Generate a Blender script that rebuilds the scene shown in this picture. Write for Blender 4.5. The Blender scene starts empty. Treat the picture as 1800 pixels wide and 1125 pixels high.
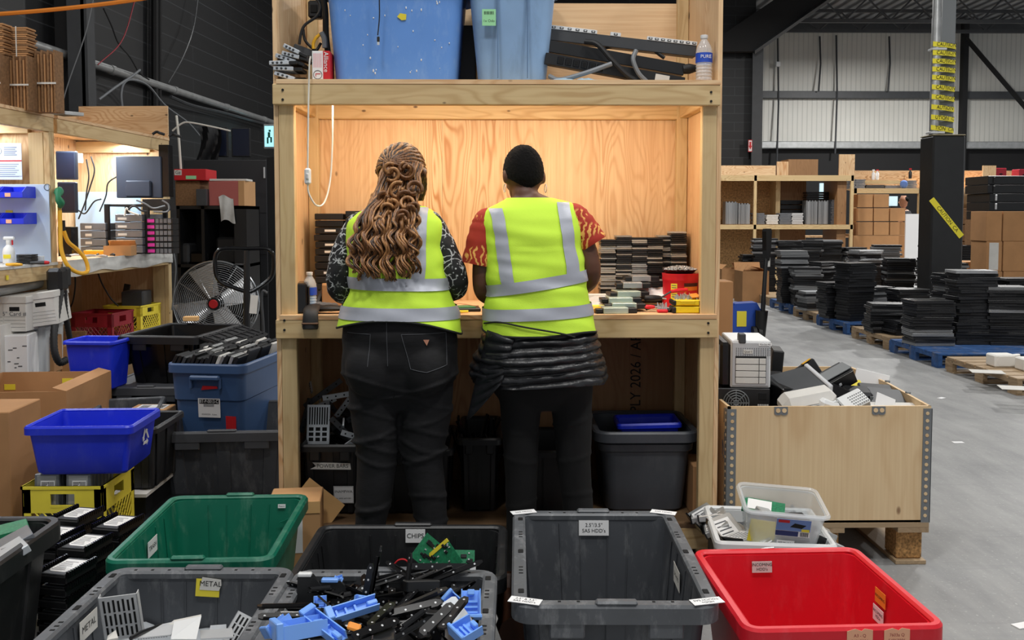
import bpy, bmesh, math, random
from mathutils import Vector, Matrix, Euler, noise as mnoise
random.seed(7)
C = bpy.context.scene.collection
sc = bpy.context.scene
PI = math.pi
# ------------------------------------------------------------------ camera, world, exposure, main lights
F_PX, CX, CY0, HZ, VX = 1620.0, 900.0, 470.6, 380.0, 873.0
CAM_H = 1.47
pitch = math.atan((CY0 - HZ) / F_PX)
yaw = math.atan((CX - VX) / F_PX)
cam_d = bpy.data.cameras.new('camera')
cam = bpy.data.objects.new('camera', cam_d); C.objects.link(cam)
cam.location = (0, 0, CAM_H)
cam.rotation_euler = (PI/2 - pitch, 0, -yaw)
cam_d.sensor_width = 36.0
cam_d.lens = F_PX / 1800 * 36
cam_d.shift_y = -(562.5 - CY0) / 1800
cam_d.clip_start = 0.05; cam_d.clip_end = 100
sc.camera = cam
_R = cam.rotation_euler.to_matrix()
def ray(px, py):
 return _R @ Vector(((px - CX) / F_PX, -(py - CY0) / F_PX, -1.0))
def W(px, py, Y):
 "the point of the place at distance Y that the photograph shows at px, py"
 d = ray(px, py); return Vector((0, 0, CAM_H)) + d * (Y / d.y)
def G(px, py, z):
 d = ray(px, py); return Vector((0, 0, CAM_H)) + d * ((z - CAM_H) / d.z)
world = bpy.data.worlds.new('world'); sc.world = world
world.use_nodes = True
_bg = world.node_tree.nodes['Background']
_bg.inputs[0].default_value = (0.93, 0.96, 1.0, 1); _bg.inputs[1].default_value = 0.42
sc.view_settings.view_transform = 'Standard'
sc.view_settings.look = 'None'
sc.view_settings.gamma = 1.0
sc.view_settings.exposure = 0.0
sc.view_settings.use_curve_mapping = False
sc.cycles.max_bounces = 6
sc.cycles.use_denoising = True
def area(name, loc, size, power, col=(1, 1, 1), rot=(0, 0, 0), size_y=None):
 l = bpy.data.lights.new(name, 'AREA'); l.energy = power; l.color = col
 l.size = size
 if size_y: l.shape = 'RECTANGLE'; l.size_y = size_y
 o = bpy.data.objects.new(name, l); C.objects.link(o); o.location = loc; o.rotation_euler = rot
 return o
# high bay lamps under the roof
HIGH_BAYS = [(-0.9, 0.9, 130), (1.7, 0.8, 130), (-3.6, 3.6, 150), (0.4, 2.2, 100), (4.2, 3.4, 210), (5.2, 8.5, 230), (0.0, 9.5, 130), (9.5, 14, 520), (4.2, 16, 420), (10, 21, 900), (-3.0, 12, 60)]
for hx, hy, hp in HIGH_BAYS:
 area('high_bay_light', (hx, hy, 5.9), 0.55, hp * 0.62, (1.0, 0.985, 0.96))
# ------------------------------------------------------------------ helpers
def tag(o, label=None, cat=None, group=None, kind=None):
 if label: o['label'] = label
 if cat: o['category'] = cat
 if group: o['group'] = group
 if kind: o['kind'] = kind
 return o
def thing(name, label, cat, loc=(0, 0, 0), rz=0, group=None, rot=None):
 o = bpy.data.objects.new(name, None); C.objects.link(o)
 o.location = loc; o.rotation_euler = rot if rot else (0, 0, rz); o.empty_display_size = 0.1
 return tag(o, label, cat, group)
_CH = []
for sx in (-1, 1):
 for sy in (-1, 1):
  for sz in (-1, 1):
   _CH.append((sx, sy, sz))
class B:
 "collects shapes and links them as one mesh object"
 def __init__(s): s.v = []; s.f = []; s.m = []; s.s = []
 def add(s, vs, fs, m=0, M=None, smooth=True):
  n = len(s.v)
  if M is not None: vs = [M @ Vector(p) for p in vs]
  s.v.extend([tuple(p) for p in vs])
  for f in fs:
   s.f.append([i + n for i in f]); s.m.append(m); s.s.append(smooth)
  return s
 def box(s, x0, x1, y0, y1, z0, z1, m=0, ch=0.0, M=None):
  if x0 > x1: x0, x1 = x1, x0
  if y0 > y1: y0, y1 = y1, y0
  if z0 > z1: z0, z1 = z1, z0
  if ch <= 0:
   vs = [(x0,y0,z0),(x1,y0,z0),(x1,y1,z0),(x0,y1,z0),(x0,y0,z1),(x1,y0,z1),(x1,y1,z1),(x0,y1,z1)]
   fs = [(0,3,2,1),(4,5,6,7),(0,1,5,4),(1,2,6,5),(2,3,7,6),(3,0,4,7)]
   return s.add(vs, fs, m, M, False)
  c = ((x0+x1)/2, (y0+y1)/2, (z0+z1)/2); h = ((x1-x0)/2, (y1-y0)/2, (z1-z0)/2)
  ch = min(ch, min(h) * 0.95)
  vs = []; idx = {}
  for sg in _CH:
   for a in range(3):
    p = [c[k] + sg[k] * (h[k] if k == a else h[k] - ch) for k in range(3)]
    idx[(sg, a)] = len(vs); vs.append(p)
  fs = []
  def orient(f):
   cc = Vector((0,0,0))
   for i in f: cc += Vector(vs[i])
   cc = cc / len(f) - Vector(c)
   nn = (Vector(vs[f[1]]) - Vector(vs[f[0]])).cross(Vector(vs[f[2]]) - Vector(vs[f[0]]))
   return f if nn.dot(cc) > 0 else f[::-1]
  for a in range(3):
   b_, c_ = [k for k in range(3) if k != a]
   for sg in (-1, 1):
    q = []
    for sb, s2 in ((-1,-1),(1,-1),(1,1),(-1,1)):
     t = [0,0,0]; t[a] = sg; t[b_] = sb; t[c_] = s2
     q.append(idx[(tuple(t), a)])
    fs.append(orient(q))
   for sb in (-1, 1):
    for s2 in (-1, 1):
     t0 = [0,0,0]; t1 = [0,0,0]
     t0[b_] = t1[b_] = sb; t0[c_] = t1[c_] = s2; t0[a] = -1; t1[a] = 1
     fs.append(orient([idx[(tuple(t0), b_)], idx[(tuple(t1), b_)], idx[(tuple(t1), c_)], idx[(tuple(t0), c_)]]))
  for sg in _CH:
   fs.append(orient([idx[(sg, 0)], idx[(sg, 1)], idx[(sg, 2)]]))
  return s.add(vs, fs, m, M, False)
 def cbox(s, c, d, m=0, ch=0.0, M=None):
  return s.box(c[0]-d[0]/2, c[0]+d[0]/2, c[1]-d[1]/2, c[1]+d[1]/2, c[2]-d[2]/2, c[2]+d[2]/2, m, ch, M)
 def hexa(s, bot, top, m=0, M=None):
  "8 corners: bottom quad and top quad, counter-clockwise from above"
  vs = list(bot) + list(top)
  return s.add(vs, [(0,3,2,1),(4,5,6,7),(0,1,5,4),(1,2,6,5),(2,3,7,6),(3,0,4,7)], m, M, False)
 def prism(s, poly, z0, z1, m=0, M=None, smooth=False):
  n = len(poly)
  vs = [(p[0], p[1], z0) for p in poly] + [(p[0], p[1], z1) for p in poly]
  s.add(vs, [tuple(range(n))[::-1], tuple(range(n, 2*n))], m, M, False)
  fs = [(i, (i+1) % n, (i+1) % n + n, i + n) for i in range(n)]
  return s.add(vs, fs, m, M, smooth)
 def loft(s, rings, m=0, cap0=False, cap1=False, M=None, closed=True, smooth=True, flip=False):
  n = len(rings[0]); vs = [p for r in rings for p in r]; fs = []
  for j in range(len(rings) - 1):
   for i in range(n if closed else n - 1):
    k = (i + 1) % n
    fs.append((j*n+i, j*n+k, (j+1)*n+k, (j+1)*n+i))
  if cap0: fs.append(tuple(range(n))[::-1])
  if cap1: fs.append(tuple(range((len(rings)-1)*n, len(rings)*n)))
  if flip: fs = [f[::-1] for f in fs]
  return s.add(vs, fs, m, M, smooth)
 def tube(s, pts, r, n=8, m=0, caps=True, M=None, flat=1.0):
  pts = [Vector(p) for p in pts]; L = len(pts)
  rr = list(r) if hasattr(r, '__len__') else [r] * L
  t0 = (pts[1] - pts[0]).normalized()
  up = Vector((0, 0, 1)) if abs(t0.z) < 0.9 else Vector((1, 0, 0))
  nx = up.cross(t0).normalized(); rings = []
  for i in range(L):
   if i == 0: t = t0
   elif i == L - 1: t = (pts[i] - pts[i-1]).normalized()
   else:
    t = (pts[i+1] - pts[i-1])
    t = t.normalized() if t.length > 1e-9 else t0
   nx = (nx - t * nx.dot(t))
   nx = nx.normalized() if nx.length > 1e-6 else t.orthogonal().normalized()
   ny = t.cross(nx)
   rings.append([pts[i] + (nx * math.cos(2*PI*k/n) + ny * math.sin(2*PI*k/n) * flat) * rr[i] for k in range(n)])
  return s.loft(rings, m, caps, caps, M)
 def cyl(s, p0, p1, r0, r1=None, n=16, m=0, M=None):
  return s.tube([p0, p1], [r0, r0 if r1 is None else r1], n, m, True, M)
 def lathe(s, prof, n=24, m=0, M=None, cap0=True, cap1=True, c=(0, 0)):
  rings = [[(c[0] + r*math.cos(2*PI*k/n), c[1] + r*math.sin(2*PI*k/n), z) for k in range(n)] for r, z in prof]
  return s.loft(rings, m, cap0, cap1, M)
 def ball(s, c, r, nu=16, nv=10, m=0, M=None):
  r = r if hasattr(r, '__len__') else (r, r, r)
  rings = []
  for j in range(nv + 1):
   a = -PI/2 + PI * (0.02 + 0.96 * j / nv)
   rings.append([(c[0] + r[0]*math.cos(a)*math.cos(2*PI*k/nu), c[1] + r[1]*math.cos(a)*math.sin(2*PI*k/nu), c[2] + r[2]*math.sin(a)) for k in range(nu)])
  return s.loft(rings, m, True, True, M)
 def grid(s, fn, nu, nv, m=0, M=None, flip=False):
  vs = [fn(i / nu, j / nv) for j in range(nv + 1) for i in range(nu + 1)]
  fs = [(j*(nu+1)+i, j*(nu+1)+i+1, (j+1)*(nu+1)+i+1, (j+1)*(nu+1)+i) for j in range(nv) for i in range(nu)]
  if flip: fs = [f[::-1] for f in fs]
  return s.add(vs, fs, m, M, True)
 def mesh(s, name, mats, angle=35):
  me = bpy.data.meshes.new(name)
  me.from_pydata(s.v, [], s.f)
  for m in (mats if isinstance(mats, (list, tuple)) else [mats]): me.materials.append(m)
  me.polygons.foreach_set('material_index', s.m)
  me.polygons.foreach_set('use_smooth', s.s)
  me.update()
  if any(s.s):
   try: me.set_sharp_from_angle(angle=math.radians(angle))
   except Exception: pass
  return me
 def build(s, name, mats, parent=None, loc=None, rz=None, rot=None, angle=35):
  o = bpy.data.objects.new(name, s.mesh(name, mats, angle)); C.objects.link(o)
  if parent is not None: o.parent = parent
  if loc is not None: o.location = loc
  if rz is not None: o.rotation_euler = (0, 0, rz)
  if rot is not None: o.rotation_euler = rot
  return o
def copy_tree(o, parent=None, label=None, loc=None, rot=None, group=None):
 c = o.copy(); C.objects.link(c)
 if parent is not None: c.parent = parent
 for ch in list(o.children): copy_tree(ch, c)
 if label: c['label'] = label
 if group: c['group'] = group
 if loc is not None: c.location = loc
 if rot is not None: c.rotation_euler = rot
 return c
def struct(name, b, m, loc=None, rz=None, angle=35):
 o = b.build(name, m, None, loc, rz, angle=angle); o['kind'] = 'structure'; return o
def text(body, size, loc, mat, parent=None, rot=(PI/2, 0, 0), align='CENTER', name='lettering', ext=0.0, sx=1.0):
 cu = bpy.data.curves.new(name, 'FONT'); cu.body = body; cu.size = size
 cu.align_x = align; cu.align_y = 'CENTER'; cu.extrude = ext; cu.resolution_u = 3
 cu.materials.append(mat)
 o = bpy.data.objects.new(name, cu); C.objects.link(o)
 o.location = loc; o.rotation_euler = rot; o.scale = (sx, 1, 1)
 if parent is not None: o.parent = parent
 return o
def Tm(loc=(0,0,0), rot=(0,0,0)):
 return Matrix.Translation(loc) @ Euler(rot).to_matrix().to_4x4()
def look_rot(d, up=(0,0,1)):
 "matrix with local +X along d and +Z near up"
 x = Vector(d).normalized(); z = Vector(up); y = z.cross(x)
 if y.length < 1e-5: y = Vector((0,1,0))
 y.normalize(); z = x.cross(y)
 return Matrix((x, y, z)).transposed().to_4x4()
def bez(pts, n=24):
 "Catmull-Rom through pts"
 P = [Vector(p) for p in pts]; P = [P[0]*2 - P[1]] + P + [P[-1]*2 - P[-2]]
 out = []; segs = len(P) - 3
 for k in range(n + 1):
  t = k / n * segs; i = min(int(t), segs - 1); u = t - i
  a, b, c, d = P[i:i+4]
  out.append(0.5 * ((2*b) + (c - a)*u + (2*a - 5*b + 4*c - d)*u*u + (3*b - a - 3*c + d)*u**3))
 return out
ORD = ['topmost'] + [w for w in 'second third fourth fifth sixth seventh eighth ninth tenth eleventh twelfth thirteenth fourteenth fifteenth sixteenth seventeenth eighteenth nineteenth twentieth'.split()]
ORD += ['twenty-' + w for w in 'first second third fourth fifth sixth seventh eighth ninth'.split()] + ['thirtieth'] + ['thirty-' + w for w in 'first second third fourth fifth sixth seventh eighth ninth'.split()]
def nth(k): return 'topmost' if k == 0 else ORD[k] + ' from top'
ORD1 = ['first'] + ORD[1:]
# ------------------------------------------------------------------ materials
def lin(c):
 r = []
 for v in c[:3]:
  v = v / 255.0
  r.append(v / 12.92 if v <= 0.04045 else ((v + 0.055) / 1.055) ** 2.4)
 return (r[0], r[1], r[2], 1.0)
class N:
 def __init__(s, name):
  s.mat = bpy.data.materials.new(name); s.mat.use_nodes = True
  s.t = s.mat.node_tree; s.n = s.t.nodes; s.l = s.t.links
  s.bsdf = s.n['Principled BSDF']; s.out = s.n['Material Output']
  s.tc = s.n.new('ShaderNodeTexCoord')
 def new(s, k, **kw):
  nd = s.n.new(k)
  for a, v in kw.items(): setattr(nd, a, v)
  return nd
 def link(s, a, b): s.l.new(a, b)
 def mapping(s, scale=(1,1,1), rot=(0,0,0), src=None):
  m = s.new('ShaderNodeMapping'); m.inputs['Scale'].default_value = scale; m.inputs['Rotation'].default_value = rot
  s.link(src or s.tc.outputs['Object'], m.inputs['Vector']); return m.outputs[0]
 def noise(s, scale, vec=None, detail=3, rough=0.55, dist=0.0):
  nd = s.new('ShaderNodeTexNoise'); nd.inputs['Scale'].default_value = scale; nd.inputs['Detail'].default_value = detail
  nd.inputs['Roughness'].default_value = rough; nd.inputs['Distortion'].default_value = dist
  s.link(vec or s.tc.outputs['Object'], nd.inputs['Vector']); return nd.outputs['Fac']
 def ramp(s, fac, stops, interp='LINEAR'):
  r = s.new('ShaderNodeValToRGB'); r.color_ramp.interpolation = interp
  e = r.color_ramp.elements
  while len(e) < len(stops): e.new(0.5)
  for k, (p, c) in enumerate(stops):
   e[k].position = p; e[k].color = lin(c) if len(c) == 3 else c
  s.link(fac, r.inputs[0]); return r.outputs[0]
 def mix(s, fac, a, b, mode='MIX'):
  m = s.new('ShaderNodeMix', data_type='RGBA', blend_type=mode)
  for v, sock in ((fac, m.inputs[0]), (a, m.inputs[6]), (b, m.inputs[7])):
   if hasattr(v, 'is_linked') or hasattr(v, 'links'): s.link(v, sock)
   else: sock.default_value = v
  return m.outputs[2]
 def math(s, op, a, b=None, c=None):
  m = s.new('ShaderNodeMath', operation=op)
  for v, sock in zip((a, b, c), m.inputs):
   if v is None: continue
   if hasattr(v, 'links'): s.link(v, sock)
   else: sock.default_value = v
  return m.outputs[0]
 def bump(s, h, strength=0.3, dist=0.01):
  b = s.new('ShaderNodeBump'); b.inputs['Strength'].default_value = strength; b.inputs['Distance'].default_value = dist
  s.link(h, b.inputs['Height']); s.link(b.outputs[0], s.bsdf.inputs['Normal'])
 def col(s, c):
  if hasattr(c, 'links'): s.link(c, s.bsdf.inputs['Base Color'])
  else: s.bsdf.inputs['Base Color'].default_value = c
 def pr(s, rough=None, metal=None, spec=None):
  if rough is not None: s.bsdf.inputs['Roughness'].default_value = rough
  if metal is not None: s.bsdf.inputs['Metallic'].default_value = metal
  if spec is not None: s.bsdf.inputs['Specular IOR Level'].default_value = spec
  return s
def mat(name, c, rough=0.5, metal=0.0, var=0.0, vs=8.0, bump=0.0, bs=80.0, rnd=0.0, scuff=0.0, ss=14.0, sc_col=None, spec=None, emit=None):
 n = N(name); n.pr(rough, metal, spec)
 c0 = lin(c); out = c0
 if var:
  f = n.noise(vs, detail=4)
  lo = tuple(max(0, x*(1-var)) for x in c0[:3]) + (1,); hi = tuple(min(1, x*(1+var)) for x in c0[:3]) + (1,)
  out = n.ramp(f, [(0.3, lo), (0.7, hi)])
 if scuff:
  f2 = n.noise(ss, n.mapping((1, 1, 0.35)), detail=6, rough=0.7)
  fac = n.ramp(f2, [(0.52, (0,0,0,1)), (0.75, (scuff, scuff, scuff, 1))])
  out = n.mix(fac, out, lin(sc_col or tuple(min(255, x + 70) for x in c)))
 if rnd:
  oi = n.new('ShaderNodeObjectInfo'); h = n.new('ShaderNodeHueSaturation')
  mr = n.new('ShaderNodeMapRange'); mr.inputs[3].default_value = 1 - rnd; mr.inputs[4].default_value = 1 + rnd
  n.link(oi.outputs['Random'], mr.inputs[0]); n.link(mr.outputs[0], h.inputs['Value'])
  if hasattr(out, 'links'): n.link(out, h.inputs['Color'])
  else: h.inputs['Color'].default_value = out
  out = h.outputs[0]
 n.col(out)
 if bump: n.bump(n.noise(bs, detail=3), bump, 0.004)
 if emit: n.bsdf.inputs['Emission Color'].default_value = lin(c); n.bsdf.inputs['Emission Strength'].default_value = emit
 return n.mat
def wood(name, light, mid, dark, grain='Z', scale=1.0, rough=0.6, knots=True, rings=14.0, rnd=0.06):
 "veneer: contour grain from stretched noise, fine fibre, small knots"
 n = N(name); n.pr(rough)
 st = {'X': (0.28, 1.6, 1.6), 'Y': (1.6, 0.28, 1.6), 'Z': (1.6, 1.6, 0.28)}[grain]
 fs = {'X': (2, 90, 90), 'Y': (90, 2, 90), 'Z': (90, 90, 2)}[grain]
 oi = n.new('ShaderNodeObjectInfo'); add = n.new('ShaderNodeVectorMath', operation='ADD')
 cmb = n.new('ShaderNodeCombineXYZ'); m9 = n.math('MULTIPLY', oi.outputs['Random'], 37.0)
 for k in range(3): n.link(m9, cmb.inputs[k])
 n.link(n.tc.outputs['Object'], add.inputs[0]); n.link(cmb.outputs[0], add.inputs[1])
 src = add.outputs[0]
 v = n.mapping(tuple(x*scale for x in st), src=src)
 big = n.noise(3.9, v, detail=2, rough=0.45, dist=0.3)
 band = n.math('SINE', n.math('MULTIPLY', big, rings * 6.283))
 band = n.math('MULTIPLY_ADD', band, 0.5, 0.5)
 band = n.math('POWER', band, 2.6)
 amt = n.noise(2.2, n.mapping(tuple(x*0.8 for x in st), src=src), detail=2)
 amt = n.ramp(amt, [(0.35, (0,0,0,1)), (0.68, (1,1,1,1))])
 fac = n.math('MULTIPLY', band, amt)
 fib = n.noise(1.0, n.mapping(fs, src=src), detail=3)
 base = n.mix(n.math('MULTIPLY', fac, 0.95), lin(light), lin(mid))
 base = n.mix(n.ramp(fib, [(0.35, (0.28,0.28,0.28,1)), (0.65, (0,0,0,1))]), base, lin(mid))
 patch = n.noise(1.1, src, detail=2)
 base = n.mix(n.ramp(patch, [(0.4, (0,0,0,1)), (0.75, (0.35,0.35,0.35,1))]), base, lin(mid))
 if knots:
  vo = n.new('ShaderNodeTexVoronoi'); vo.inputs['Scale'].default_value = 4.6 * scale
  ks = {'X': (0.8, 1.5, 1.5), 'Y': (1.5, 0.8, 1.5), 'Z': (1.5, 1.5, 0.8)}[grain]
  n.link(n.mapping(ks, src=src), vo.inputs['Vector'])
  kf = n.ramp(vo.outputs['Distance'], [(0.0, (1,1,1,1)), (0.05, (0.75,0.75,0.75,1)), (0.075, (0,0,0,1))])
  base = n.mix(kf, base, lin(dark))
 hs = n.new('ShaderNodeHueSaturation'); mr = n.new('ShaderNodeMapRange')
 mr.inputs[3].default_value = 1 - rnd; mr.inputs[4].default_value = 1 + rnd
 n.link(oi.outputs['Random'], mr.inputs[0]); n.link(mr.outputs[0], hs.inputs['Value']); n.link(base, hs.inputs['Color'])
 n.col(hs.outputs[0]); n.bump(fib, 0.08, 0.002)
 return n.mat
MAT = {}
def setup_materials():
 m = MAT
 for g in 'XYZ':
  m['ply'+g] = wood('plywood_'+g, (234,202,158), (186,128,76), (70,38,18), g, rings=22)
  m['pine'+g] = wood('pine_'+g, (216,190,142), (186,152,104), (80,52,30), g, 1.6, rings=9)
  m['palletwood'+g] = wood('pallet_wood_'+g, (178,154,122), (140,114,84), (60,42,28), g, 1.5, rings=8)
  m['crateply'+g] = wood('crate_plywood_'+g, (238,210,166), (212,174,126), (120,80,50), g, 0.8, rings=6)
 m['plyedge'] = wood('plywood_edge', (206,164,110), (160,112,66), (90,56,30), 'X', 3.0, knots=False)
 m['plyshade'] = wood('plywood_shaded', (104,80,54), (80,58,38), (40,26,14), 'X')  # shade under the desk put into the bottom board's colour
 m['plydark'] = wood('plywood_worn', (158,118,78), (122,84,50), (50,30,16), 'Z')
 m['osb'] = mat('strand_board', (176,136,88), 0.8, var=0.45, vs=30)
 m['bluewood'] = mat('blue_painted_wood', (44,84,138), 0.7, var=0.3, vs=20, scuff=0.5, ss=8, sc_col=(150,140,120))
 m['greywood'] = mat('grey_weathered_wood', (150,146,138), 0.8, var=0.25, vs=20)
 m['chip'] = mat('chipboard_block', (170,128,78), 0.9, var=0.6, vs=90)
 m['card'] = mat('cardboard', (178,132,88), 0.85, var=0.08, vs=5, rnd=0.06)
 m['card2'] = mat('cardboard_pale', (196,150,102), 0.85, var=0.06, vs=5)
 m['carddark'] = mat('cardboard_edge_brown', (132,98,66), 0.9, var=0.25, vs=60)
 m['kraft'] = mat('kraft_envelope_paper', (222,176,116), 0.8)
 m['white'] = mat('white_paper', (236,236,236), 0.7)
 m['whitep'] = mat('white_plastic', (228,230,230), 0.4)
 m['offwhite'] = mat('worn_white_card', (214,212,206), 0.8, var=0.06, vs=10)
 m['black'] = mat('black_plastic', (22,22,24), 0.45, rnd=0.25)
 m['blackg'] = mat('black_gloss', (14,14,16), 0.22)
 m['blackm'] = mat('black_painted_metal', (26,27,29), 0.38, var=0.15)
 m['ink'] = mat('black_ink', (18,18,20), 0.8)
 m['inkgrey'] = mat('grey_ink', (90,92,96), 0.8)
 m['dark'] = mat('dark_opening', (10,10,11), 0.9)
 m['greytote'] = mat('grey_tote_plastic', (72,75,80), 0.5, var=0.12, vs=6, scuff=0.65, ss=16, sc_col=(128,130,132))
 m['greyrim'] = mat('grey_tote_rim_plastic', (92,95,99), 0.5, var=0.12, vs=9, scuff=0.8, ss=22, sc_col=(150,152,154))
 m['blacktote'] = mat('black_tote_plastic', (29,30,32), 0.45, var=0.2, vs=6, scuff=0.3, ss=16, sc_col=(84,84,83))
 m['redtote'] = mat('red_tote_plastic', (220,24,42), 0.42, var=0.06, vs=5, scuff=0.3, ss=20, sc_col=(226,90,96))
 m['greentote'] = mat('green_tote_plastic', (16,108,84), 0.42, var=0.1, vs=5, scuff=0.4, ss=14, sc_col=(130,172,150))
 m['bluetote'] = mat('blue_tote_plastic', (100,150,222), 0.4, var=0.05, vs=4, scuff=0.18, ss=30, sc_col=(190,214,240))
 m['slatetote'] = mat('slate_blue_tote_plastic', (140,174,212), 0.5, var=0.08, vs=5, scuff=0.35, ss=9, sc_col=(90,110,128))
 m['steeltote'] = mat('steel_blue_tote_plastic', (62,92,136), 0.42, var=0.06, vs=5)
 m['royal'] = mat('royal_blue_plastic', (30,52,214), 0.38, var=0.05, vs=5, scuff=0.12, ss=20, sc_col=(140,150,230))
 m['clipblue'] = mat('light_blue_clip_plastic', (124,174,250), 0.35)
 m['yellow'] = mat('yellow_crate_plastic', (250,230,70), 0.45, var=0.06)
 m['redcrate'] = mat('dark_red_crate_plastic', (150,26,42), 0.45)
 m['chrome'] = mat('chrome_wire', (200,204,208), 0.25, 0.9)
 m['zinc'] = mat('zinc_plated_steel', (190,195,200), 0.38, 0.3, var=0.1, rnd=0.12)
 m['alu'] = mat('brushed_metal', (205,207,209), 0.42, 0.25, rnd=0.1)
 m['drive'] = mat('drive_case', (40,41,44), 0.4, 0.2, rnd=0.5)
 m['drivesil'] = mat('silver_drive_case', (176,178,178), 0.38, 0.55, rnd=0.15)
 m['drivelight'] = mat('light_drive_edge', (168,166,162), 0.5, 0.2, rnd=0.3)
 m['laptop'] = mat('laptop_black', (30,31,34), 0.42, rnd=0.4)
 m['laptopsil'] = mat('laptop_silver', (150,152,154), 0.4, 0.4, rnd=0.3)
 m['pcb'] = mat('green_circuit_board', (30,120,80), 0.5, var=0.3, vs=120)
 m['gold'] = mat('copper_plate', (226,160,130), 0.3, 0.8)
 m['yelsticker'] = mat('yellow_sticker', (236,218,60), 0.6)
 m['redsticker'] = mat('red_sticker', (196,26,34), 0.6)
 m['pink'] = mat('pink_sticker', (232,60,170), 0.6)
 m['orange'] = mat('orange_sticker', (240,150,50), 0.6)
 m['salmon'] = mat('peach_label', (238,176,140), 0.7)
 m['mint'] = mat('mint_label', (160,226,170), 0.7)
 m['hose'] = mat('yellow_air_hose', (240,180,40), 0.4)
 m['orangecable'] = mat('orange_cable', (236,140,50), 0.5)
 m['rubber'] = mat('black_rubber', (24,24,25), 0.6)
 m['whitecord'] = mat('white_cord', (226,224,214), 0.5)
 m['greycable'] = mat('grey_cable', (120,124,128), 0.5)
 m['galv'] = mat('galvanized_pipe', (170,172,172), 0.4, 0.5, var=0.15)
 m['steelgrey'] = mat('grey_painted_steel', (118,122,124), 0.5)
 m['darksteel'] = mat('dark_grey_steel', (62,64,67), 0.5, var=0.1)
 m['nearblack'] = mat('black_painted_steel', (13,13,15), 0.75)
 m['vinyl'] = mat('black_vinyl_pad', (34,35,36), 0.38, var=0.1, bump=0.5, bs=9)
 m['caution'] = mat('yellow_caution_tape', (236,222,60), 0.4)
 m['jackblue'] = mat('blue_painted_steel', (36,76,170), 0.4)
 m['cabinet'] = mat('dark_cabinet_steel', (44,45,48), 0.45)
 m['skin'] = mat('brown_skin', (92,56,38), 0.5, var=0.06, vs=12, bump=0.05, bs=200)
 m['blond'] = mat('hair_golden', (172,116,62), 0.42, var=0.25, vs=40)
 m['lime'] = mat('hi_vis_lime', (204,244,66), 0.75, var=0.03, vs=10, bump=0.25, bs=420)
 m['reflect'] = mat('reflective_tape', (176,180,190), 0.42, 0.15, var=0.05, bump=0.15, bs=30)
 m['piping'] = mat('black_piping', (26,30,24), 0.8)
 # concrete floor
 n = N('concrete_floor'); n.pr(0.55)
 a = n.noise(0.5, detail=6, rough=0.6); b = n.noise(7.0, n.mapping((1, 0.25, 1), (0, 0, 0.3)), detail=6, rough=0.65)
 base = n.mix(0.5, n.ramp(a, [(0.3, (118,119,120)), (0.7, (158,158,157))]), n.ramp(b, [(0.25, (106,107,109)), (0.75, (172,172,170))]))
 sp = n.noise(60, detail=2); base = n.mix(n.ramp(sp, [(0.62, (0,0,0,1)), (0.75, (0.4,0.4,0.4,1))]), base, lin((205,205,202)))
 scr = n.noise(3.0, n.mapping((0.3, 6.0, 1), (0, 0, 0.5)), detail=5, rough=0.7)
 base = n.mix(n.ramp(scr, [(0.56, (0,0,0,1)), (0.72, (0.35,0.35,0.35,1))]), base, lin((110,111,113)))
 n.col(base); n.bump(b, 0.1, 0.003); m['concrete'] = n.mat
 # black painted block wall (joints along the wall)
 n = N('black_block_wall'); n.pr(0.5)
 br = n.new('ShaderNodeTexBrick'); br.offset = 0.5
 br.inputs['Color1'].default_value = lin((20,21,23)); br.inputs['Color2'].default_value = lin((24,25,27)); br.inputs['Mortar'].default_value = lin((52,54,57))
 br.inputs['Scale'].default_value = 1.0; br.inputs['Mortar Size'].default_value = 0.006; br.inputs['Brick Width'].default_value = 2.4; br.inputs['Row Height'].default_value = 0.2
 sx_ = n.new('ShaderNodeSeparateXYZ'); n.link(n.tc.outputs['Object'], sx_.inputs[0])
 cb = n.new('ShaderNodeCombineXYZ'); n.link(n.math('ADD', sx_.outputs[0], sx_.outputs[1]), cb.inputs[0]); n.link(sx_.outputs[2], cb.inputs[1])
 n.link(cb.outputs[0], br.inputs['Vector']); n.col(br.outputs['Color']); n.bump(br.outputs['Fac'], -0.3, 0.005); m['block'] = n.mat
 # white ribbed metal wall
 n = N('white_metal_cladding'); n.pr(0.5)
 wv = n.new('ShaderNodeTexWave'); wv.bands_direction = 'X'; wv.inputs['Scale'].default_value = 2.3
 n.link(n.tc.outputs['Object'], wv.inputs['Vector'])
 f = n.ramp(wv.outputs['Fac'], [(0.05, (0,0,0,1)), (0.16, (1,1,1,1))])
 n.col(n.mix(f, lin((186,186,180)), n.ramp(n.noise(0.6), [(0.3, (198,197,190)), (0.7, (214,213,206))]))); n.bump(f, 0.12, 0.02); m['cladding'] = n.mat
 # roof deck
 n = N('roof_deck'); n.pr(0.5)
 wv = n.new('ShaderNodeTexWave'); wv.bands_direction = 'X'; wv.inputs['Scale'].default_value = 1.05
 n.link(n.mapping((1,1,1), (0,0,0.0)), wv.inputs['Vector'])
 n.col(n.ramp(wv.outputs['Fac'], [(0.2, (70,71,74)), (0.7, (150,152,154))])); n.bump(wv.outputs['Fac'], 0.8, 0.05); m['deck'] = n.mat
 # translucent clear plastic
 n = N('clear_plastic'); n.pr(0.12); n.col((0.93, 0.95, 0.97, 1))
 tr = n.new('ShaderNodeBsdfTransparent'); mx = n.new('ShaderNodeMixShader'); mx.inputs[0].default_value = 0.34
 tr.inputs[0].default_value = (0.95, 0.97, 0.98, 1)
 n.link(tr.outputs[0], mx.inputs[1]); n.link(n.bsdf.outputs[0], mx.inputs[2]); n.link(mx.outputs[0], n.out.inputs[0]); m['clear'] = n.mat
 n = N('cloudy_plastic'); n.pr(0.3); n.col((0.75, 0.78, 0.8, 1))
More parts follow.
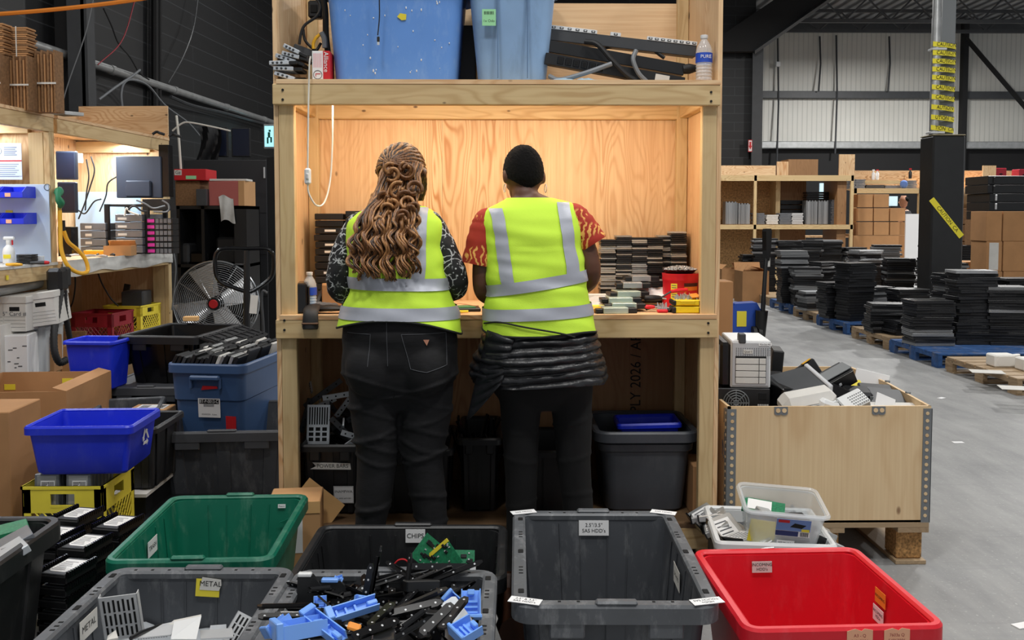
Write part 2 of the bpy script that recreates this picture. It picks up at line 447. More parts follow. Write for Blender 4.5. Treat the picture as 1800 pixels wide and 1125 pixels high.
 tr = n.new('ShaderNodeBsdfTransparent'); mx = n.new('ShaderNodeMixShader'); mx.inputs[0].default_value = 0.62
 n.link(tr.outputs[0], mx.inputs[1]); n.link(n.bsdf.outputs[0], mx.inputs[2]); n.link(mx.outputs[0], n.out.inputs[0]); m['cloudy'] = n.mat
 # black and white floral cloth
 n = N('floral_cloth'); n.pr(0.8)
 vo = n.new('ShaderNodeTexVoronoi'); vo.feature = 'DISTANCE_TO_EDGE'; vo.inputs['Scale'].default_value = 34
 dv = n.new('ShaderNodeVectorMath', operation='ADD'); sc_ = n.new('ShaderNodeVectorMath', operation='SCALE'); sc_.inputs['Scale'].default_value = 0.05
 nn = n.new('ShaderNodeTexNoise'); nn.inputs['Scale'].default_value = 22; n.link(n.tc.outputs['Object'], nn.inputs['Vector'])
 n.link(nn.outputs['Color'], sc_.inputs[0]); n.link(n.tc.outputs['Object'], dv.inputs[0]); n.link(sc_.outputs[0], dv.inputs[1])
 n.link(dv.outputs[0], vo.inputs['Vector'])
 edge = n.ramp(vo.outputs['Distance'], [(0.03, (1,1,1,1)), (0.09, (0,0,0,1))])
 v2 = n.new('ShaderNodeTexVoronoi'); v2.inputs['Scale'].default_value = 60; n.link(n.tc.outputs['Object'], v2.inputs['Vector'])
 dots = n.ramp(v2.outputs['Distance'], [(0.16, (1,1,1,1)), (0.24, (0,0,0,1))])
 msk = n.ramp(n.noise(18), [(0.46, (0,0,0,1)), (0.54, (1,1,1,1))])
 f = n.mix(msk, dots, edge)
 n.col(n.mix(f, lin((24,24,26)), lin((196,198,198)))); m['floral'] = n.mat
 # red shirt with orange print
 n = N('red_print_cloth'); n.pr(0.8)
 sx_ = n.new('ShaderNodeSeparateXYZ'); n.link(n.tc.outputs['Object'], sx_.inputs[0])
 wv = n.new('ShaderNodeTexWave'); wv.inputs['Scale'].default_value = 14; wv.inputs['Distortion'].default_value = 9; wv.inputs['Detail Scale'].default_value = 2.0
 n.link(n.tc.outputs['Object'], wv.inputs['Vector'])
 msk = n.math('MULTIPLY', n.ramp(n.noise(9), [(0.5, (0,0,0,1)), (0.56, (1,1,1,1))]), n.ramp(wv.outputs['Fac'], [(0.6, (0,0,0,1)), (0.72, (1,1,1,1))]))
 n.col(n.mix(msk, lin((168,44,24)), lin((240,176,92)))); m['redcloth'] = n.mat
 # denim and plain black cloth
 n = N('black_denim'); n.pr(0.85); f = n.noise(26, n.mapping((1,1,4)), detail=3)
 n.col(n.ramp(f, [(0.3, (13,13,15)), (0.7, (25,25,28))])); n.bump(n.noise(900, detail=1), 0.2, 0.002); m['denim'] = n.mat
 m['blackcloth'] = mat('black_trouser_cloth', (11,11,12), 0.9, var=0.2, vs=10)
 m['puffer'] = mat('black_puffer_nylon', (27,28,31), 0.38, var=0.2, vs=30, bump=0.7, bs=38)
 n = N('short_black_hair'); n.pr(0.9, spec=0.2); n.col(lin((15,13,12))); n.bump(n.noise(420, detail=2), 1.0, 0.006); m['shorthair'] = n.mat
 def hairmat(name, a, b):
  n = N(name); n.pr(0.42); f = n.noise(1.0, n.mapping((150,150,14)), detail=3)
  n.col(n.ramp(f, [(0.3, a), (0.7, b)])); n.bump(f, 0.5, 0.003); return n.mat
 m['hair_dark'] = hairmat('hair_dark_brown', (30,22,18), (74,50,34))
 m['hair_mid'] = hairmat('hair_brown', (80,52,33), (150,101,58))
 m['hair_light'] = hairmat('hair_caramel', (122,82,48), (206,150,94))
 n = N('perforated_black'); n.pr(0.5); m['grille'] = mat('black_grille', (30,30,32), 0.5, var=0.4, vs=150)
 m['tarp'] = mat('worn_white_cloth', (206,206,202), 0.8, var=0.15, vs=9, bump=0.3, bs=14)
 m['screen'] = mat('dark_screen', (34,40,58), 0.2)
 m['monitorback'] = mat('monitor_back_plastic', (42,50,66), 0.5)
 m['servergrey'] = mat('server_metal', (124,128,134), 0.4, 0.4, var=0.08)
 m['foam'] = mat('white_foam', (236,234,228), 0.8)
 m['water'] = mat('water_bottle_label_blue', (40,80,190), 0.5)
setup_materials()
# ------------------------------------------------------------------ the building
m = MAT
def wpart(b, name, mats, parent, angle=35):
 "a part whose shape was given in the place's own coordinates"
 L = parent.location
 b.v = [(p[0]-L[0], p[1]-L[1], p[2]-L[2]) for p in b.v]
 return b.build(name, mats, parent, angle=angle)
struct('floor', B().box(-9, 19, -3, 28, -0.1, 0), m['concrete'])
struct('ceiling', B().box(-9, 19, -3, 27.2, 6.95, 7.1), m['deck'])
WL_A = math.atan(0.08)
def wallx(Y): return -4.2 + 0.08 * (Y - 7)
struct('wall_left', B().box(-0.25, 0, -9, 15.2, 0, 6.95), m['block'], (wallx(7), 7, 0), -WL_A)
struct('wall_rear', B().box(-3.4, 5.86, 21.0, 21.2, 0, 6.95), m['block'])
b = B(); b.box(5.0, 18.5, 26.0, 26.2, 3.52, 6.95, 0); b.box(5.0, 18.5, 26.0, 26.2, 0, 3.52, 1)
struct('wall_back', b, [m['cladding'], m['nearblack']])
struct('trim_1', B().box(5.0, 18.5, 25.82, 25.99, 4.76, 4.96, ch=0.01), m['darksteel'])
struct('trim_2', B().box(5.0, 18.5, 25.75, 25.99, 3.36, 3.56, ch=0.02), m['galv'])
struct('trim_3', B().box(5.0, 18.5, 25.8, 25.99, 6.60, 6.95), m['darksteel'])
# portal frame: column and haunch beside the rear wall
b = B(); b.box(5.74, 5.98, 20.78, 20.84, 0, 5.35, 0); b.box(5.84, 5.88, 20.84, 21.0, 0, 5.35, 1)
struct('column', b, [m['darksteel'], m['nearblack']])
P0, P1 = W(1322, 92, 20.7), W(1500, -32, 20.7)
P2, P3 = W(1500, -95, 20.7), W(1240, 82, 20.7)
b = B()
for y0, y1, mm in ((20.55, 20.75, 0),):
 vs = [(P0.x, y0, P0.z), (P1.x, y0, P1.z), (P2.x, y0, P2.z), (P3.x, y0, P3.z), (P3.x, y0, P0.z - 0.02)]
 vs2 = [(x, y1, z) for x, y, z in vs]
 n = len(vs); b.add(vs + vs2, [tuple(range(n)), tuple(range(n, 2*n))[::-1]] + [(i, i+n, (i+1) % n + n, (i+1) % n) for i in range(n)], 0, None, False)
d = (P1 - P0)
b.tube([P0 + Vector((0, -0.1, 0)), P1 + Vector((0, -0.1, 0))], 0.13, 4, 1, True, None, 0.5)
struct('beam', b, [m['nearblack'], m['darksteel']])
# open web joists under the deck
def joist(y, z0, z1, x0, x1, px0):
 b = B(); b.box(x0, x1, y-0.04, y+0.04, z0-0.05, z0+0.03); b.box(x0, x1, y-0.04, y+0.04, z1-0.03, z1+0.05)
 k = 0; x = x0
 while x < x1:
  b.tube([(x, y, z0), (x+0.55, y, z1)], 0.022, 5); b.tube([(x+0.55, y, z1), (x+1.1, y, z0)], 0.022, 5); x += 1.1
 return struct('beam', b, m['darksteel'])
joist(22.4, 6.18, 6.72, 6.2, 18, 0)
joist(24.2, 6.30, 6.80, 6.2, 18, 0)
for px in (1030, 1150):
 p = W(px, 0, 18)
joist(15.0, 6.35, 6.85, -3, 5.6, 0)
# brace and post on the back wall, right of the padded column
b = B()
b.box(*( (W(1688, 200, 25.6).x, W(1697, 200, 25.6).x) + (25.5, 25.7) ), 0, 6.9)
struct('column', b, m['nearblack'])
q0, q1 = W(1697, 66, 25.55), W(1812, 200, 25.55)
struct('beam', B().tube([q0, q1], 0.12, 4, 0, True, None, 0.6), m['nearblack'])
# conduits on the back wall
for k, (px, y0, y1) in enumerate(((1367, 62, 300), (1470, 62, 270), (1441, 64, 160), (1563, 64, 160))):
 b = B(); a0 = W(px, y0, 25.9); a1 = W(px - 2, y1, 25.7); b.tube([a0, (a0+a1)/2 + Vector((0.04, 0, 0)), a1], 0.025, 6)
 o = b.build('conduit_pipe', m['darksteel'])
 tag(o, ['thin conduit with a junction box at the left end of white back wall', 'thin conduit running the full height of white back wall', 'short drop conduit between the two full-height conduits on white wall', 'short drop conduit nearest the caution-taped column on white wall'][k], 'conduit', 'conduits on the back wall')
 if k == 0:
  p = W(1367, 113, 25.8); B().cbox((p.x, 25.8, p.z), (0.12, 0.12, 0.13), ch=0.01).build('junction_box', m['whitep'], o)
p = W(1328, 249, 25.8)
o = B().cbox((p.x + 0.03, 25.88, p.z), (0.1, 0.06, 0.12), ch=0.01).build('junction_box', m['whitep']); tag(o, 'small white electrical box above the galvanized strip on back wall', 'junction box')
# fire extinguisher sign on the black column
p = W(1320, 256, 20.7)
o = thing('arrow_sign', 'small red and white vertical sign with arrow on dark column', 'sign', (p.x, 20.765, p.z))
B().cbox((0, 0, 0), (0.09, 0.012, 0.27)).build('sign_plate', m['redsticker'], o)
B().cbox((0, -0.008, 0), (0.07, 0.004, 0.24)).build('border', m['white'], o)
B().prism([(-0.02, 0.09), (-0.02, 0.0), (-0.035, 0.0), (0, -0.09), (0.035, 0.0), (0.02, 0.0), (0.02, 0.09)], 0, 0.004).build('arrow', m['redsticker'], o, (0, -0.011, 0), rot=(PI/2, 0, 0))
# visible high bay lamp, top right
p = W(1751, -6, 21.0)
o = thing('high_bay_lamp', 'bright high bay lamp hanging at the top right corner', 'lamp', (p.x, p.y, p.z))
B().lathe([(0.05, 0.32), (0.09, 0.2), (0.26, 0.02), (0.27, 0.0)], 20, cap1=False).build('shade', m['alu'], o)
B().lathe([(0.01, -0.012), (0.22, -0.012), (0.25, 0.0), (0.01, 0.0)], 20).build('diffuser', mat('lamp_glow', (255, 255, 250), emit=9), o)
# left wall: steel column, gutter pipe, downpipes
def wl(px, py, off=0.0):
 "the point on the left wall (or off metres in front of it) seen at px, py"
 d = ray(px, py); t = (-4.2 - 0.56 + off) / (d.x - 0.08 * d.y); return Vector((0, 0, CAM_H)) + d * t
c = wl(158, 200, 0.3)
b = B(); b.cbox((c.x, c.y, 3.45), (0.03, 0.22, 6.9), 1); b.cbox((c.x - 0.16, c.y + 0.01, 3.45), (0.3, 0.03, 6.9), 0); b.cbox((c.x - 0.05, c.y - 0.1, 3.45), (0.18, 0.02, 6.9), 1)
struct('column', b, [m['nearblack'], m['darksteel']])
p = wl(172, 115, 0.1); q = wl(485, 217, 0.1); dd = (q - p)
b = B(); b.tube([p - dd * 0.55, p + dd * 1.3], 0.042, 12)
for t in (0.05, 0.32, 0.62, 0.9):
 c = p + dd * t; b.tube([c - dd.normalized()*0.04, c + dd.normalized()*0.04], 0.05, 12)
o = b.build('gutter_pipe', m['galv']); tag(o, 'long pale pipe sloping in perspective along the black block wall', 'pipe')
b = B(); a0 = wl(272, -20, 0.08); a1 = wl(272, 330, 0.08); b.tube([a0, a1], 0.04, 8)
a0 = wl(280, -20, 0.08); a1 = wl(279, 330, 0.08); b.tube([a0, a1], 0.03, 8); struct('trim_4', b, m['nearblack'])
def cable(name, pts, r, mt, label, cat='cable', n=30, group=None):
 o = B().tube(bez(pts, n), r, 6).build(name, m[mt]); return tag(o, label, cat, group)
cable('hanging_cable', [wl(349, -10, .12), wl(340, 50, .14), wl(322, 100, .16), wl(296, 146, .12)], 0.008, 'darksteel', 'thin grey cable running down the black wall to the pale pipe')
cable('hanging_cable', [wl(240, -10, .3), wl(215, 70, .3), wl(172, 114, .25)], 0.006, 'redcrate', 'thin red cable slanting down beside the dark steel column')
cable('hanging_cable', [wl(182, 15, .25), wl(196, 45, .25), wl(208, 76, .25), wl(228, 100, .25), wl(245, 128, .2), wl(262, 140, .2)], 0.008, 'black', 'thin black cable sagging across the wall above the pale pipe')
cable('hanging_cable', [wl(174, 175, .3), wl(205, 152, .3), wl(232, 134, .3), wl(246, 123, .3)], 0.012, 'greycable', 'pale blue-grey cable stub sticking out left from the pale pipe')
cable('hanging_cable', [wl(215, 190, .3), wl(213, 165, .3), wl(218, 146, .3), wl(232, 140, .3), wl(260, 150, .3), wl(290, 185, .3), wl(330, 215, .3), wl(352, 240, .3)], 0.012, 'greycable', 'grey cable looping over the pale pipe and down behind the bench')
cable('hanging_cable', [wl(300, 170, .15), wl(340, 186, .15), wl(400, 200, .15), wl(478, 222, .15)], 0.02, 'darksteel', 'sagging dark cable bundle just below the pale pipe')
cable('hanging_cable', [W(165, -5, 8.2), W(150, 60, 8.2), W(122, 140, 8.2), W(110, 180, 8.2)], 0.005, 'greycable', 'thin straight cord hanging left of the dark steel column')
cable('hanging_cable', [W(-20, 26, 7.0), W(60, 20, 7.0), W(150, 11, 7.0), W(235, 0, 7.0), W(300, -12, 7.0)], 0.016, 'orangecable', 'thick orange cable crossing the top left corner')
cable('hanging_cable', [W(310, 203, 9.2), W(314, 240, 9.2), W(318, 298, 9.2)], 0.012, 'whitecord', 'white cable dropping onto the red cartons')
cable('hanging_cable', [W(303, 230, 9.2), W(318, 218, 9.2), W(332, 215, 9.2), W(370, 222, 9.2), W(405, 230, 9.2)], 0.009, 'whitecord', 'white cable arching behind the black hanging monitors')
# exit sign
p = wl(474, 240, 0.35)
o = thing('exit_sign', 'small lit green exit sign with running figure on left wall', 'sign', tuple(p))
B().cbox((0, 0, 0), (0.17, 0.06, 0.36), ch=0.01).build('sign_box', m['galv'], o)
B().cbox((0, -0.033, 0), (0.13, 0.006, 0.3)).build('lit_panel', mat('exit_panel_glow', (150, 214, 226), emit=1.3), o)
b = B(); b.cbox((0.01, -0.038, 0.08), (0.03, 0.004, 0.03)); b.cbox((0, -0.038, 0.02), (0.035, 0.004, 0.08)); b.cbox((-0.02, -0.038, -0.06), (0.025, 0.004, 0.09), 0, 0, None); b.cbox((0.03, -0.038, -0.05), (0.025, 0.004, 0.08))
b.build('running_figure', mat('exit_green', (10, 90, 70), 0.5), o)
# ------------------------------------------------------------------ the main workbench
YF, YB = 3.77, 4.40
XL, XR = -0.902, 0.919
bench = thing('workbench', 'tall plywood and lumber workbench where the two people stand', 'workbench', (0.0, 4.08, 0))
def bp(b, name, mt): return wpart(b, name, mt if not isinstance(mt, str) else m[mt], bench)
bp(B().box(XL, XL+0.018, YF+0.005, YB+0.012, 0, 2.75), 'side_panel', 'plyZ')
bp(B().box(XR-0.018, XR, YF+0.005, YB+0.012, 0, 2.75), 'side_panel', 'plyZ')
for x0, x1 in ((XL+0.02, XL+0.082), (XR-0.08, XR-0.02)):
 bp(B().box(x0, x1, YF, YF+0.04, 0, 1.925, ch=0.003), 'post', 'pineZ')
 bp(B().box(x0, x1, YF-0.001, YF+0.04, 2.02, 2.75, ch=0.003), 'post', 'pineZ') if x0 > 0 and False else None
bp(B().box(XL+0.004, XR-0.014, YF-0.03, YF+0.008, 1.917, 2.0, ch=0.003), 'shelf_beam', 'pineX')
bp(B().box(XL+0.02, XR-0.014, YF-0.032, YB, 2.0, 2.018), 'shelf_board', 'plyX')
bp(B().box(XL+0.004, XR-0.014, YF-0.03, YF+0.008, 0.972, 1.05, ch=0.003), 'desk_beam', 'pineX')
bp(B().box(XL+0.02, XR-0.018, YF-0.032, YB, 1.05, 1.068), 'desktop', 'plyX')
bp(B().box(XL+0.02, XR-0.02, YF-0.03, YF+0.008, 0.09, 0.18, ch=0.003), 'base_beam', 'pineX')
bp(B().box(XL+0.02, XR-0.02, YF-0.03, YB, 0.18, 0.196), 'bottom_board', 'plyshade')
for x0, x1 in ((XL+0.02, XL+0.068), (XR-0.07, XR-0.02)):
 bp(B().box(x0, x1, YB-0.05, YB, 0.2, 1.05, ch=0.003), 'rear_post', 'pineZ')
 bp(B().box(x0, x1, YB-0.05, YB, 1.07, 2.0, ch=0.003), 'rear_post', 'pineZ')
 bp(B().box(x0, x1, YB-0.05, YB, 2.02, 2.52, ch=0.003), 'rear_post', 'pineZ')
bp(B().box(XL+0.02, XR-0.02, YB-0.045, YB-0.002, 1.925, 2.0, ch=0.003), 'rear_beam', 'pineX')
for x0, x1 in ((XL+0.02, XL+0.058), (XR-0.058, XR-0.02)):
 bp(B().box(x0, x1, YF+0.04, YB-0.045, 1.93, 2.0, ch=0.003), 'side_beam', 'pineY')
bp(B().box(XL+0.02, -0.2585, YB, YB+0.012, 1.06, 2.0), 'back_panel', 'plyZ')
bp(B().box(-0.2575, XR-0.02, YB, YB+0.012, 1.06, 2.0), 'back_panel', 'plyZ')
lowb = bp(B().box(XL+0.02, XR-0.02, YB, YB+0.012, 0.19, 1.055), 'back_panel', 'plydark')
bp(B().box(XL+0.02, XR-0.02, YB-0.006, YB+0.012, 2.02, 2.47), 'back_panel', 'plyX')
p = W(1118, 650, YB)
text('PLY 2026 / APR', 0.072, (p.x, YB - 4.08 - 0.003, p.z), m['ink'], lowb, (PI/2, -PI/2, 0), sx=0.9)
# nails
b = B()
for px, py in ((497, 175), (1250, 162), (1250, 178), (500, 563), (500, 580), (1245, 568), (1245, 585), (497, 158)):
 q = W(px, py, YF - 0.031); b.cyl((q.x, YF-0.034, q.z), (q.x, YF-0.029, q.z), 0.005, None, 8)
bp(b, 'nail_heads', 'ink')
# light bar behind the shelf beam
bp(B().box(-0.75, 0.75, YF+0.05, YF+0.09, 1.955, 1.975, ch=0.004), 'light_bar', mat('warm_led_glow', (255, 214, 160), emit=6))
l = area('bench_light', (0, YF+0.075, 1.945), 1.5, 8.5, (1.0, 0.90, 0.76), (math.radians(24), 0, 0), 0.05)
# the switch cord
o = thing('lamp_cable', 'white lamp cord with inline switch hanging inside the workbench', 'cord', tuple(W(541, 310, 3.725)))
b = B(); L = o.location
pts = [W(546, 99, 3.70), W(544, 112, 3.70), W(543, 150, 3.715), W(542, 200, 3.715), W(541, 295, 3.725)]
pts2 = [W(541, 322, 3.725), W(543, 340, 3.73), W(556, 361, 3.75), W(570, 356, 3.80), W(580, 320, 3.84), W(584, 260, 3.85), W(585, 186, 3.86)]
b.tube([q - L for q in bez(pts, 24)], 0.0035, 6); b.tube([q - L for q in bez(pts2, 36)], 0.0035, 6)
b.build('cord', m['whitecord'], o)
s_ = B().cbox((0, 0, 0), (0.026, 0.02, 0.066), ch=0.007).build('switch', m['whitep'], o)
B().cbox((0, -0.012, 0.0), (0.01, 0.006, 0.022), ch=0.002).build('rocker', m['alu'], s_)
# ------------------------------------------------------------------ things shared by many places
def rrect(w, d, r, z, n=5, ox=0, oy=0):
 r = min(r, w/2*0.98, d/2*0.98); out = []
 for cx, cy, a0 in ((w/2-r, -d/2+r, -PI/2), (w/2-r, d/2-r, 0), (-w/2+r, d/2-r, PI/2), (-w/2+r, -d/2+r, PI)):
  for k in range(n + 1):
   a = a0 + PI/2 * k / n
   out.append((ox + cx + r*math.cos(a), oy + cy + r*math.sin(a), z))
 return out
def tote(name, label, cat, loc, rz, w, d, h, mt, rim_mt=None, taper=0.86, r=0.05, lip=0.022, lip_h=0.04, wall=0.004, ribs=True, grooves=True, slots=False, tabs=False, handles=True, group=None, rot=None, flat=0.0, nrib=3):
 "an open plastic bin; w, d, h outside at the rim, origin under its middle"
 rim_mt = rim_mt or mt
 t = thing(name, label, cat, loc, rz, group, rot)
 wi, di = w - 2*lip, d - 2*lip                     # outside of the wall just under the rim
 b = B(); rb = r * 0.8
 def ring(f, z, off=0.0):
  k = taper + (1 - taper) * f
  return rrect(wi*k + 2*off, di*k + 2*off, max(0.01, r - lip*0.5), z)
 rings = [ring(0, 0.004, -0.012), ring(0, 0.0, -0.02)][::-1]
 rings = [rrect(wi*taper*0.5, di*taper*0.5, 0.02, 0)] + [ring(0, 0, -0.01), ring(0.02, 0.012, 0), ring(0.5, h*0.5), ring(0.97, h - 0.012)]
 inner = [ring(0.97, h - 0.012, -wall), ring(0.5, h*0.5, -wall), ring(0.03, 0.014, -wall), ring(0, 0.008, -0.02 - wall), rrect(wi*taper*0.5, di*taper*0.5, 0.02, 0.008)]
 b.loft(rings + inner, 0, True, True)
 def wallpt(side, u, f, off):
  k = taper + (1 - taper) * f
  hw, hd = wi*k/2 + off, di*k/2 + off
  z = h * f
  return {0: (u*hw, -hd, z), 1: (hw, u*hd, z), 2: (-u*hw, hd, z), 3: (-hw, -u*hd, z)}[side]
 def strip(side, u0, u1, f0, f1, off0, off1):
  q = [wallpt(side, u, f, o) for f, o in ((f0, off0), (f1, off0)) for u in (u0, u1)] + [wallpt(side, u, f, o) for f, o in ((f0, off1), (f1, off1)) for u in (u0, u1)]
  a0, b0, c0, d0, a1, b1, c1, d1 = q
  b.add([a0, b0, d0, c0, a1, b1, d1, c1], [(0,3,2,1), (4,5,6,7), (0,1,5,4), (1,2,6,5), (2,3,7,6), (3,0,4,7)], 0, None, False)
 if ribs:
  for side in range(4):
   for k in range(nrib):
    u = -0.72 + 1.44 * k / (nrib - 1) if nrib > 1 else 0
    strip(side, u - 0.1, u + 0.1, 0.03, 0.9, -0.002, 0.007)
 if grooves:
  for side in range(4):
   for u in (-0.5, -0.2, 0.2, 0.5):
    strip(side, u - 0.006, u + 0.006, 0.04, 0.93, -wall - 0.004, -wall + 0.002)
 b.build('body', mt, t)
 # rim: a closed profile swept round the top
 rb = B()
 fl = flat
 prof = [(-lip - 0.0005, h - lip_h*0.5), (0, h - lip_h), (0.0, h - 0.008), (-0.006, h), (-lip - fl + 0.004, h), (-lip - fl - 0.003, h - 0.006), (-lip - fl - 0.002, h - 0.02)]
 rings = [rrect(w + 2*o, d + 2*o, max(0.012, r + o), z) for o, z in prof]
 rb.loft(rings + [rings[0]], 0, False, False)
 rm = rb.build('rim', rim_mt, t)
 if slots:
  sb = B()
  for side in (1, 3):
   for k in range(-2, 3):
    x = (w/2 - lip*0.75 - fl*0.4) * (1 if side == 1 else -1); y = k * d * 0.19
    if k % 2 == 0: sb.cbox((x, y, h - 0.004), (min(0.018, lip+fl), 0.03, 0.012), ch=0.003)
    else:
     for j in (-1, 0, 1): sb.cbox((x, y + j*0.022, h - 0.004), (0.012, 0.007, 0.0095))
  for side in (0, 2):
   for k in range(-4, 5):
    y = (d/2 - lip*0.75 - fl*0.4) * (1 if side == 2 else -1); x = k * w * 0.09
    sb.cbox((x, y, h - 0.004), (0.008, 0.008, 0.0095))
  o = sb.build('rim_slots', m['dark'], rm); o['kind'] = 'stuff'
 if tabs:
  for sx in (-1, 1):
   for sy in (-1, 1):
    B().cbox((sx*w*0.235, sy*(d/2 - 0.009), h - lip_h - 0.016), (w*0.17, 0.012, 0.05), ch=0.005).build('skirt_tab', rim_mt, t)
   B().cbox((sx*(w/2-0.009), 0, h - lip_h - 0.012), (0.012, d*0.24, 0.045), ch=0.005).build('skirt_tab', rim_mt, t)
 if handles:
  for sy in (-1, 1):
   B().cbox((0, sy*(d/2 - lip*0.5), h + 0.003), (w*0.2, lip*0.9, 0.012), ch=0.005).build('handle', rim_mt, t)
 t['_in'] = 0
 del t['_in']
 return t
def sticker(parent, cx, side, z, sw, sh, mt, w, d, h, taper, lip, inside=True, rzz=0.0, lines=None, size=0.02, ink='ink', name='label'):
 "a label lying on the inside or outside of a tote wall; side 'back','front','left','right'"
 f = z / h; k = taper + (1 - taper) * f
 hw, hd = (w - 2*lip)*k/2, (d - 2*lip)*k/2
 off = -0.0115 if inside else 0.0085
 tilt = math.atan((1 - taper) * ((d if side in ('back', 'front') else w) - 2*lip) / 2 / h)
 if side == 'back':  loc = (cx, hd + off, z); rot = (PI/2 - tilt, rzz, 0) if inside else (PI/2, 0, PI)
 if side == 'front': loc = (cx, -hd - off, z); rot = (PI/2 + tilt, 0, 0)
 if side == 'left':  loc = (-hw - off, cx, z); rot = (PI/2, 0, PI/2) if inside else (PI/2, 0, -PI/2)
 if side == 'right': loc = (hw + off, cx, z); rot = (PI/2, 0, -PI/2) if inside else (PI/2, 0, PI/2)
 p = B().cbox((0, 0, 0), (sw, sh, 0.0012)).build(name, m[mt] if isinstance(mt, str) else mt, parent, loc, rot=rot)
 for i, ln in enumerate(lines or []):
  text(ln, size, (0, (len(lines)-1)*size*0.55 - i*size*1.1, 0.0014), m[ink], p, (0, 0, 0))
 return p
def carton(name, label, loc, rz, w, d, h, mt='card', cat='cardboard box', group=None, tape=True, flaps=None, rot=None):
 t = thing(name, label, cat, loc, rz, group, rot)
 b = B()
 if flaps is None:
  b.box(-w/2, w/2, -d/2, d/2, 0, h, ch=0.004); b.build('body', m[mt], t)
  if tape:
   B().box(-w/2-0.001, w/2+0.001, -0.025, 0.025, h-0.05, h+0.0012).build('tape', m['card2'], t)
 else:
  e = 0.005
  b.box(-w/2, w/2, -d/2, -d/2+e, 0, h); b.box(-w/2, w/2, d/2-e, d/2, 0, h)
  b.box(-w/2, -w/2+e, -d/2+e, d/2-e, 0, h); b.box(w/2-e, w/2, -d/2+e, d/2-e, 0, h); b.box(-w/2+e, w/2-e, -d/2+e, d/2-e, 0, e)
  b.build('body', m[mt], t)
  for side, ang, ln in flaps:
   M = Matrix.Translation({'F': (0, -d/2+0.001, h), 'B': (0, d/2-0.001, h), 'L': (-w/2+0.001, 0, h), 'R': (w/2-0.001, 0, h)}[side]) @ Matrix.Rotation({'F': 0, 'B': PI, 'L': -PI/2, 'R': PI/2}[side], 4, 'Z') @ Matrix.Rotation(math.radians(ang), 4, 'X')
   ww = w if side in 'FB' else d
   B().box(-ww/2, ww/2, -0.002, 0.002, 0, ln, M=M).build('flap', m[mt], t)
 return t
def bottle(name, label, loc, h=0.23, r=0.033, mt='clear', lab='water', cap='whitep', rz=0, words=None, full=0.0, labcol=None):
 t = thing(name, label, 'bottle', loc, rz)
 pr = [(r*0.6, 0.0), (r*0.95, 0.004), (r, 0.012)]
 for k in range(5):
  z = h * (0.08 + 0.07 * k); pr += [(r, z), (r*0.93, z + h*0.03), (r, z + h*0.06)]
 pr += [(r, h*0.62), (r*0.98, h*0.68), (r*0.8, h*0.78), (r*0.5, h*0.87), (r*0.4, h*0.9), (r*0.4, h*0.94)]
 B().lathe(pr, 24).build('bottle_body', m[mt], t)
 B().lathe([(r*0.45, h*0.93), (r*0.46, h*0.935), (r*0.46, h), (r*0.4, h+0.001)], 20).build('cap', m[cap], t)
 la = B().lathe([(r*1.012, h*0.42), (r*1.02, h*0.42), (r*1.02, h*0.62), (r*1.012, h*0.62)], 28, cap0=False, cap1=False).build('label_band', m[lab], t)
 if words: text(words, h*0.1, (0, -r*1.04, h*0.53), m['white'], la, (PI/2, 0, 0))
 if full:
  B().lathe([(r*0.55, 0.006), (r*0.9, 0.012), (r*0.9, h*full)], 20).build('water', mat('still_water', (150, 190, 226), 0.1), t)
 return t
def slab(w, d, h, ch=0.003):
 return B().box(-w/2, w/2, -d/2, d/2, 0, h, ch=ch)
# ------------------------------------------------------------------ top shelf of the workbench
SZ = 2.0185
def tall_tote(name, label, pxl, pxr, Y0, dep, h, mt, top_w):
 "pxl, pxr: bottom corners of the front face"
 a, c = W(pxl, 147, Y0), W(pxr, 147, Y0)
 bw = c.x - a.x
 t = tote(name, label, 'storage tote', ((a.x+c.x)/2, Y0 + dep/2, SZ), 0, top_w, dep, h, m[mt], taper=bw/(top_w-0.05), r=0.06, lip=0.025, lip_h=0.06, ribs=False, grooves=False, handles=False)
 return t, bw
t1, bw = tall_tote('storage_tote', 'large bright blue tote with paint flecks on the bench top shelf', 584, 800, 3.79, 0.52, 0.46, 'bluetote', 0.62)
b = B(); rr = random.Random(3)
for k in range(26):
 x = rr.uniform(-0.22, 0.24); z = rr.uniform(0.03, 0.33); tp = bw/0.57; yy = -0.235*(tp + (1-tp)*z/0.46) - 0.0008
 s_ = rr.uniform(0.0012, 0.0034); b.ball((x, yy, z), (s_, 0.0015, s_*rr.uniform(1, 2.2)), 8, 6)
o = b.build('paint_flecks', m['whitep'], t1); o['kind'] = 'stuff'
pk = B().prism([(-0.018, 0), (-0.006, 0.014), (0.02, 0.01), (0.018, -0.012), (0.0, -0.014)], 0, 0.001).build('sticker_remnant', m['yelsticker'], t1, (0.03, -0.2265, 0.265), rot=(PI/2 + 0.1, 0, 0))
t2, bw = tall_tote('storage_tote', 'scuffed grey-blue tote with a mint label on the top shelf', 840, 962, 3.79, 0.54, 0.50, 'slatetote', 0.43)
for x in (-0.06, 0.062): B().hexa([(x-0.002, -0.238, 0.02), (x+0.002, -0.238, 0.02), (x+0.002, -0.22, 0.02), (x-0.002, -0.22, 0.02)], [(x-0.002, -0.25, 0.44), (x+0.002, -0.25, 0.44), (x+0.002, -0.23, 0.44), (x-0.002, -0.23, 0.44)]).build('body_seam', mat('slate_seam', (92, 122, 158), 0.5), t2)
yy = -0.2435
p = B().cbox((0, 0, 0), (0.056, 0.066, 0.0015)).build('label', m['mint'], t2, (-0.096, yy, 0.262), rot=(PI/2 + 0.06, 0, 0))
b = B()
for k in range(9): b.cbox((-0.018 + k*0.0045, 0.018, 0.001), (0.002 if k % 3 else 0.003, 0.012, 0.001))
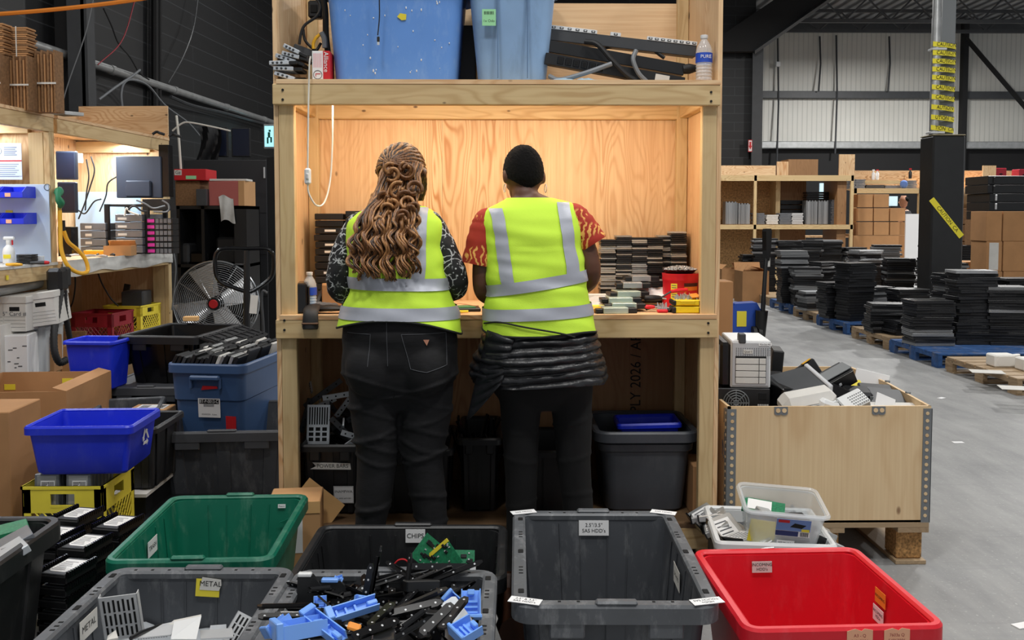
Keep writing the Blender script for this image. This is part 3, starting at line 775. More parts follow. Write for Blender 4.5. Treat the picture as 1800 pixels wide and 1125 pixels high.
o = b.build('barcode', m['ink'], p); text('1x Odo', 0.015, (0, -0.014, 0.001), m['ink'], p, (0, 0, 0))
# usb cable hanging in front of the blue tote
q = W(665, 72, 3.775)
o = thing('usb_cable', 'thin black cable with plug dangling before the bright blue tote', 'cable', tuple(q))
b = B(); b.tube([p_ - q for p_ in bez([W(670, -40, 3.74), W(667, -5, 3.755), W(667, 30, 3.77), W(664, 62, 3.775)], 16)], 0.0026, 6); b.build('cord', m['rubber'], o)
B().cbox((0, 0, 0.006), (0.011, 0.007, 0.024), ch=0.003).build('plug', m['rubber'], o)
B().cbox((0, 0, -0.01), (0.009, 0.005, 0.012)).build('plug_tip', m['alu'], o)
# bracket heap on the left of the shelf
BR = [(497, 92, 14, 'fifth'), (502, 106, 12, 'fourth')]
def bracket(label, pxa, pya, pxb, pyb, Y, sw=0.014):
 a, c = W(pxa, pya, Y), W(pxb, pyb, Y); L = (c - a).length
 t = thing('drive_bracket', label, 'bracket', tuple((a+c)/2), 0, 'steel brackets heaped on the top shelf', rot=look_rot(c - a).to_euler())
 B().box(-L/2, L/2, -0.05, 0.05, -sw/2, sw/2, ch=0.002).build('bracket_body', m['zinc'], t)
 b = B()
 for k in range(3): b.ball((-L*0.3 + k*L*0.22, -0.0505, 0), (0.005, 0.003, 0.005), 10, 6)
 b.build('rivets', m['darksteel'], t)
 B().box(L*0.5, L*0.5+0.035, -0.045, 0.05, -sw/2, sw/2*0.8, ch=0.003).build('latch', m['black'], t)
 return t
for k, (xa, ya, xb, yb) in enumerate([(503, 83, 530, 96), (500, 96, 530, 104), (489, 100, 524, 112), (478, 114, 512, 113), (485, 123, 520, 124), (487, 131, 522, 142)]):
 bracket('silver drive bracket, %s in the heap beside the red and white glove box' % nth(k), xa, ya, xb, yb, 3.80 + 0.004*(k % 3), 0.016)
cpt = W(519, 84, 3.90)
o = slab(0.1, 0.12, 0.03).build('drive_caddy', m['darksteel']); o.location = (cpt.x+0.02, 4.0, cpt.z-0.02); o.rotation_euler = (0, 0.35, 0.1)
tag(o, 'dark grey caddy leaning behind the heap of silver brackets', 'caddy')
o = slab(0.13, 0.2, 0.022).build('drive_caddy', m['black']); o.location = (W(515, 143, 3.9).x, 3.95, SZ); tag(o, 'black caddy lying flat under the heap of silver brackets', 'caddy')
# glove box
a, c = W(548, 141, 3.80), W(580, 141, 3.80)
t = thing('glove_box', 'red and white glove box standing beside the bright blue tote', 'box', ((a.x+c.x)/2, 3.86, SZ), 0.03)
B().box(-0.037, 0.035, -0.06, 0.06, 0, 0.122, ch=0.002).build('carton', m['white'], t)
st = B().box(0.008, 0.0352, -0.0612, 0.06, 0.002, 0.1225).build('red_stripe', m['redsticker'], t)
text('Alliance', 0.026, (0.02, -0.0625, 0.077), m['white'], st, (PI/2, PI/2, 0))
text('L', 0.03, (-0.014, -0.0615, 0.026), m['redsticker'], t, (PI/2, PI/2, 0))
b = B(); b.tube([(-0.014 + 0.017*math.cos(a_*PI/12), -0.0608, 0.026 + 0.017*math.sin(a_*PI/12)) for a_ in range(25)], 0.0012, 5); b.build('ring_mark', m['inkgrey'], t)
b = B()
for k in range(7): b.box(-0.03 + k*0.005, -0.0285 + k*0.005, -0.0608, -0.0605, 0.055, 0.112)
o = b.build('fine_print', mat('pink_print', (226, 130, 140), 0.7), t); o['kind'] = 'stuff'
# adapter and cables above the glove box
q = W(552, 14, 4.0)
t = thing('power_adapter', 'black power adapter box held up among cables behind glove box', 'power adapter', (q.x, 4.04, q.z))
B().cbox((0, 0, 0), (0.06, 0.05, 0.075), ch=0.008).build('case', m['blackm'], t)
B().cbox((-0.003, -0.027, 0), (0.03, 0.006, 0.036), ch=0.004).build('socket', m['dark'], t)
def wcable(name, pts, r, mt, label, cat='cable', n=30, group=None, Y=3.9):
 P = [W(x, y, (z if z else Y)) for x, y, z in pts]
 o = B().tube(bez(P, n), r, 8).build(name, m[mt]); return tag(o, label, cat, group)
wcable('power_cable', [(552, -8, 3.93), (563, 10, 3.92), (557, 28, 3.90), (536, 44, 3.9), (529, 60, 3.9), (526, 78, 3.9)], 0.006, 'rubber', 'black cord curving from the adapter down to the silver brackets')
wcable('power_cable', [(533, 52, 3.95), (536, 70, 3.95), (546, 82, 3.95), (556, 88, 3.95), (564, 76, 3.96)], 0.006, 'rubber', 'black cord sagging just above the glove box')
wcable('power_cable', [(568, -6, 3.98), (572, 20, 3.98), (573, 60, 3.98), (577, 100, 3.98), (579, 141, 3.98)], 0.013, 'rubber', 'thick coiled black cable standing between glove box and blue tote')
wcable('power_cable', [(551, 86, 3.93), (551, 76, 3.93), (556, 66, 3.93), (566, 58, 3.94)], 0.007, 'hose', 'short yellow cord looping behind the glove box')
wcable('power_cable', [(565, 57, 3.93), (570, 68, 3.93), (571, 84, 3.93)], 0.011, 'greycable', 'grey braided cord end behind the glove box')
# gap between the two totes
o = slab(0.12, 0.2, 0.3).build('power_unit', m['black']); q = W(815, 60, 4.2); o.location = (q.x - 0.005, 4.26, SZ); tag(o, 'black equipment case in the gap between the two blue totes', 'equipment')
# power distribution strips
def strip(label, xa, ya, xb, yb, Y, dY, hh, dd, mt, outlets, face='top', ot=m['whitep']):
 a, c = W(xa, ya, Y), W(xb, yb, Y + dY); L = (c - a).length
 t = thing('power_strip', label, 'power strip', tuple((a+c)/2), 0, None, rot=look_rot(c - a).to_euler())
 B().box(-L/2, L/2, 0, dd, -hh, 0, ch=0.002).build('housing', m[mt], t)
 for x0, x1, nn in outlets:
  if face == 'top':
   p = B().box(L*x0, L*x1, -0.003, 0.012, -0.001, 0.015, ch=0.001).build('outlet_panel', ot, t)
   b = B()
   for k in range(nn):
    xx = L*(x0 + (x1-x0)*(k+0.5)/nn); b.cbox((xx, -0.0052, 0.0068), (0.009, 0.002, 0.004))
   for k in range(nn):
    xx = L*(x0 + (x1-x0)*(k+0.5)/nn); B().cbox((xx, -0.004, 0.0068), (0.016, 0.002, 0.0085), ch=0.001).build('outlet', m['dark'], p)
   b.build('outlet_pins', ot, p)['kind'] = 'stuff'
  else:
   for k in range(nn):
    xx = L*(x0 + (x1-x0)*(k+0.5)/nn)
    q_ = B().cbox((xx, -0.0015, -hh*0.5), (0.026, 0.004, 0.03), ch=0.003).build('outlet', m['blackg'], t)
    B().cbox((xx, -0.004, -hh*0.5), (0.013, 0.002, 0.016)).build('socket', m['dark'], q_)
 return t
strip('grey power strip with white outlet panels, uppermost of the three', 966, 50, 1225, 80, 3.95, 0.02, 0.048, 0.05, 'darksteel', [(-0.5, -0.18, 6), (-0.09, -0.02, 1), (0.16, 0.5, 8)])
strip('plain black power strip with a paper tag near its plug end', 966, 70, 1205, 112, 3.90, 0.02, 0.05, 0.05, 'blackm', [])
s3 = strip('black power strip with a row of black outlets, lowest of three', 960, 92, 1205, 136, 3.86, 0.02, 0.046, 0.05, 'blackm', [(-0.42, -0.08, 6)], 'front')
q = W(1175, 117, 3.86)
B().cbox((0.2, -0.002, -0.022), (0.06, 0.002, 0.03)).build('paper_tag', m['offwhite'], s3)
o = B().tube([W(1200, 122, 3.93), W(1212, 121, 3.93), W(1224, 120, 3.93)], [0.02, 0.022, 0.014], 10).build('cable_plug', m['rubber']); tag(o, 'black plug at the right end of the plain black power strip', 'plug')
wcable('power_cable', [(1028, 73, 3.88), (1050, 78, 3.86), (1075, 105, 3.845), (1100, 130, 3.84), (1118, 142, 3.84)], 0.011, 'rubber', 'thick black cord running diagonally down across the power strips')
wcable('power_cable', [(1118, 89, 3.87), (1113, 105, 3.85), (1122, 128, 3.84), (1137, 144, 3.84)], 0.010, 'greycable', 'grey cord hooked over the plain black power strip')
wcable('power_cable', [(965, 134, 3.86), (985, 140, 3.84), (1030, 128, 3.83), (1075, 112, 3.84)], 0.010, 'greycable', 'grey cord sweeping up from beside the grey-blue tote')
wcable('power_cable', [(1064, 84, 3.98), (1100, 78, 3.98), (1140, 84, 3.98), (1168, 102, 3.97)], 0.008, 'rubber', 'thin black cord arching behind the plain black power strip')
# mask packs
for k, (x, y, c_) in enumerate(((990, 144, 'mint'), (1030, 143, 'slate'))):
 q = W(x, y, 3.82); b = B()
 b.grid(lambda u, v: ((u-0.5)*0.13, (v-0.5)*0.1, 0.014*math.sin(PI*u)*math.sin(PI*v) + 0.004*mnoise.noise((u*6+k*9, v*6, 0)) + 0.002), 14, 10)
 b.box(-0.06, 0.06, -0.045, 0.045, 0, 0.003)
 o = b.build('mask_packet', mat('pale_blue_packet', (170, 206, 228), 0.25)); o.location = (q.x, 3.82, SZ); tag(o, ['pale blue plastic packet beside the grey-blue tote', 'pale blue plastic packet under the lowest power strip'][k], 'packet')
q = W(1240, 140, 3.80)
bottle('water_bottle', 'empty clear water bottle with blue label on the top shelf', (q.x, 3.83, SZ), 0.195, 0.034, 'clear', 'water', words='PURE')
# ------------------------------------------------------------------ on the desk
DZ = 1.0685
def at_desk(px, Y): return W(px, 540, Y).x
# left stack of drive trays
x0, x1 = W(562, 400, 4.30).x, W(604, 400, 4.30).x
zt = W(580, 374, 4.22).z; n_ = 13; th = (zt - DZ) / n_
tray = slab(0.128, 0.14, th - 0.0035, 0.003).mesh('drive_tray', m['drive'])
tm = B().box(-0.02, 0.03, -0.0705, -0.07, th*0.3, th*0.62).mesh('front_label', m['white'])
rr = random.Random(5)
for k in range(n_):
 o = bpy.data.objects.new('drive_tray', tray); C.objects.link(o)
 o.location = (x0 + 0.055 + rr.uniform(-0.003, 0.003), 4.29, zt - th*(k+1)); o.rotation_euler = (0, 0, rr.uniform(-0.02, 0.02))
 tag(o, 'black drive tray, %s in the stack by the left arm' % nth(k), 'drive tray', 'drive trays stacked at the left of the desk')
 if k in (2, 4, 5, 8, 10):
  l_ = bpy.data.objects.new('front_label', tm); C.objects.link(l_); l_.parent = o
for k in range(14):
 o = bpy.data.objects.new('drive_tray', tray); C.objects.link(o)
 o.location = (x0 + 0.19, 4.31, zt + 0.012 - th*(k+1)); o.rotation_euler = (0, 0, 0.05)
 tag(o, 'black drive tray, %s in the stack hidden mostly by the left woman' % nth(k), 'drive tray', 'drive trays in the second stack')
# router box, cloth, bottle, paper, gloves
t = thing('router_box', 'black upright box at the left end of the desk', 'equipment', (W(526, 545, 3.80).x, 3.87, DZ), 0.15)
B().box(-0.022, 0.022, -0.07, 0.07, 0, 0.125, ch=0.006).build('case', m['blackg'], t)
B().box(0.0225, 0.03, -0.05, 0.05, 0.02, 0.11, ch=0.004).build('back_panel', m['black'], t)
bottle('water_bottle', 'small water bottle with pale blue label beside the black gloves', (W(543, 538, 3.88).x, 3.90, DZ), 0.165, 0.0295, 'clear', 'iceblue' if 'iceblue' in m else 'water', full=0.5)
o = B().box(-0.1, 0.1, -0.002, 0.002, 0, 0.11).build('paper_sheet', m['white'], None, (W(535, 500, 4.3).x + 0.06, 4.26, DZ), rot=(-0.15, 0.05, 0.1)); tag(o, 'white paper sheet leaning behind the small water bottle', 'paper')
o = B().tube(bez([(W(556, 540, 4.0).x, 4.0, DZ+0.012), (W(566, 510, 4.05).x, 4.05, DZ+0.06), (W(580, 490, 4.1).x, 4.1, DZ+0.09), (W(600, 478, 4.12).x, 4.12, DZ+0.1)], 14), 0.016, 8).build('hand_tool', m['rubber']); tag(o, 'black tool lying behind the small water bottle', 'tool')
o = carton('cardboard_box', 'small cardboard box behind the left woman\'s elbow', (W(592, 530, 4.02).x, 4.05, DZ), 0.1, 0.13, 0.1, 0.105)
o = B().cbox((0, 0, 0.006), (0.07, 0.05, 0.012), ch=0.004).build('tape_roll', m['alu'], None, (W(561, 520, 3.95).x, 3.96, DZ)); tag(o, 'small grey metal piece between bottle and gloves', 'metal part')
def glove(label, pts, widths, mt, drape=None):
 t = thing('work_glove', label, 'glove', tuple(pts[0])); L = Vector(pts[0])
 b = B(); P = bez([Vector(p) - L for p in pts], 20)
 rad = [widths[min(int(i/20*(len(widths)-1)), len(widths)-2)]*(1-((i/20*(len(widths)-1)) % 1)) + widths[min(int(i/20*(len(widths)-1)), len(widths)-2)+1]*((i/20*(len(widths)-1)) % 1) for i in range(21)]
 b.tube(P, rad, 12, 0, True, None, 0.42); b.build('glove_body', m[mt], t)
 return t, L
g, L = glove('grey and black work glove drooping over the desk edge', [(W(552, 530, 3.83).x, 3.86, DZ+0.024), (W(548, 540, 3.78).x, 3.79, DZ+0.024), (W(546, 552, 3.74).x, 3.742, DZ+0.006), (W(545, 566, 3.72).x, 3.722, DZ-0.055)], [0.03, 0.034, 0.03, 0.033], 'rubber')
p = W(545, 569, 3.722)
B().cbox((p.x - L.x, 3.722 - L.y, p.z - L.z), (0.066, 0.022, 0.008), ch=0.003, M=Tm((0,0,0),(0,0,0))).build('cuff_band', mat('brown_cuff', (92, 66, 48), 0.8), g)
for k in range(4):
 a = Vector((W(550 + k*4, 533, 3.84).x, 3.85 + 0.01*k, DZ+0.02)) - L
 B().tube(bez([a, a + Vector((0.02 + 0.006*k, 0.03, 0.012 - 0.003*k)), a + Vector((0.03 + 0.008*k, 0.06, 0.0))], 8), [0.011]*8 + [0.007], 8).build('finger', mat('grey_glove_palm', (92, 93, 96), 0.7) if k == 0 else bpy.data.materials['grey_glove_palm'], g)
g, L = glove('dark work glove lying flat along the desk edge', [(W(560, 536, 3.79).x, 3.82, DZ+0.02), (W(580, 536, 3.79).x, 3.81, DZ+0.022), (W(600, 538, 3.79).x, 3.815, DZ+0.02)], [0.03, 0.034, 0.026], 'rubber')
for k in range(4):
 a = Vector((W(597, 537, 3.80).x, 3.80 + 0.014*k, DZ+0.018)) - L
 B().tube(bez([a, a + Vector((0.025, 0.004, 0.004)), a + Vector((0.045 - 0.006*abs(k-1), 0.006, -0.004))], 8), [0.011]*8 + [0.007], 8).build('finger', bpy.data.materials['grey_glove_palm'], g)
# circuit board between the women
t = thing('circuit_board_tray', 'open drive tray with wires on the desk between the women', 'circuit board', (W(806, 530, 3.9).x, 3.92, DZ), 0.1)
B().box(-0.09, 0.09, -0.06, 0.06, 0, 0.014, ch=0.003).build('tray', m['black'], t)
B().box(-0.08, 0.07, -0.05, 0.05, 0.014, 0.017).build('board', m['pcb'], t)
b = B(); b.tube(bez([(-0.06, -0.04, 0.02), (0.0, -0.055, 0.035), (0.06, -0.04, 0.024), (0.085, 0.0, 0.02)], 14), 0.002, 5); b.build('wire', m['salmon'], t)
o = B().tube([(0, 0, 0), (0.05, 0.01, 0)], [0.006, 0.005], 8).build('screwdriver', m['yellow'], None, (W(802, 548, 3.82).x, 3.8, DZ+0.007)); tag(o, 'tiny yellow tool at the desk edge between the women', 'tool')
# stacks of small drives, right
sx = [(1055, 1083, 418), (1083, 1110, 412), (1110, 1138, 415), (1138, 1165, 414), (1165, 1180, 411), (1180, 1206, 404)]
DRV = {}
for nm, mt_ in (('drive', 'drive'), ('drivelight', 'drivelight'), ('drivesil', 'drivesil')):
 DRV[nm] = slab(0.0715, 0.1, 0.0078, 0.0012).mesh('small_drive', m[mt_])
rr = random.Random(11)
names = ['first', 'second', 'third', 'fourth', 'narrow fifth', 'sixth and last']
for si, (a, c, top) in enumerate(sx):
 xx = (W(a, 420, 4.26).x + W(c, 420, 4.26).x) / 2; ztop = W(a, top, 4.26).z
 n_ = int((ztop - DZ) / 0.0092)
 for k in range(n_):
  kind = 'drive'
  v = rr.random()
  if v < 0.3: kind = 'drivelight'
  if si == 2 and 12 < k < 19: kind = 'drivesil'
  elif v > 0.95: kind = 'drivesil'
  o = bpy.data.objects.new('small_drive', DRV[kind]); C.objects.link(o)
  o.location = (xx + rr.uniform(-0.0022, 0.0022), 4.30 + rr.uniform(-0.004, 0.004) + (0.03 if si == 4 else 0), DZ + 0.0092*(n_-1-k)); o.rotation_euler = (0, 0, rr.uniform(-0.03, 0.03))
  tag(o, '%s laptop drive, %s in the %s stack by the back panel' % ({'drive': 'black', 'drivelight': 'pale-edged', 'drivesil': 'silver'}[kind], nth(k), names[si]), 'hard drive', 'laptop drives stacked at the back of the desk')
# plastic bag marked SCRAP
q = W(1062, 505, 4.0)
t = thing('plastic_pouch', 'clear plastic pouch with handwriting beside the metal drive trays', 'plastic pouch', (q.x, 4.02, DZ))
b = B(); b.grid(lambda u, v: ((u-0.5)*0.2, (v-0.5)*0.16, 0.004 + 0.05*(math.sin(PI*u)*math.sin(PI*v))**0.5 + 0.006*mnoise.noise((u*5, v*5, 3))), 16, 14); b.build('pouch', m['cloudy'], t)
text('SCRAP', 0.02, (-0.0, -0.078, 0.04), m['ink'], t, (1.1, 0, 0))
B().box(-0.1, 0.11, 0.06, 0.1, 0.03, 0.055, ch=0.004).build('pouch_fold', m['offwhite'], t)
# pile of galvanized caddies
cad = [(1075, 540, 3.80, 'lowest of the metal caddies, nearest the desk edge'), (1092, 531, 3.87, 'second lowest of the metal caddies on the desk'), (1085, 522, 3.93, 'third from the bottom of the metal caddies on the desk'), (1098, 512, 3.99, 'largest of the metal caddies on the desk, under the pale ones'), (1108, 496, 4.06, 'fifth from the bottom of the metal caddies on the desk'), (1122, 487, 4.13, 'topmost pale caddy leaning on the laptop drive stacks')]
galvgreen = mat('galvanized_greenish_steel', (178, 192, 180), 0.35, 0.5, var=0.15)
for k, (px, py, Y, lb) in enumerate(cad):
 q = W(px, py, Y); w_ = 0.104 if k < 4 else 0.085
 z0 = DZ + [0, 0.012, 0.03, 0.052, 0.085, 0.11][k]
 t = thing('metal_caddy', lb, 'metal caddy', (q.x + 0.01, Y + 0.03, z0), rr.uniform(-0.12, 0.12), 'metal drive caddies on the desk')
 B().box(-w_/2, w_/2, -0.06, 0.06, 0, 0.025, ch=0.002).build('tray', galvgreen if k < 4 else m['drivesil'], t)
 B().box(w_/2, w_/2+0.04, -0.05, 0.04, 0, 0.022, ch=0.003).build('front_latch', m['black'], t)
 B().box(-w_/2-0.03, -w_/2, -0.05, 0.04, 0.002, 0.02, ch=0.003).build('rear_latch', m['black'], t)
o = B().grid(lambda u, v: ((u-0.5)*0.13, (v-0.5)*0.12, 0.05 + 0.03*v + 0.008*mnoise.noise((u*4, v*4, 8))), 12, 10).build('crumpled_paper', m['white'], None, (W(1150, 515, 4.08).x, 4.09, DZ)); tag(o, 'crumpled white paper between metal caddies and red coffee can', 'paper')
# coffee can full of screws
q = W(1201, 510, 4.0)
t = thing('coffee_can', 'red plastic coffee can with a tray of screws on top', 'can', (q.x, 4.06, DZ))
R_ = 0.078
b = B(); b.lathe([(R_*0.96, 0), (R_, 0.006), (R_, 0.03), (R_*0.97, 0.035), (R_*0.97, 0.105), (R_, 0.11), (R_*1.01, 0.116), (R_, 0.128), (R_*1.02, 0.132), (R_*1.02, 0.139), (R_*0.9, 0.139)], 36); b.build('can_body', mat('red_can_plastic', (206, 24, 40), 0.35), t)
def curved(b, a0, a1, z0, z1, r, mt=0, n=10):
 b.grid(lambda u, v: (r*math.sin(a0+(a1-a0)*u), -r*math.cos(a0+(a1-a0)*u), z0+(z1-z0)*v), n, 2, mt)
lb = B(); curved(lb, 0.02, 0.95, 0.036, 0.1, R_*0.975); lb = lb.build('front_label', mat('orange_brown_label', (226, 130, 36), 0.5), t)
b = B(); curved(b, 0.0, 0.97, 0.088, 0.102, R_*0.98); b.build('label_banner', mat('dark_banner', (60, 22, 20), 0.5), lb)
b = B(); curved(b, 0.12, 0.9, 0.05, 0.072, R_*0.98); b.build('label_hill', m['redsticker'], lb)
text('Folgers', 0.03, (0.031, -R_*0.95, 0.052), m['white'], lb, (PI/2, 0, 0.45))
b = B(); curved(b, -0.75, -0.38, 0.038, 0.1, R_*0.98); yl = b.build('yellow_label', m['yelsticker'], t)
b = B()
for k in range(6): curved(b, -0.7, -0.43, 0.046 + k*0.009, 0.049 + k*0.009, R_*0.985)
o = b.build('label_lines', m['inkgrey'], yl); o['kind'] = 'stuff'
t.scale = (1.03, 1.03, 1.08)
t = thing('screw_tray', 'black tray heaped with loose steel screws on the coffee can', 'tray', (q.x - 0.004, 4.06, DZ + 0.151))
B().lathe([(0.06, 0), (0.074, 0.014), (0.078, 0.016), (0.072, 0.015), (0.05, 0.006)], 28).build('tray', m['black'], t)
b = B()
for k in range(330):
 r_ = 0.07*math.sqrt(rr.random()); a_ = rr.uniform(0, 2*PI); d_ = Vector((rr.gauss(0,1), rr.gauss(0,1), rr.gauss(0,0.6))).normalized()*0.006
 c_ = Vector((r_*math.cos(a_), r_*math.sin(a_), 0.012 + 0.014*(1-(r_/0.07)**2) + rr.uniform(0, 0.004)))
 b.tube([c_-d_, c_+d_*0.7, c_+d_], [0.0012, 0.0012, 0.0028], 5)
o = b.build('loose_screws', m['zinc'], t); o['kind'] = 'stuff'
# yellow bit case
q = W(1206, 545, 3.82)
t = thing('bit_case', 'open yellow and black bit case at the desk\'s right end', 'tool case', (q.x, 3.83, DZ), -0.02)
for z0, z1, nm in ((0, 0.028, 'base'), (0.032, 0.056, 'upper_tray')):
 c_ = B().box(-0.056, 0.056, -0.045, 0.045, z0, z1, ch=0.004).build(nm, mat('case_yellow', (240, 208, 20), 0.4) if nm == 'base' else bpy.data.materials['case_yellow'], t)
 for sxx in (-1, 1): B().box(sxx*0.062, sxx*0.046, -0.048, 0.048, z0, z1-0.002, ch=0.004).build('corner_guard', m['black'], c_)
B().box(-0.03, 0.03, -0.049, -0.044, 0.036, 0.052, ch=0.002).build('latch', mat('case_latch', (226, 190, 10), 0.4), t)
b = B()
for k in range(60):
 x_, y_ = rr.uniform(-0.05, 0.05), rr.uniform(-0.035, 0.035); b.tube([(x_, y_, 0.055), (x_+rr.uniform(-.004,.004), y_+rr.uniform(-.004,.004), 0.066+rr.uniform(0,0.012))], [0.0022, 0.0018], 6)
o = b.build('driver_bits', m['zinc'], t); o['kind'] = 'stuff'
B().box(0.024, 0.06, -0.03, 0.035, 0.058, 0.066, ch=0.003, M=Tm((0,0,0.004),(0.1,-0.1,0))).build('case_lid_piece', m['orange'], t)
o = thing('pliers', 'red-handled pliers lying on top of the yellow bit case', 'pliers', (q.x - 0.03, 3.85, DZ + 0.085), 0.15)
B().tube([(-0.03, 0, 0), (0.0, 0.003, 0.004), (0.045, 0.008, 0.006)], [0.007, 0.009, 0.008], 8).build('grip', m['redtote'], o)
B().tube([(-0.075, -0.004, -0.024), (-0.03, 0, 0)], [0.003, 0.004], 6).build('jaw', m['darksteel'], o)
# red ratchet holder, dark tools
q = W(1165, 548, 3.80)
t = thing('socket_holder', 'small red holder with upright steel bits at the desk edge', 'bit holder', (q.x, 3.82, DZ))
B().box(-0.02, 0.024, -0.014, 0.014, 0, 0.014, ch=0.004).build('holder', m['redtote'], t)
b = B()
for k in range(7): b.cyl((-0.016+k*0.006, 0.0, 0.014), (-0.016+k*0.006+rr.uniform(-.003,.003), 0.004, 0.034+rr.uniform(0,0.01)), 0.0026, 0.002, 6)
o = b.build('steel_bits', m['zinc'], t); o['kind'] = 'stuff'
def driver(label, px, Y, rz, mt, ln=0.09, shaft=0.07, z=0.012, r=0.012):
 t = thing('screwdriver', label, 'screwdriver', (W(px, 545, Y).x, Y, DZ + z), rz)
 B().tube([(0,0,0), (0.006,0,0), (ln*0.5,0,0), (ln*0.85,0,0), (ln,0,0)], [r*0.7, r, r*1.05, r*0.85, r*0.6], 10).build('handle', m[mt], t)
 B().cyl((ln,0,0), (ln+shaft,0,-0.004), 0.003, None, 8).build('shaft', m['zinc'], t)
 return t
driver('screwdriver with yellow handle by the right woman\'s vest, nearer the edge', 1040, 3.81, 0.5 - PI*0, 'hose', 0.075, 0.03)
driver('screwdriver with lime yellow handle behind the nearer yellow one', 1036, 3.88, 0.05, 'yellow', 0.08, 0.05, 0.018, 0.009)
driver('black-handled driver in front of the crumpled paper', 1133, 3.93, 0.1, 'rubber', 0.075, 0.02, 0.05, 0.014)
driver('red and black driver left of the small red holder', 1130, 3.86, -0.15, 'redtote', 0.05, 0.06, 0.02, 0.009)
o = B().tube(bez([(0, 0, 0), (0.04, 0.01, 0.01), (0.07, -0.01, 0.0), (0.1, -0.03, -0.006)], 10), 0.008, 8).build('hand_tool', m['rubber'], None, (W(1136, 535, 3.85).x, 3.86, DZ + 0.012)); tag(o, 'black plier handle beside the small red holder', 'tool')
# ------------------------------------------------------------------ under the desk
BZ = 0.1965
def blk_crate(name, label, xc, Y, w, d, h, z=BZ, rz=0):
 return tote(name, label, 'storage tote', (xc, Y, z), rz, w, d, h, m['black'], taper=0.9, r=0.03, lip=0.02, lip_h=0.03, ribs=True, grooves=False, handles=False, tabs=True)
xa, xb = W(520, 850, 3.86).x, W(640, 850, 3.86).x
t = blk_crate('storage_tote', 'black tote of metal caddies under the desk, by the left post', (xa+xb)/2, 4.10, 0.27, 0.5, 0.31)
p = B().prism([(-0.085, -0.013), (-0.06, 0.0), (-0.075, 0.017), (0.085, 0.012), (0.088, -0.016)], 0, 0.001).build('tape_label', m['offwhite'], t, (0.0, -0.231, 0.215), rot=(PI/2 + 0.08, 0, 0))
text('POWER BARS', 0.024, (0.01, 0.0, 0.0012), m['ink'], p, (0, 0, 0), sx=0.92)
p = B().cbox((0, 0, 0), (0.084, 0.076, 0.001)).build('printed_card', m['white'], t, (0.055, -0.227, 0.09), rot=(PI/2 + 0.08, 0, 0))
text('INAMPWA', 0.016, (0.0, 0.014, 0.001), m['ink'], p, (0, 0.0, 0)); text('tel. (604) 669-2201', 0.0085, (0, -0.016, 0.001), m['ink'], p, (0, 0, 0))
b = B(); b.tube([(-0.04, -0.036, 0.0006), (0.04, -0.036, 0.0006), (0.04, 0.036, 0.0006), (-0.04, 0.036, 0.0006), (-0.04, -0.036, 0.0006)], 0.0008, 4); b.build('card_border', m['inkgrey'], p)
TC = t.location
rr = random.Random(21)
def perf_plate(name, label, w, h, loc, rot, mt, group=None, slots=True, cat='metal plate', grid=False):
 t = thing(name, label, cat, loc, 0, group, rot)
 b = B(); b.box(-w/2, w/2, -0.0015, 0.0015, -h/2, h/2); b.box(-w/2, -w/2+0.002, -0.0015, 0.02, -h/2, h/2); b.box(w/2-0.002, w/2, -0.0015, 0.02, -h/2, h/2)
 b.build('plate', m[mt], t)
 s_ = B(); nn = int(w / 0.012)
 for k in range(nn):
  x_ = -w/2 + 0.012 + (w-0.024)*k/(nn-1)
  if grid:
   s_.box(x_-0.0028, x_+0.0028, -0.0022, 0.0022, 0.0, h*0.44)
  else:
   for j, (za, zb) in enumerate(((-0.42, -0.2), (-0.16, 0.1), (0.14, 0.42))):
    s_.box(x_-0.0026, x_+0.0026, -0.0022, 0.0022, h*za, h*(zb - 0.03*(k % 2)))
 if grid:
  for i in range(3):
   for j in range(3): s_.box(-w*0.4 + i*w*0.29, -w*0.4 + i*w*0.29 + w*0.2, -0.0022, 0.0022, -h*0.42 + j*h*0.13, -h*0.42 + j*h*0.13 + h*0.09)
 o = s_.build('slots', m['dark'], t); o['kind'] = 'stuff'
 return t
q = W(558, 748, 3.95)
perf_plate('metal_caddy_plate', 'upright slotted metal caddy leaning in the black tote by the left post', 0.098, 0.17, (q.x, 3.97, q.z), (-0.12, 0.03, 0.1), 'zinc', None, grid=True)
rails = [(535, 715, 600, 668, 4.1), (540, 725, 590, 700, 4.08), (567, 700, 628, 690, 4.0), (582, 735, 622, 775, 3.95), (600, 760, 650, 775, 3.93), (600, 790, 632, 768, 3.92), (530, 760, 545, 700, 4.05), (620, 700, 650, 760, 4.0), (548, 690, 545, 672, 4.2), (610, 740, 650, 720, 4.05), (528, 790, 560, 780, 4.1), (590, 785, 630, 790, 4.0)] + [(x_, y_, x_ + rr.uniform(-40, 45), y_ - rr.uniform(8, 40), rr.uniform(3.95, 4.2)) for x_, y_ in [(rr.uniform(540, 640), rr.uniform(715, 790)) for _ in range(16)]]
for k, (xa_, ya_, xb_, yb_, Y) in enumerate(rails):
 a, c = W(xa_, ya_, Y), W(xb_, yb_, Y + 0.03); L = (c-a).length
 t = thing('metal_rail', 'thin metal rail jumbled among others in the black left-post tote', 'metal rail', tuple((a+c)/2), 0, 'metal rails in the black tote', rot=look_rot(c-a).to_euler())
 b = B(); b.box(-L/2, L/2, -0.004, 0.004, -0.012, 0.012, ch=0.001); b.build('rail', m['zinc' if k % 3 else 'darksteel'], t)
 b = B()
 for j in range(4): b.cyl((-L*0.36 + j*L*0.24, -0.0046, 0), (-L*0.36 + j*L*0.24, 0.0046, 0), 0.004, None, 8)
 o = b.build('holes', m['dark'], t); o['kind'] = 'stuff'
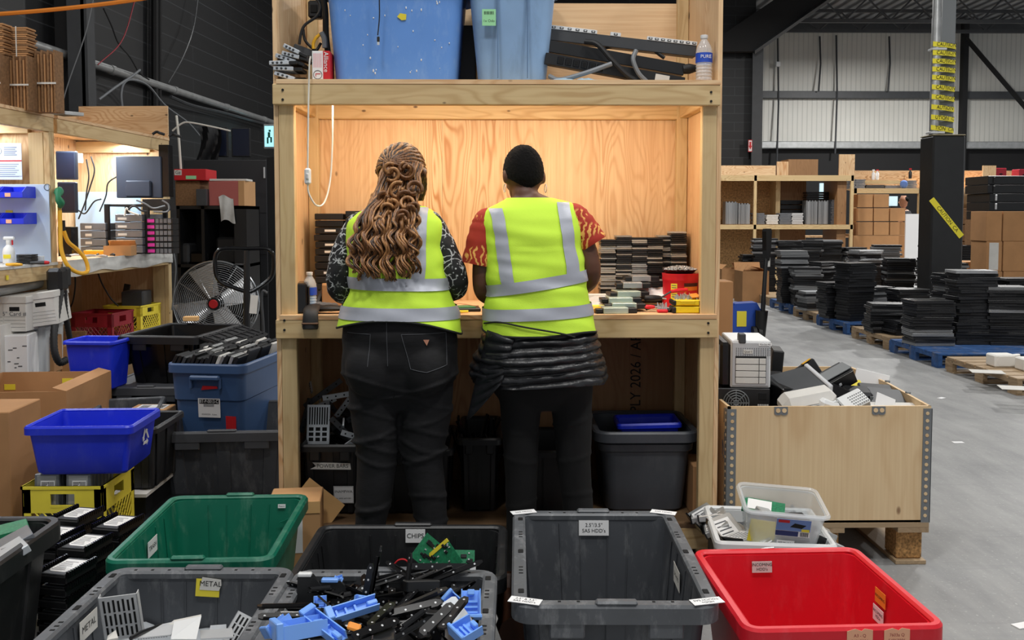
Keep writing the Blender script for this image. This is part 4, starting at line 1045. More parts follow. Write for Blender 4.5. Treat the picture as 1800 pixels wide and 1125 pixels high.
for k in range(8):
 xx = TC[0] + rr.uniform(-0.09, 0.09); yy = 4.1 + rr.uniform(-0.15, 0.15)
 o = slab(0.1, 0.15, 0.025).build('drive_caddy', m['black' if k % 2 else 'darksteel']); o.location = (xx, yy, 0.40 + 0.025*k); o.rotation_euler = (rr.uniform(-.5,.5), rr.uniform(-.4,.4), rr.uniform(0,3))
 tag(o, 'dark caddy buried in the heap in the black left-post tote', 'caddy', 'dark caddies in the black tote')
# black totes in the middle, between and behind the legs
for k, (pa, pb, Yf, hh, lb) in enumerate([(655, 800, 3.84, 0.29, 'open black tote in the shadow behind the left woman\'s legs'), (800, 885, 3.86, 0.33, 'narrow black tote in the shadow between the two women'), (885, 1040, 3.84, 0.28, 'open black tote in the shadow behind the right woman\'s legs')]):
 xa, xb = W(pa, 850, Yf).x, W(pb, 850, Yf).x
 blk_crate('storage_tote', lb, (xa+xb)/2, Yf+0.24, xb-xa-0.012, 0.46, hh)
for k in range(16):
 pa = 800 + 88 * rr.random(); a = W(pa, 760 + 60*rr.random(), 3.98); dv = Vector((rr.uniform(-.05, .05), rr.uniform(-.05, .05), rr.uniform(0.03, .09)))
 dv = dv.normalized()*0.11
 o = B().box(-0.09, 0.09, -0.004, 0.004, -0.01, 0.01, ch=0.001).build('plastic_rail', m['blackg']); o.location = a; o.rotation_euler = look_rot(dv).to_euler()
 tag(o, 'glossy black rail sticking out of the narrow black tote', 'rail', 'rails in the narrow black tote')
# trash tote with blue lid inside
xa, xb = W(1045, 760, 3.85).x, W(1232, 760, 3.85).x
t = tote('storage_tote', 'big dark grey tote holding a blue box under the right desk end', 'storage tote', ((xa+xb)/2, 4.07, BZ), 0, xb-xa, 0.46, 0.36, mat('charcoal_tote', (66, 70, 76), 0.42, var=0.1, vs=5, scuff=0.3, ss=12, sc_col=(110,112,112)), taper=0.84, r=0.07, lip=0.026, lip_h=0.045, ribs=False, grooves=False, handles=False)
b = B()
for f, o_ in ((0.80, 0.005),):
 k_ = 0.84 + 0.16*f; wi, di = xb-xa-0.052, 0.46-0.052
 b.loft([rrect(wi*k_+0.0, di*k_+0.0, 0.05, 0.36*f-0.022), rrect(wi*k_+0.02, di*k_+0.02, 0.055, 0.36*f-0.014), rrect(wi*k_+0.024, di*k_+0.024, 0.055, 0.36*f+0.014), rrect(wi*k_, di*k_, 0.05, 0.36*f+0.02)], 0)
b.build('shoulder_band', bpy.data.materials['charcoal_tote'], t)
a, c = W(1082, 755, 4.03), W(1200, 755, 4.03)
t = tote('recycling_box', 'small royal blue plastic box inside the big dark grey tote', 'plastic box', ((a.x+c.x)/2, 4.06, 0.368), -0.03, 0.285, 0.2, 0.20, m['royal'], taper=0.86, r=0.02, lip=0.012, lip_h=0.022, ribs=False, grooves=False, handles=False, rot=(0.0, -0.03, -0.03))
q = W(1225, 880, 3.9)
carton('cardboard_box', 'narrow cardboard box standing beside the big dark grey tote', (q.x - 0.005, 3.93, BZ), 0, 0.055, 0.2, 0.22, tape=False)
# ------------------------------------------------------------------ the row of bins in the foreground
def bin_at(name, label, corners, z, h, mt, rim, **kw):
 "corners: rim corners on the ground plan FL, FR, BR, BL"
 FL, FR, BR, BL = [Vector(c) for c in corners]
 c = (FL+FR+BR+BL)/4; w = ((FR-FL).length + (BR-BL).length)/2; d = ((BL-FL).length + (BR-FR).length)/2
 ax = (FR - FL) + (BR - BL); ay = (BL - FL) + (BR - FR); rz = (math.atan2(ax.y, ax.x) + math.atan2(-ay.x, ay.y))/2
 t = tote(name, label, 'storage tote', (c.x, c.y, z - h), rz, w, d, h, mt, rim, **kw)
 return t, w, d
def rimc(pts, z): return [(G(x, y, z).x, G(x, y, z).y) for x, y in pts]
# grey bin marked 2.5/3.5 SAS HDDs
z = 0.47; h = 0.455
t, w, d = bin_at('storage_tote', 'empty grey tote with three white tags, between the bracket and red bins', rimc([(898, 1066), (1264, 1064), (1187, 897), (902, 897)], z), z, h, m['greytote'], m['greyrim'], taper=0.84, r=0.055, lip=0.03, flat=0.008, lip_h=0.05, slots=True, tabs=True)
sticker(t, 0.0, 'back', 0.41, 0.1, 0.05, 'white', w, d, h, 0.84, 0.03, lines=['2.5"/3.5"', "SAS HDD's"], size=0.017)
for sx, sy, rz_, lns in ((-1, -1, -0.3, ["2.5\" & 3.5\"", "SAS HDD's"]), (1, -1, 0.25, ['TOUCH SAS', 'HDDs']), (1, 1, -0.35, ['SAS HDDs']), (-1, 1, 0.3, ['SAS HDDs'])):
 p = B().cbox((0, 0, 0), (0.085, 0.036, 0.0012)).build('rim_tag', m['white'], t, (sx*(w/2-0.036), sy*(d/2-0.026), h+0.0022), rz=rz_)
 for i, l_ in enumerate(lns): text(l_, 0.013, (0, 0.007 - i*0.014 if len(lns) > 1 else 0, 0.001), m['ink'], p, (0, 0, PI if sy < 0 and sx > 0 else 0))
sticker(t, 0.02, 'right', 0.37, 0.1, 0.06, 'offwhite', w, d, h, 0.84, 0.03, lines=['SAS HDD'], size=0.018)
# black bin marked CHIPS
z = 0.42; h = 0.40
t, w, d = bin_at('storage_tote', 'black tote tagged CHIPS, holding green boards, behind the bracket bin', rimc([(512, 1012), (893, 1022), (890, 921), (556, 921)], z), z, h, m['blacktote'], m['blacktote'], taper=0.86, r=0.05, lip=0.026, lip_h=0.05)
sticker(t, 0.01, 'back', 0.372, 0.066, 0.045, 'white', w, d, h, 0.86, 0.026, lines=['CHIPS'], size=0.022)
CHIPS = t.location.copy()
def pcb(label, px, py, Y, w_, h_, rot, yel=False):
 q = W(px, py, Y)
 t = thing('circuit_board', label, 'circuit board', tuple(q), 0, 'green boards in the CHIPS bin', rot)
 B().box(-w_/2, w_/2, -0.001, 0.001, -h_/2, h_/2).build('board', m['pcb'], t)
 rr = random.Random(int(px)); b = B()
 for k in range(10): b.cbox((rr.uniform(-w_*.42, w_*.42), -0.003, rr.uniform(-h_*.42, h_*.42)), (rr.uniform(.006,.02), 0.004, rr.uniform(.005,.014)), ch=0.001)
 o = b.build('components', m['black'], t); o['kind'] = 'stuff'
 b = B()
 for k in range(9): b.cbox((rr.uniform(-w_*.44, w_*.44), -0.0025, rr.uniform(-h_*.44, h_*.44)), (0.005, 0.003, 0.004))
 o = b.build('solder_points', m['alu'], t); o['kind'] = 'stuff'
 if yel: B().box(-w_/2-0.003, w_/2, -0.003, 0.003, h_/2-0.012, h_/2).build('edge_strip', m['yelsticker'], t)
 else: B().box(w_/2-0.016, w_/2+0.004, -0.006, 0.006, -h_/2+0.004, -h_/2+0.022, ch=0.001).build('connector', m['alu'], t)
 return t
pcb('green circuit board with metal port standing at the left of the CHIPS bin', 758, 975, 2.94, 0.11, 0.09, (-0.3, 0.75, 0.2))
pcb('green circuit board with yellow edge strip in the CHIPS bin', 778, 985, 2.92, 0.11, 0.09, (-0.25, -0.75, -0.2), True)
pcb('flat green circuit board at the right of the CHIPS bin', 802, 986, 2.95, 0.12, 0.07, (-0.5, 0.06, 0.1))
pcb('green circuit board lying lowest in the CHIPS bin', 770, 1010, 2.96, 0.14, 0.1, (-1.2, 0.1, 0.4))
o = B().tube(bez([W(690, 996, 2.95), W(700, 985, 2.95), W(712, 984, 2.95), W(722, 994, 2.95)], 12), 0.003, 6).build('wire', m['redsticker']); tag(o, 'red wire loop lying left of the boards in the CHIPS bin', 'wire')
o = slab(0.5, 0.3, 0.2).build('board_heap', m['blackm']); o.location = (CHIPS.x, CHIPS.y, 0.035); tag(o, 'dark heap of scrap boards at the bottom of the CHIPS bin', 'scrap', None, 'stuff')
# grey bin of drive rails and blue clips
z = 0.45; h = 0.43
t, w, d = bin_at('storage_tote', 'grey tote full of black rails and light blue clips', rimc([(408, 1168), (872, 1168), (870, 1000), (528, 1000)], z), z, h, m['greytote'], m['greyrim'], taper=0.86, r=0.055, lip=0.03, flat=0.008, lip_h=0.05, slots=True, tabs=True)
RB = t.location.copy()
o = B().grid(lambda u, v: ((u-0.5)*w*0.82, (v-0.5)*d*0.82, 0.045*mnoise.noise((u*5, v*5, 1))), 24, 24).build('rail_heap', m['blackm']); o.location = (RB.x, RB.y, 0.375); tag(o, 'tangle of black plastic rails filling the bin of blue clips', 'rails', None, 'stuff')
# rails: end points in the place
def slot_rail(name, label, a, c, wd, th, mt, group, roll=0.0, holes=4, cat='drive rail'):
 a, c = Vector(a), Vector(c); L = (c-a).length
 M = look_rot(c-a) @ Matrix.Rotation(roll, 4, 'X')
 t = thing(name, label, cat, tuple((a+c)/2), 0, group, M.to_euler())
 b = B(); P = [(-L/2, -wd*0.3), (-L/2+0.008, -wd/2), (L/2-0.012, -wd/2), (L/2, -wd*0.25), (L/2, wd*0.25), (L/2-0.012, wd/2), (-L/2+0.008, wd/2), (-L/2, wd*0.3)]
 b.prism(P, -th/2, th/2); b.box(-L/2+0.01, L*0.3, -wd/2, -wd/2+0.003, -th/2, th*1.8); b.build('rail_body', m[mt], t)
 hb = B()
 for k in range(holes): hb.cyl((-L*0.4 + k*L*0.8/max(1, holes-1), 0, -th/2-0.0004), (-L*0.4 + k*L*0.8/max(1, holes-1), 0, th/2+0.0004), 0.0028, None, 8)
 o = hb.build('rivet_holes', m['alu'] if holes < 5 else m['inkgrey'], t); o['kind'] = 'stuff'
 return t
RG = 'black drive rails in the bin of blue clips'
rl = [(655, 1045, 2.45, 670, 960, 2.45, 'tallest black rail standing upright out of the blue-clip bin'), (638, 1070, 2.35, 653, 990, 2.38, 'narrow upright black rail just left of the tallest one'), (712, 1060, 2.42, 722, 972, 2.45, 'upright black rail right of the tallest one'),
      (452, 1066, 2.15, 560, 1064, 2.2, 'black rail poking out left over the rim, upper of three'), (454, 1084, 2.1, 560, 1082, 2.15, 'black rail poking out left over the rim, middle of three'), (508, 1094, 2.05, 600, 1093, 2.1, 'black rail poking out left over the rim, lowest of three'),
      (680, 1080, 2.2, 786, 1034, 2.3, 'long black rail slanting up to the right in the bin middle'), (676, 1082, 2.1, 775, 1058, 2.15, 'long black rail lying below the slanting one'),
      (598, 1050, 2.45, 718, 1026, 2.5, 'black rail lying along the back of the blue-clip bin'), (610, 1060, 2.35, 730, 1040, 2.42, 'black rail just in front of the rearmost one'),
      (740, 1115, 1.98, 795, 1062, 2.08, 'black rail tilted steeply at the right of the blue-clip bin'), (700, 1110, 1.95, 752, 1070, 2.05, 'black rail tilted in the front middle of the blue-clip bin'), (775, 1105, 2.0, 820, 1050, 2.1, 'black rail leaning on the grey bracket'),
      (620, 1120, 1.92, 700, 1090, 2.0, 'black rail low at the front of the blue-clip bin'), (560, 1075, 2.25, 650, 1085, 2.2, 'black rail lying level left of the bin centre'), (650, 1100, 2.0, 690, 1060, 2.12, 'short steep black rail near the bin centre'),
      (735, 1045, 2.4, 830, 1075, 2.3, 'black rail sloping down to the right bin wall'), (540, 1040, 2.4, 590, 1035, 2.42, 'short black rail at the back left of the blue-clip bin')]
for k, (xa, ya, Ya, xb, yb, Yb, lb) in enumerate(rl):
 slot_rail('drive_rail', lb, W(xa, ya, Ya), W(xb, yb, Yb), 0.022 if k > 5 else 0.017, 0.005, 'blackg' if k % 2 else 'black', RG, 0.6*math.sin(k*2.1), 4)
rr = random.Random(31)
for k in range(70):
 x = RB.x + rr.uniform(-0.21, 0.21); y = RB.y + rr.uniform(-0.3, 0.24); a_ = rr.uniform(0, 2*PI); e = rr.uniform(-0.25, 0.5); L = rr.uniform(0.11, 0.26)
 dv = Vector((math.cos(a_)*math.cos(e), math.sin(a_)*math.cos(e), math.sin(e)))*L/2
 c = Vector((x, y, 0.425 + rr.uniform(-0.03, 0.05)))
 slot_rail('drive_rail', 'black rail half buried in the tangle in the bin of blue clips', c-dv, c+dv, rr.uniform(.011, .024), 0.005, 'blackg' if k % 3 else 'black', RG, rr.uniform(-1.5, 1.5), 4)
def clip(label, a, c, wd=0.05, roll=0.0, depth=0.02):
 a, c = Vector(a), Vector(c); L = (c-a).length
 t = thing('drive_clip', label, 'drive clip', tuple((a+c)/2), 0, 'light blue clips in the rail bin', (look_rot(c-a) @ Matrix.Rotation(roll, 4, 'X')).to_euler())
 b = B(); b.box(-L/2, L/2, -wd/2, wd/2, -0.002, 0.002, ch=0.001)
 for sy in (-1, 1): b.box(-L/2, L/2, sy*wd/2-0.0015, sy*wd/2+0.0015, -0.002, depth)
 b.build('clip_body', m['clipblue'], t)
 B().box(L*0.3, L*0.5, -wd*0.2, wd*0.2, 0.003, depth*0.8, ch=0.002).build('latch', m['clipblue'], t)
 B().box(-L*0.5, -L*0.36, -wd*0.6, wd*0.6, 0.0, depth*1.3, ch=0.002).build('end_tab', m['clipblue'], t)
 b = B()
 for k in range(3): b.box(-L*0.3+k*L*0.18, -L*0.3+k*L*0.18+0.005, -wd*0.35, wd*0.35, 0.002, depth*0.5)
 b.build('cross_bar', m['clipblue'], t)
 return t
clip('light blue clip slanting up right in the left half of the bin', W(572, 1090, 2.1), W(662, 1062, 2.16), 0.03, 0.5)
clip('large light blue clip at the front left of the rail bin', W(480, 1125, 1.95), W(570, 1108, 2.0), 0.06, -0.2, 0.03)
clip('light blue clip leaning on the large front left one', W(540, 1082, 2.05), W(600, 1128, 1.95), 0.03, 0.3)
clip('light blue clip with comb edge in the front left corner', W(470, 1122, 1.98), W(510, 1092, 2.02), 0.035, -0.4)
clip('light blue clip standing upright by the right bin wall', W(828, 1090, 2.2), W(828, 1038, 2.24), 0.045, 0.0)
clip('light blue clip slanting beside the upright one on the right', W(788, 1050, 2.3), W(822, 1080, 2.25), 0.03, 0.7)
clip('light blue clip in the front right corner of the rail bin', W(800, 1125, 1.95), W(838, 1102, 1.98), 0.05, 0.2)
clip('small light blue clip standing upright behind the left rails', W(563, 1070, 2.35), W(563, 1047, 2.36), 0.03, 0.0)
clip('small light blue clip standing upright left of the tall rail', W(632, 1072, 2.32), W(636, 1046, 2.33), 0.025, 0.3)
clip('light blue clip cap on a black bracket at the back', W(590, 1024, 2.5), W(602, 1020, 2.5), 0.026, 0.0, 0.012)
slot_rail('metal_bracket', 'bare grey metal bracket leaning at the right of the rail bin', W(787, 1055, 2.15), W(822, 1105, 2.05), 0.04, 0.004, 'zinc', None, 0.5, 3, 'bracket')
for k, (x, y, w_, h_, lb) in enumerate(((552, 1040, 0.09, 0.09, 'black bracket with a pale cap at the back left of the rail bin'), (600, 1050, 0.11, 0.09, 'black bracket with blue cap right of the pale-capped one'))):
 q = W(x, y, 2.48); o = thing('bracket', lb, 'bracket', tuple(q), 0, None, (-0.2, 0.05, 0.1))
 b = B(); b.prism([(-w_/2, -h_/2), (w_/2, -h_/2), (w_/2, h_*0.05), (w_*0.25, h_*0.0), (w_*0.12, h_*0.3), (-w_*0.05, h_/2), (-w_/2, h_/2)], -0.012, 0.012, M=Matrix.Rotation(PI/2, 4, 'X')); b.build('bracket_body', m['blackm'], o)
 B().cbox((-w_*0.3, 0, h_*0.5), (w_*0.42, 0.028, 0.012), ch=0.003).build('cap', m['whitep' if k == 0 else 'clipblue'], o)
for k, (x, y, Y, lb) in enumerate(((672, 1140, 1.96, 'black perforated block in the front middle of the rail bin'), (740, 1040, 2.42, 'dark ribbed duct lying at the back right of the rail bin'), (770, 1080, 2.2, 'dark grey flat cover on the right side of the rail bin'))):
 q = W(x, y, Y); o = slab((0.05, 0.09, 0.13)[k], (0.05, 0.06, 0.13)[k], (0.035, 0.03, 0.006)[k]).build('scrap_part', m['blackm']); o.location = q; o.rotation_euler = ((0.1, -0.3, -0.25)[k], (0.1, 0.1, 0.3)[k], (0.1, 0.3, 0.5)[k]); tag(o, lb, 'scrap part')
o = slab(0.03, 0.02, 0.008).build('scrap_part', m['orange']); o.location = W(622, 1104, 2.0); o.rotation_euler = (0.5, 0.3, 0); tag(o, 'tiny orange-red piece among the rails', 'scrap part')
# grey bin marked METAL
t, w, d = bin_at('storage_tote', 'grey tote tagged METAL holding scrap metal plates, bottom left', rimc([(25, 1160), (420, 1160), (524, 998), (194, 994)], z), z, h, m['greytote'], m['greyrim'], taper=0.86, r=0.055, lip=0.03, flat=0.008, lip_h=0.05, slots=True, tabs=True)
MB = t.location.copy()
p = sticker(t, 0.02, 'back', 0.385, 0.068, 0.05, 'yelsticker', w, d, h, 0.86, 0.03, rzz=0.06)
B().prism([(-0.026, -0.012), (0.03, -0.012), (0.036, 0.004), (0.034, 0.02), (-0.02, 0.024)], 0, 0.001).build('torn_label', m['offwhite'], p, (0.003, 0.006, 0.0008))
text('METAL', 0.021, (0.008, 0.012, 0.0024), m['ink'], p, (0, 0, 0))
sticker(t, 0.02, 'left', 0.375, 0.1, 0.055, 'offwhite', w, d, h, 0.86, 0.03, lines=['METAL'], size=0.026)
o = B().grid(lambda u, v: ((u-0.5)*w*0.8, (v-0.5)*d*0.8, 0.04*mnoise.noise((u*4, v*4, 5))), 20, 20).build('scrap_heap', m['zinc']); o.location = (MB.x, MB.y, 0.29); tag(o, 'heap of scrap metal at the bottom of the METAL bin', 'scrap', None, 'stuff')
q = W(212, 1085, 2.32)
perf_plate('metal_caddy_plate', 'slotted silver caddy plate standing at the left of the METAL bin', 0.095, 0.12, tuple(q), (0.12, -0.08, 0.12), 'alu')
B_ = perf_plate('metal_caddy_plate', 'slotted silver caddy plate tilted at the right of the METAL bin', 0.07, 0.075, tuple(W(424, 1108, 2.3)), (-0.7, 0.3, -0.35), 'alu')
def sheet(label, pts, th, mt, dots=None, name='metal_sheet'):
 P = [Vector(p) for p in pts]; c = sum(P, Vector())/len(P)
 nrm = (P[1]-P[0]).cross(P[2]-P[0]).normalized()*th
 t = thing(name, label, 'metal sheet', tuple(c))
 b = B(); n = len(P); b.add([p-c for p in P]+[p-c+nrm for p in P], [tuple(range(n))[::-1], tuple(range(n, 2*n))]+[(i, (i+1) % n, (i+1) % n+n, i+n) for i in range(n)], 0, None, False)
 b.build('sheet', m[mt], t)
 if dots:
  hb = B(); e1 = P[1]-P[0]; e2 = P[-1]-P[0]
  nu, nv = dots
  up = nrm.normalized()
  if up.dot(Vector((0, -0.6, 0.8))) < 0: up = -up
  for i in range(nu):
   for j in range(nv):
    q = P[0]-c + e1*(0.08+0.84*(i+0.5*(j % 2)*0.9)/nu) + e2*(0.1+0.8*j/nv)
    hb.cyl(q + up*0.0005 - up*th*1.2, q + up*(th*1.2+0.0006), 0.0022, None, 6)
  o = hb.build('perforation', m['dark'], t); o['kind'] = 'stuff'
 return t
sheet('black-edged perforated silver plate in the middle of the METAL bin', [W(236, 1124, 2.12), W(300, 1118, 2.16), W(318, 1092, 2.3), W(262, 1104, 2.28)], 0.003, 'alu', (12, 9))
sheet('pale bent metal sheet behind the perforated plate in METAL bin', [W(296, 1100, 2.25), W(352, 1090, 2.28), W(354, 1082, 2.36), W(306, 1092, 2.34)], 0.003, 'offwhite')
sheet('pale upright metal sheet in the middle of the METAL bin', [W(300, 1125, 2.1), W(345, 1125, 2.1), W(354, 1084, 2.25), W(306, 1094, 2.25)], 0.002, 'whitep')
sheet('flat pale metal sheet lying at the right of the METAL bin', [W(352, 1125, 2.1), W(410, 1122, 2.14), W(408, 1106, 2.26), W(352, 1110, 2.26)], 0.003, 'alu')
sheet('small pale metal piece with holes at the bottom left of METAL bin', [W(188, 1128, 2.15), W(208, 1124, 2.15), W(204, 1110, 2.25), W(190, 1120, 2.25)], 0.004, 'offwhite')
sheet('thin upright metal strip behind the tilted plate in METAL bin', [W(368, 1112, 2.3), W(398, 1110, 2.3), W(398, 1100, 2.34), W(370, 1102, 2.34)], 0.004, 'zinc')
o = B().tube([W(230, 1122, 2.1), W(248, 1112, 2.15), W(286, 1098, 2.3)], 0.005, 6).build('bent_rod', m['blackm']); tag(o, 'black bent rim lying along the perforated plate in METAL bin', 'metal rod')
# green bin
z = 0.42; h = 0.40
GZ = z - h
t, w, d = bin_at('storage_tote', 'empty dark green tote behind the METAL bin', rimc([(210, 978), (496, 990), (524, 871), (286, 868)], z), z, h, m['greentote'], m['greentote'], taper=0.84, r=0.05, lip=0.024, lip_h=0.045, ribs=False, nrib=2)
sticker(t, 0.16, 'back', 0.365, 0.028, 0.014, 'white', w, d, h, 0.84, 0.024, lines=['Post-it'], size=0.008)
sticker(t, 0.0, 'left', 0.325, 0.09, 0.055, 'white', w, d, h, 0.84, 0.024, lines=['TRASH'], size=0.024)
B().cbox((0, 0, 0), (0.035, 0.014, 0.002)).build('sticker_scrap', m['yelsticker'], t, (-0.15, -d/2+0.045, h-0.025), rz=0.1)
B().prism([(-0.022, 0.0), (-0.004, 0.006), (0.02, 0.018), (0.006, -0.004), (0.0, -0.02), (-0.006, -0.004)], 0, 0.006).build('burr', m['greentote'], t, (0.175, d/2-0.055, 0.31), rot=(PI/2, 0, 0))
# red bin
z = 0.44; h = 0.43
t, w, d = bin_at('storage_tote', 'empty bright red tote tagged INCOMING HDDs, bottom right', rimc([(1308, 1112), (1656, 1096), (1511, 959), (1219, 966)], z), z, h, m['redtote'], m['redtote'], taper=0.82, r=0.045, lip=0.024, lip_h=0.045, ribs=False, grooves=False, handles=False)
sticker(t, -0.05, 'back', 0.385, 0.062, 0.034, 'offwhite', w, d, h, 0.82, 0.024, lines=['INCOMING', "HDD's"], size=0.0125)
sticker(t, 0.02, 'right', 0.375, 0.065, 0.042, 'orange', w, d, h, 0.82, 0.024, lines=['INCOMING'], size=0.012)
sticker(t, 0.02, 'right', 0.325, 0.065, 0.045, 'white', w, d, h, 0.82, 0.024, lines=['INCOMING', 'HDDs'], size=0.012)
for cx_, lns in ((0.03, ['A3 - Q', '54863006']), (0.125, ['7603a Q', '54863006'])):
 p = B().prism([(-0.033, -0.03), (0.033, -0.03), (0.033, 0.026), (0.012, 0.03), (0.004, 0.024), (-0.012, 0.03), (-0.033, 0.024)], 0, 0.001).build('shipping_label', m['salmon'], t, (cx_, -d/2 - 0.001, h-0.032), rot=(PI/2, 0, 0))
 for i, l_ in enumerate(lns): text(l_, 0.011, (0, 0.012 - i*0.014, 0.0012), m['redcrate'], p, (0, 0, 0))
# big black bin, bottom left
z = 0.50; h = 0.49
c0 = G(120, 906, z)
t = tote('storage_tote', 'big black tote of scrap drives cut off by the left edge', 'storage tote', (c0.x - 0.30, c0.y - 0.42, z - h), 0, 0.60, 0.84, h, m['blacktote'], m['blacktote'], taper=0.84, r=0.07, lip=0.03, lip_h=0.06, handles=False)
LB = t.location.copy()
o = B().grid(lambda u, v: ((u-0.5)*0.46, (v-0.5)*0.66, 0.05*mnoise.noise((u*5, v*5, 9))), 18, 18).build('scrap_heap', m['darksteel']); o.location = (LB.x, LB.y, 0.36); tag(o, 'heap of scrap filling the big black tote at left edge', 'scrap', None, 'stuff')
for k, (xa, ya, xb, yb, Y, mt_, lb) in enumerate(((0, 965, 56, 935, 2.75, 'servergrey', 'grey metal case edge lying in the big black tote'), (-5, 985, 45, 955, 2.68, 'zinc', 'silver metal case lying lower in the big black tote'), (-10, 940, 50, 925, 2.85, 'pcb', 'green circuit board sticking out of the big black tote'))):
 a, c = W(xa, ya, Y), W(xb, yb, Y+0.05); o = B().box(-(c-a).length/2, (c-a).length/2, -0.05, 0.05, -0.012, 0.012, ch=0.002).build('scrap_part', m[mt_]); o.location = (a+c)/2; o.rotation_euler = look_rot(c-a).to_euler(); tag(o, lb, 'scrap part')
# hard drives in black caddies, stacked behind the metal bin
def drive_caddy(label, px, py, Y, rz, zz=None, g='drives in black caddies stacked at left'):
 q = W(px, py, Y); t = thing('caddied_drive', label, 'hard drive', (q.x, q.y, zz if zz is not None else q.z), rz, g)
 B().box(-0.055, 0.055, -0.075, 0.075, 0, 0.024, ch=0.003).build('caddy', m['black'], t)
 B().box(-0.042, 0.042, -0.068, 0.068, 0.024, 0.029, ch=0.003).build('drive_lid', m['darksteel'], t)
 l_ = B().prism([(-0.036, -0.035), (-0.022, -0.05), (0.03, -0.05), (0.036, -0.02), (0.036, 0.052), (-0.036, 0.052)], 0, 0.0012).build('drive_label', m['white'], t, (0, 0, 0.029))
 b = B()
 for k in range(7): b.box(-0.028, 0.02 - 0.006*(k % 3), -0.036 + k*0.011, -0.033 + k*0.011, 0.0012, 0.0016)
 o = b.build('fine_print', m['inkgrey'], l_); o['kind'] = 'stuff'
 for sx in (-1, 1):
  b = B(); b.box(sx*0.055-0.003, sx*0.055+0.003, -0.075, 0.075, 0.02, 0.034)
  for k in range(14): b.box(sx*0.055-0.005, sx*0.055+0.005, -0.07+k*0.0105, -0.066+k*0.0105, 0.022, 0.039)
  b.build('side_rail', m['blackg'], t)
 return t
cols = [('front left column', 118, 1010, 2.97, 0.26, 6), ('middle column', 150, 965, 3.16, 0.25, 7), ('rear right column', 208, 930, 3.34, 0.25, 7), ('rear left column', 138, 915, 3.42, 0.25, 7), ('far left column', 100, 950, 3.25, 0.25, 6)]
for nm, px, py, Y, rz, n_ in cols:
 ztop = W(px, py, Y).z
 base = drive_caddy('white-labelled drive in black caddy, topmost in the %s' % nm, px, py, Y, -0.22, ztop)
 for k in range(1, n_):
  copy_tree(base, None, 'drive in black caddy, %s, %s by the green tote' % (nth(k), nm), (base.location.x + rr.uniform(-.003, .003), base.location.y, ztop - 0.041*k))
o = B().box(-0.22, 0.2, -0.3, 0.3, 0, 0.05, ch=0.006).build('support_crate', m['blackm'], None, (W(150, 960, 3.16).x, 3.15, 0.02)); tag(o, 'low dark base under the stacked black drive caddies', 'crate')
# box with M, and envelope, beside the green bin
q = W(535, 950, 3.55)
t = carton('cardboard_box', 'cardboard box with white label and handwriting beside the green tote', (q.x - 0.045, 3.62, 0.0), 0.12, 0.2, 0.2, 0.365, 'card2', tape=False)
p = B().cbox((0, 0, 0), (0.105, 0.17, 0.001)).build('shipping_label', m['white'], t, (-0.02, -0.101, 0.25), rot=(PI/2, 0, 0))
text('M', 0.06, (-0.02, -0.05, 0.001), m['ink'], p, (0, 0, 0.2)); text('A', 0.045, (-0.03, 0.05, 0.001), m['ink'], p, (0, 0, -0.5))
B().box(-0.1, 0.1, -0.103, -0.1, 0.32, 0.366).build('tape', m['kraft'], t)
o = B().box(-0.095, 0.095, -0.003, 0.003, -0.075, 0.075).build('envelope', m['kraft'], None, tuple(W(555, 890, 3.78)), rot=(-0.25, 0.72, 0.2)); tag(o, 'kraft paper envelope tucked behind the labelled cardboard box', 'envelope')
# things on the floor between the bins
o = B().tube(bez([W(905, 1110, 2.75), W(896, 1060, 2.9), W(893, 1020, 3.0)], 8), [0.05, 0.055, 0.04]*3, 10).build('cloth_bundle', m['skin']); tag(o, 'brown cloth bundle in the gap between CHIPS and grey totes', 'cloth')
# ------------------------------------------------------------------ left side: benches and everything stacked there
# milk crate with drives, blue recycling bin on top
def milk_crate(name, label, loc, rz, s, h, mt):
 t = thing(name, label, 'milk crate', loc, rz)
 b = B(); e = 0.006
 for k in range(4):
  M = Matrix.Rotation(k*PI/2, 4, 'Z')
  for z0, z1 in ((0, 0.03), (h*0.9, h), (h*0.6, h*0.7)): b.box(-s/2, s/2, -s/2, -s/2+e, z0, z1, M=M)
  b.box(-s/2-0.004, s/2+0.004, -s/2-0.004, -s/2+0.006, h-0.012, h, M=M)
  for sx in (-1, 1): b.box(sx*s/2, sx*(s/2-0.035), -s/2, -s/2+e, 0, h, M=M)
  for x0, x1, z0, z1 in ((-0.48, -0.15, h*0.7, h*0.9), (0.15, 0.48, h*0.7, h*0.9)): b.box(x0*s, x1*s, -s/2, -s/2+e, z0, z1, M=M)
  nn = 9
  for i in range(nn):
   x0 = -s/2+0.035 + (s-0.07)*i/(nn-1)
   for sg in (-1, 1):
    x1 = x0 + sg*h*0.42
    xa, xb = x0, max(-s/2+0.03, min(s/2-0.03, x1)); zz = 0.03 + (h*0.62-0.03)*abs(xb-xa)/abs(x1-xa)
    b.tube([(xa, -s/2+e/2, 0.03), (xb, -s/2+e/2, zz)], 0.0035, 4, M=M)
 b.box(-s/2, s/2, -s/2, s/2, 0, 0.006); b.build('lattice_body', m[mt], t)
 hb = B()
 for k in range(4):
  M = Matrix.Rotation(k*PI/2, 4, 'Z'); hb.box(-s*0.15, s*0.15, -s/2-0.001, -s/2+0.007, h*0.68, h*0.715, M=M); hb.box(-s*0.15, s*0.15, -s/2-0.001, -s/2+0.007, h*0.885, h*0.92, M=M)
 hb.build('handle_edge', m[mt], t)
 return t
q = W(109, 855, 3.77)
cs = 0.33; cz = q.z - 0.28
YC = milk_crate('milk_crate', 'yellow milk crate of hard drives under the blue bin', (q.x, 3.77 + cs/2, cz), 0.0, cs, 0.28, 'yellow')
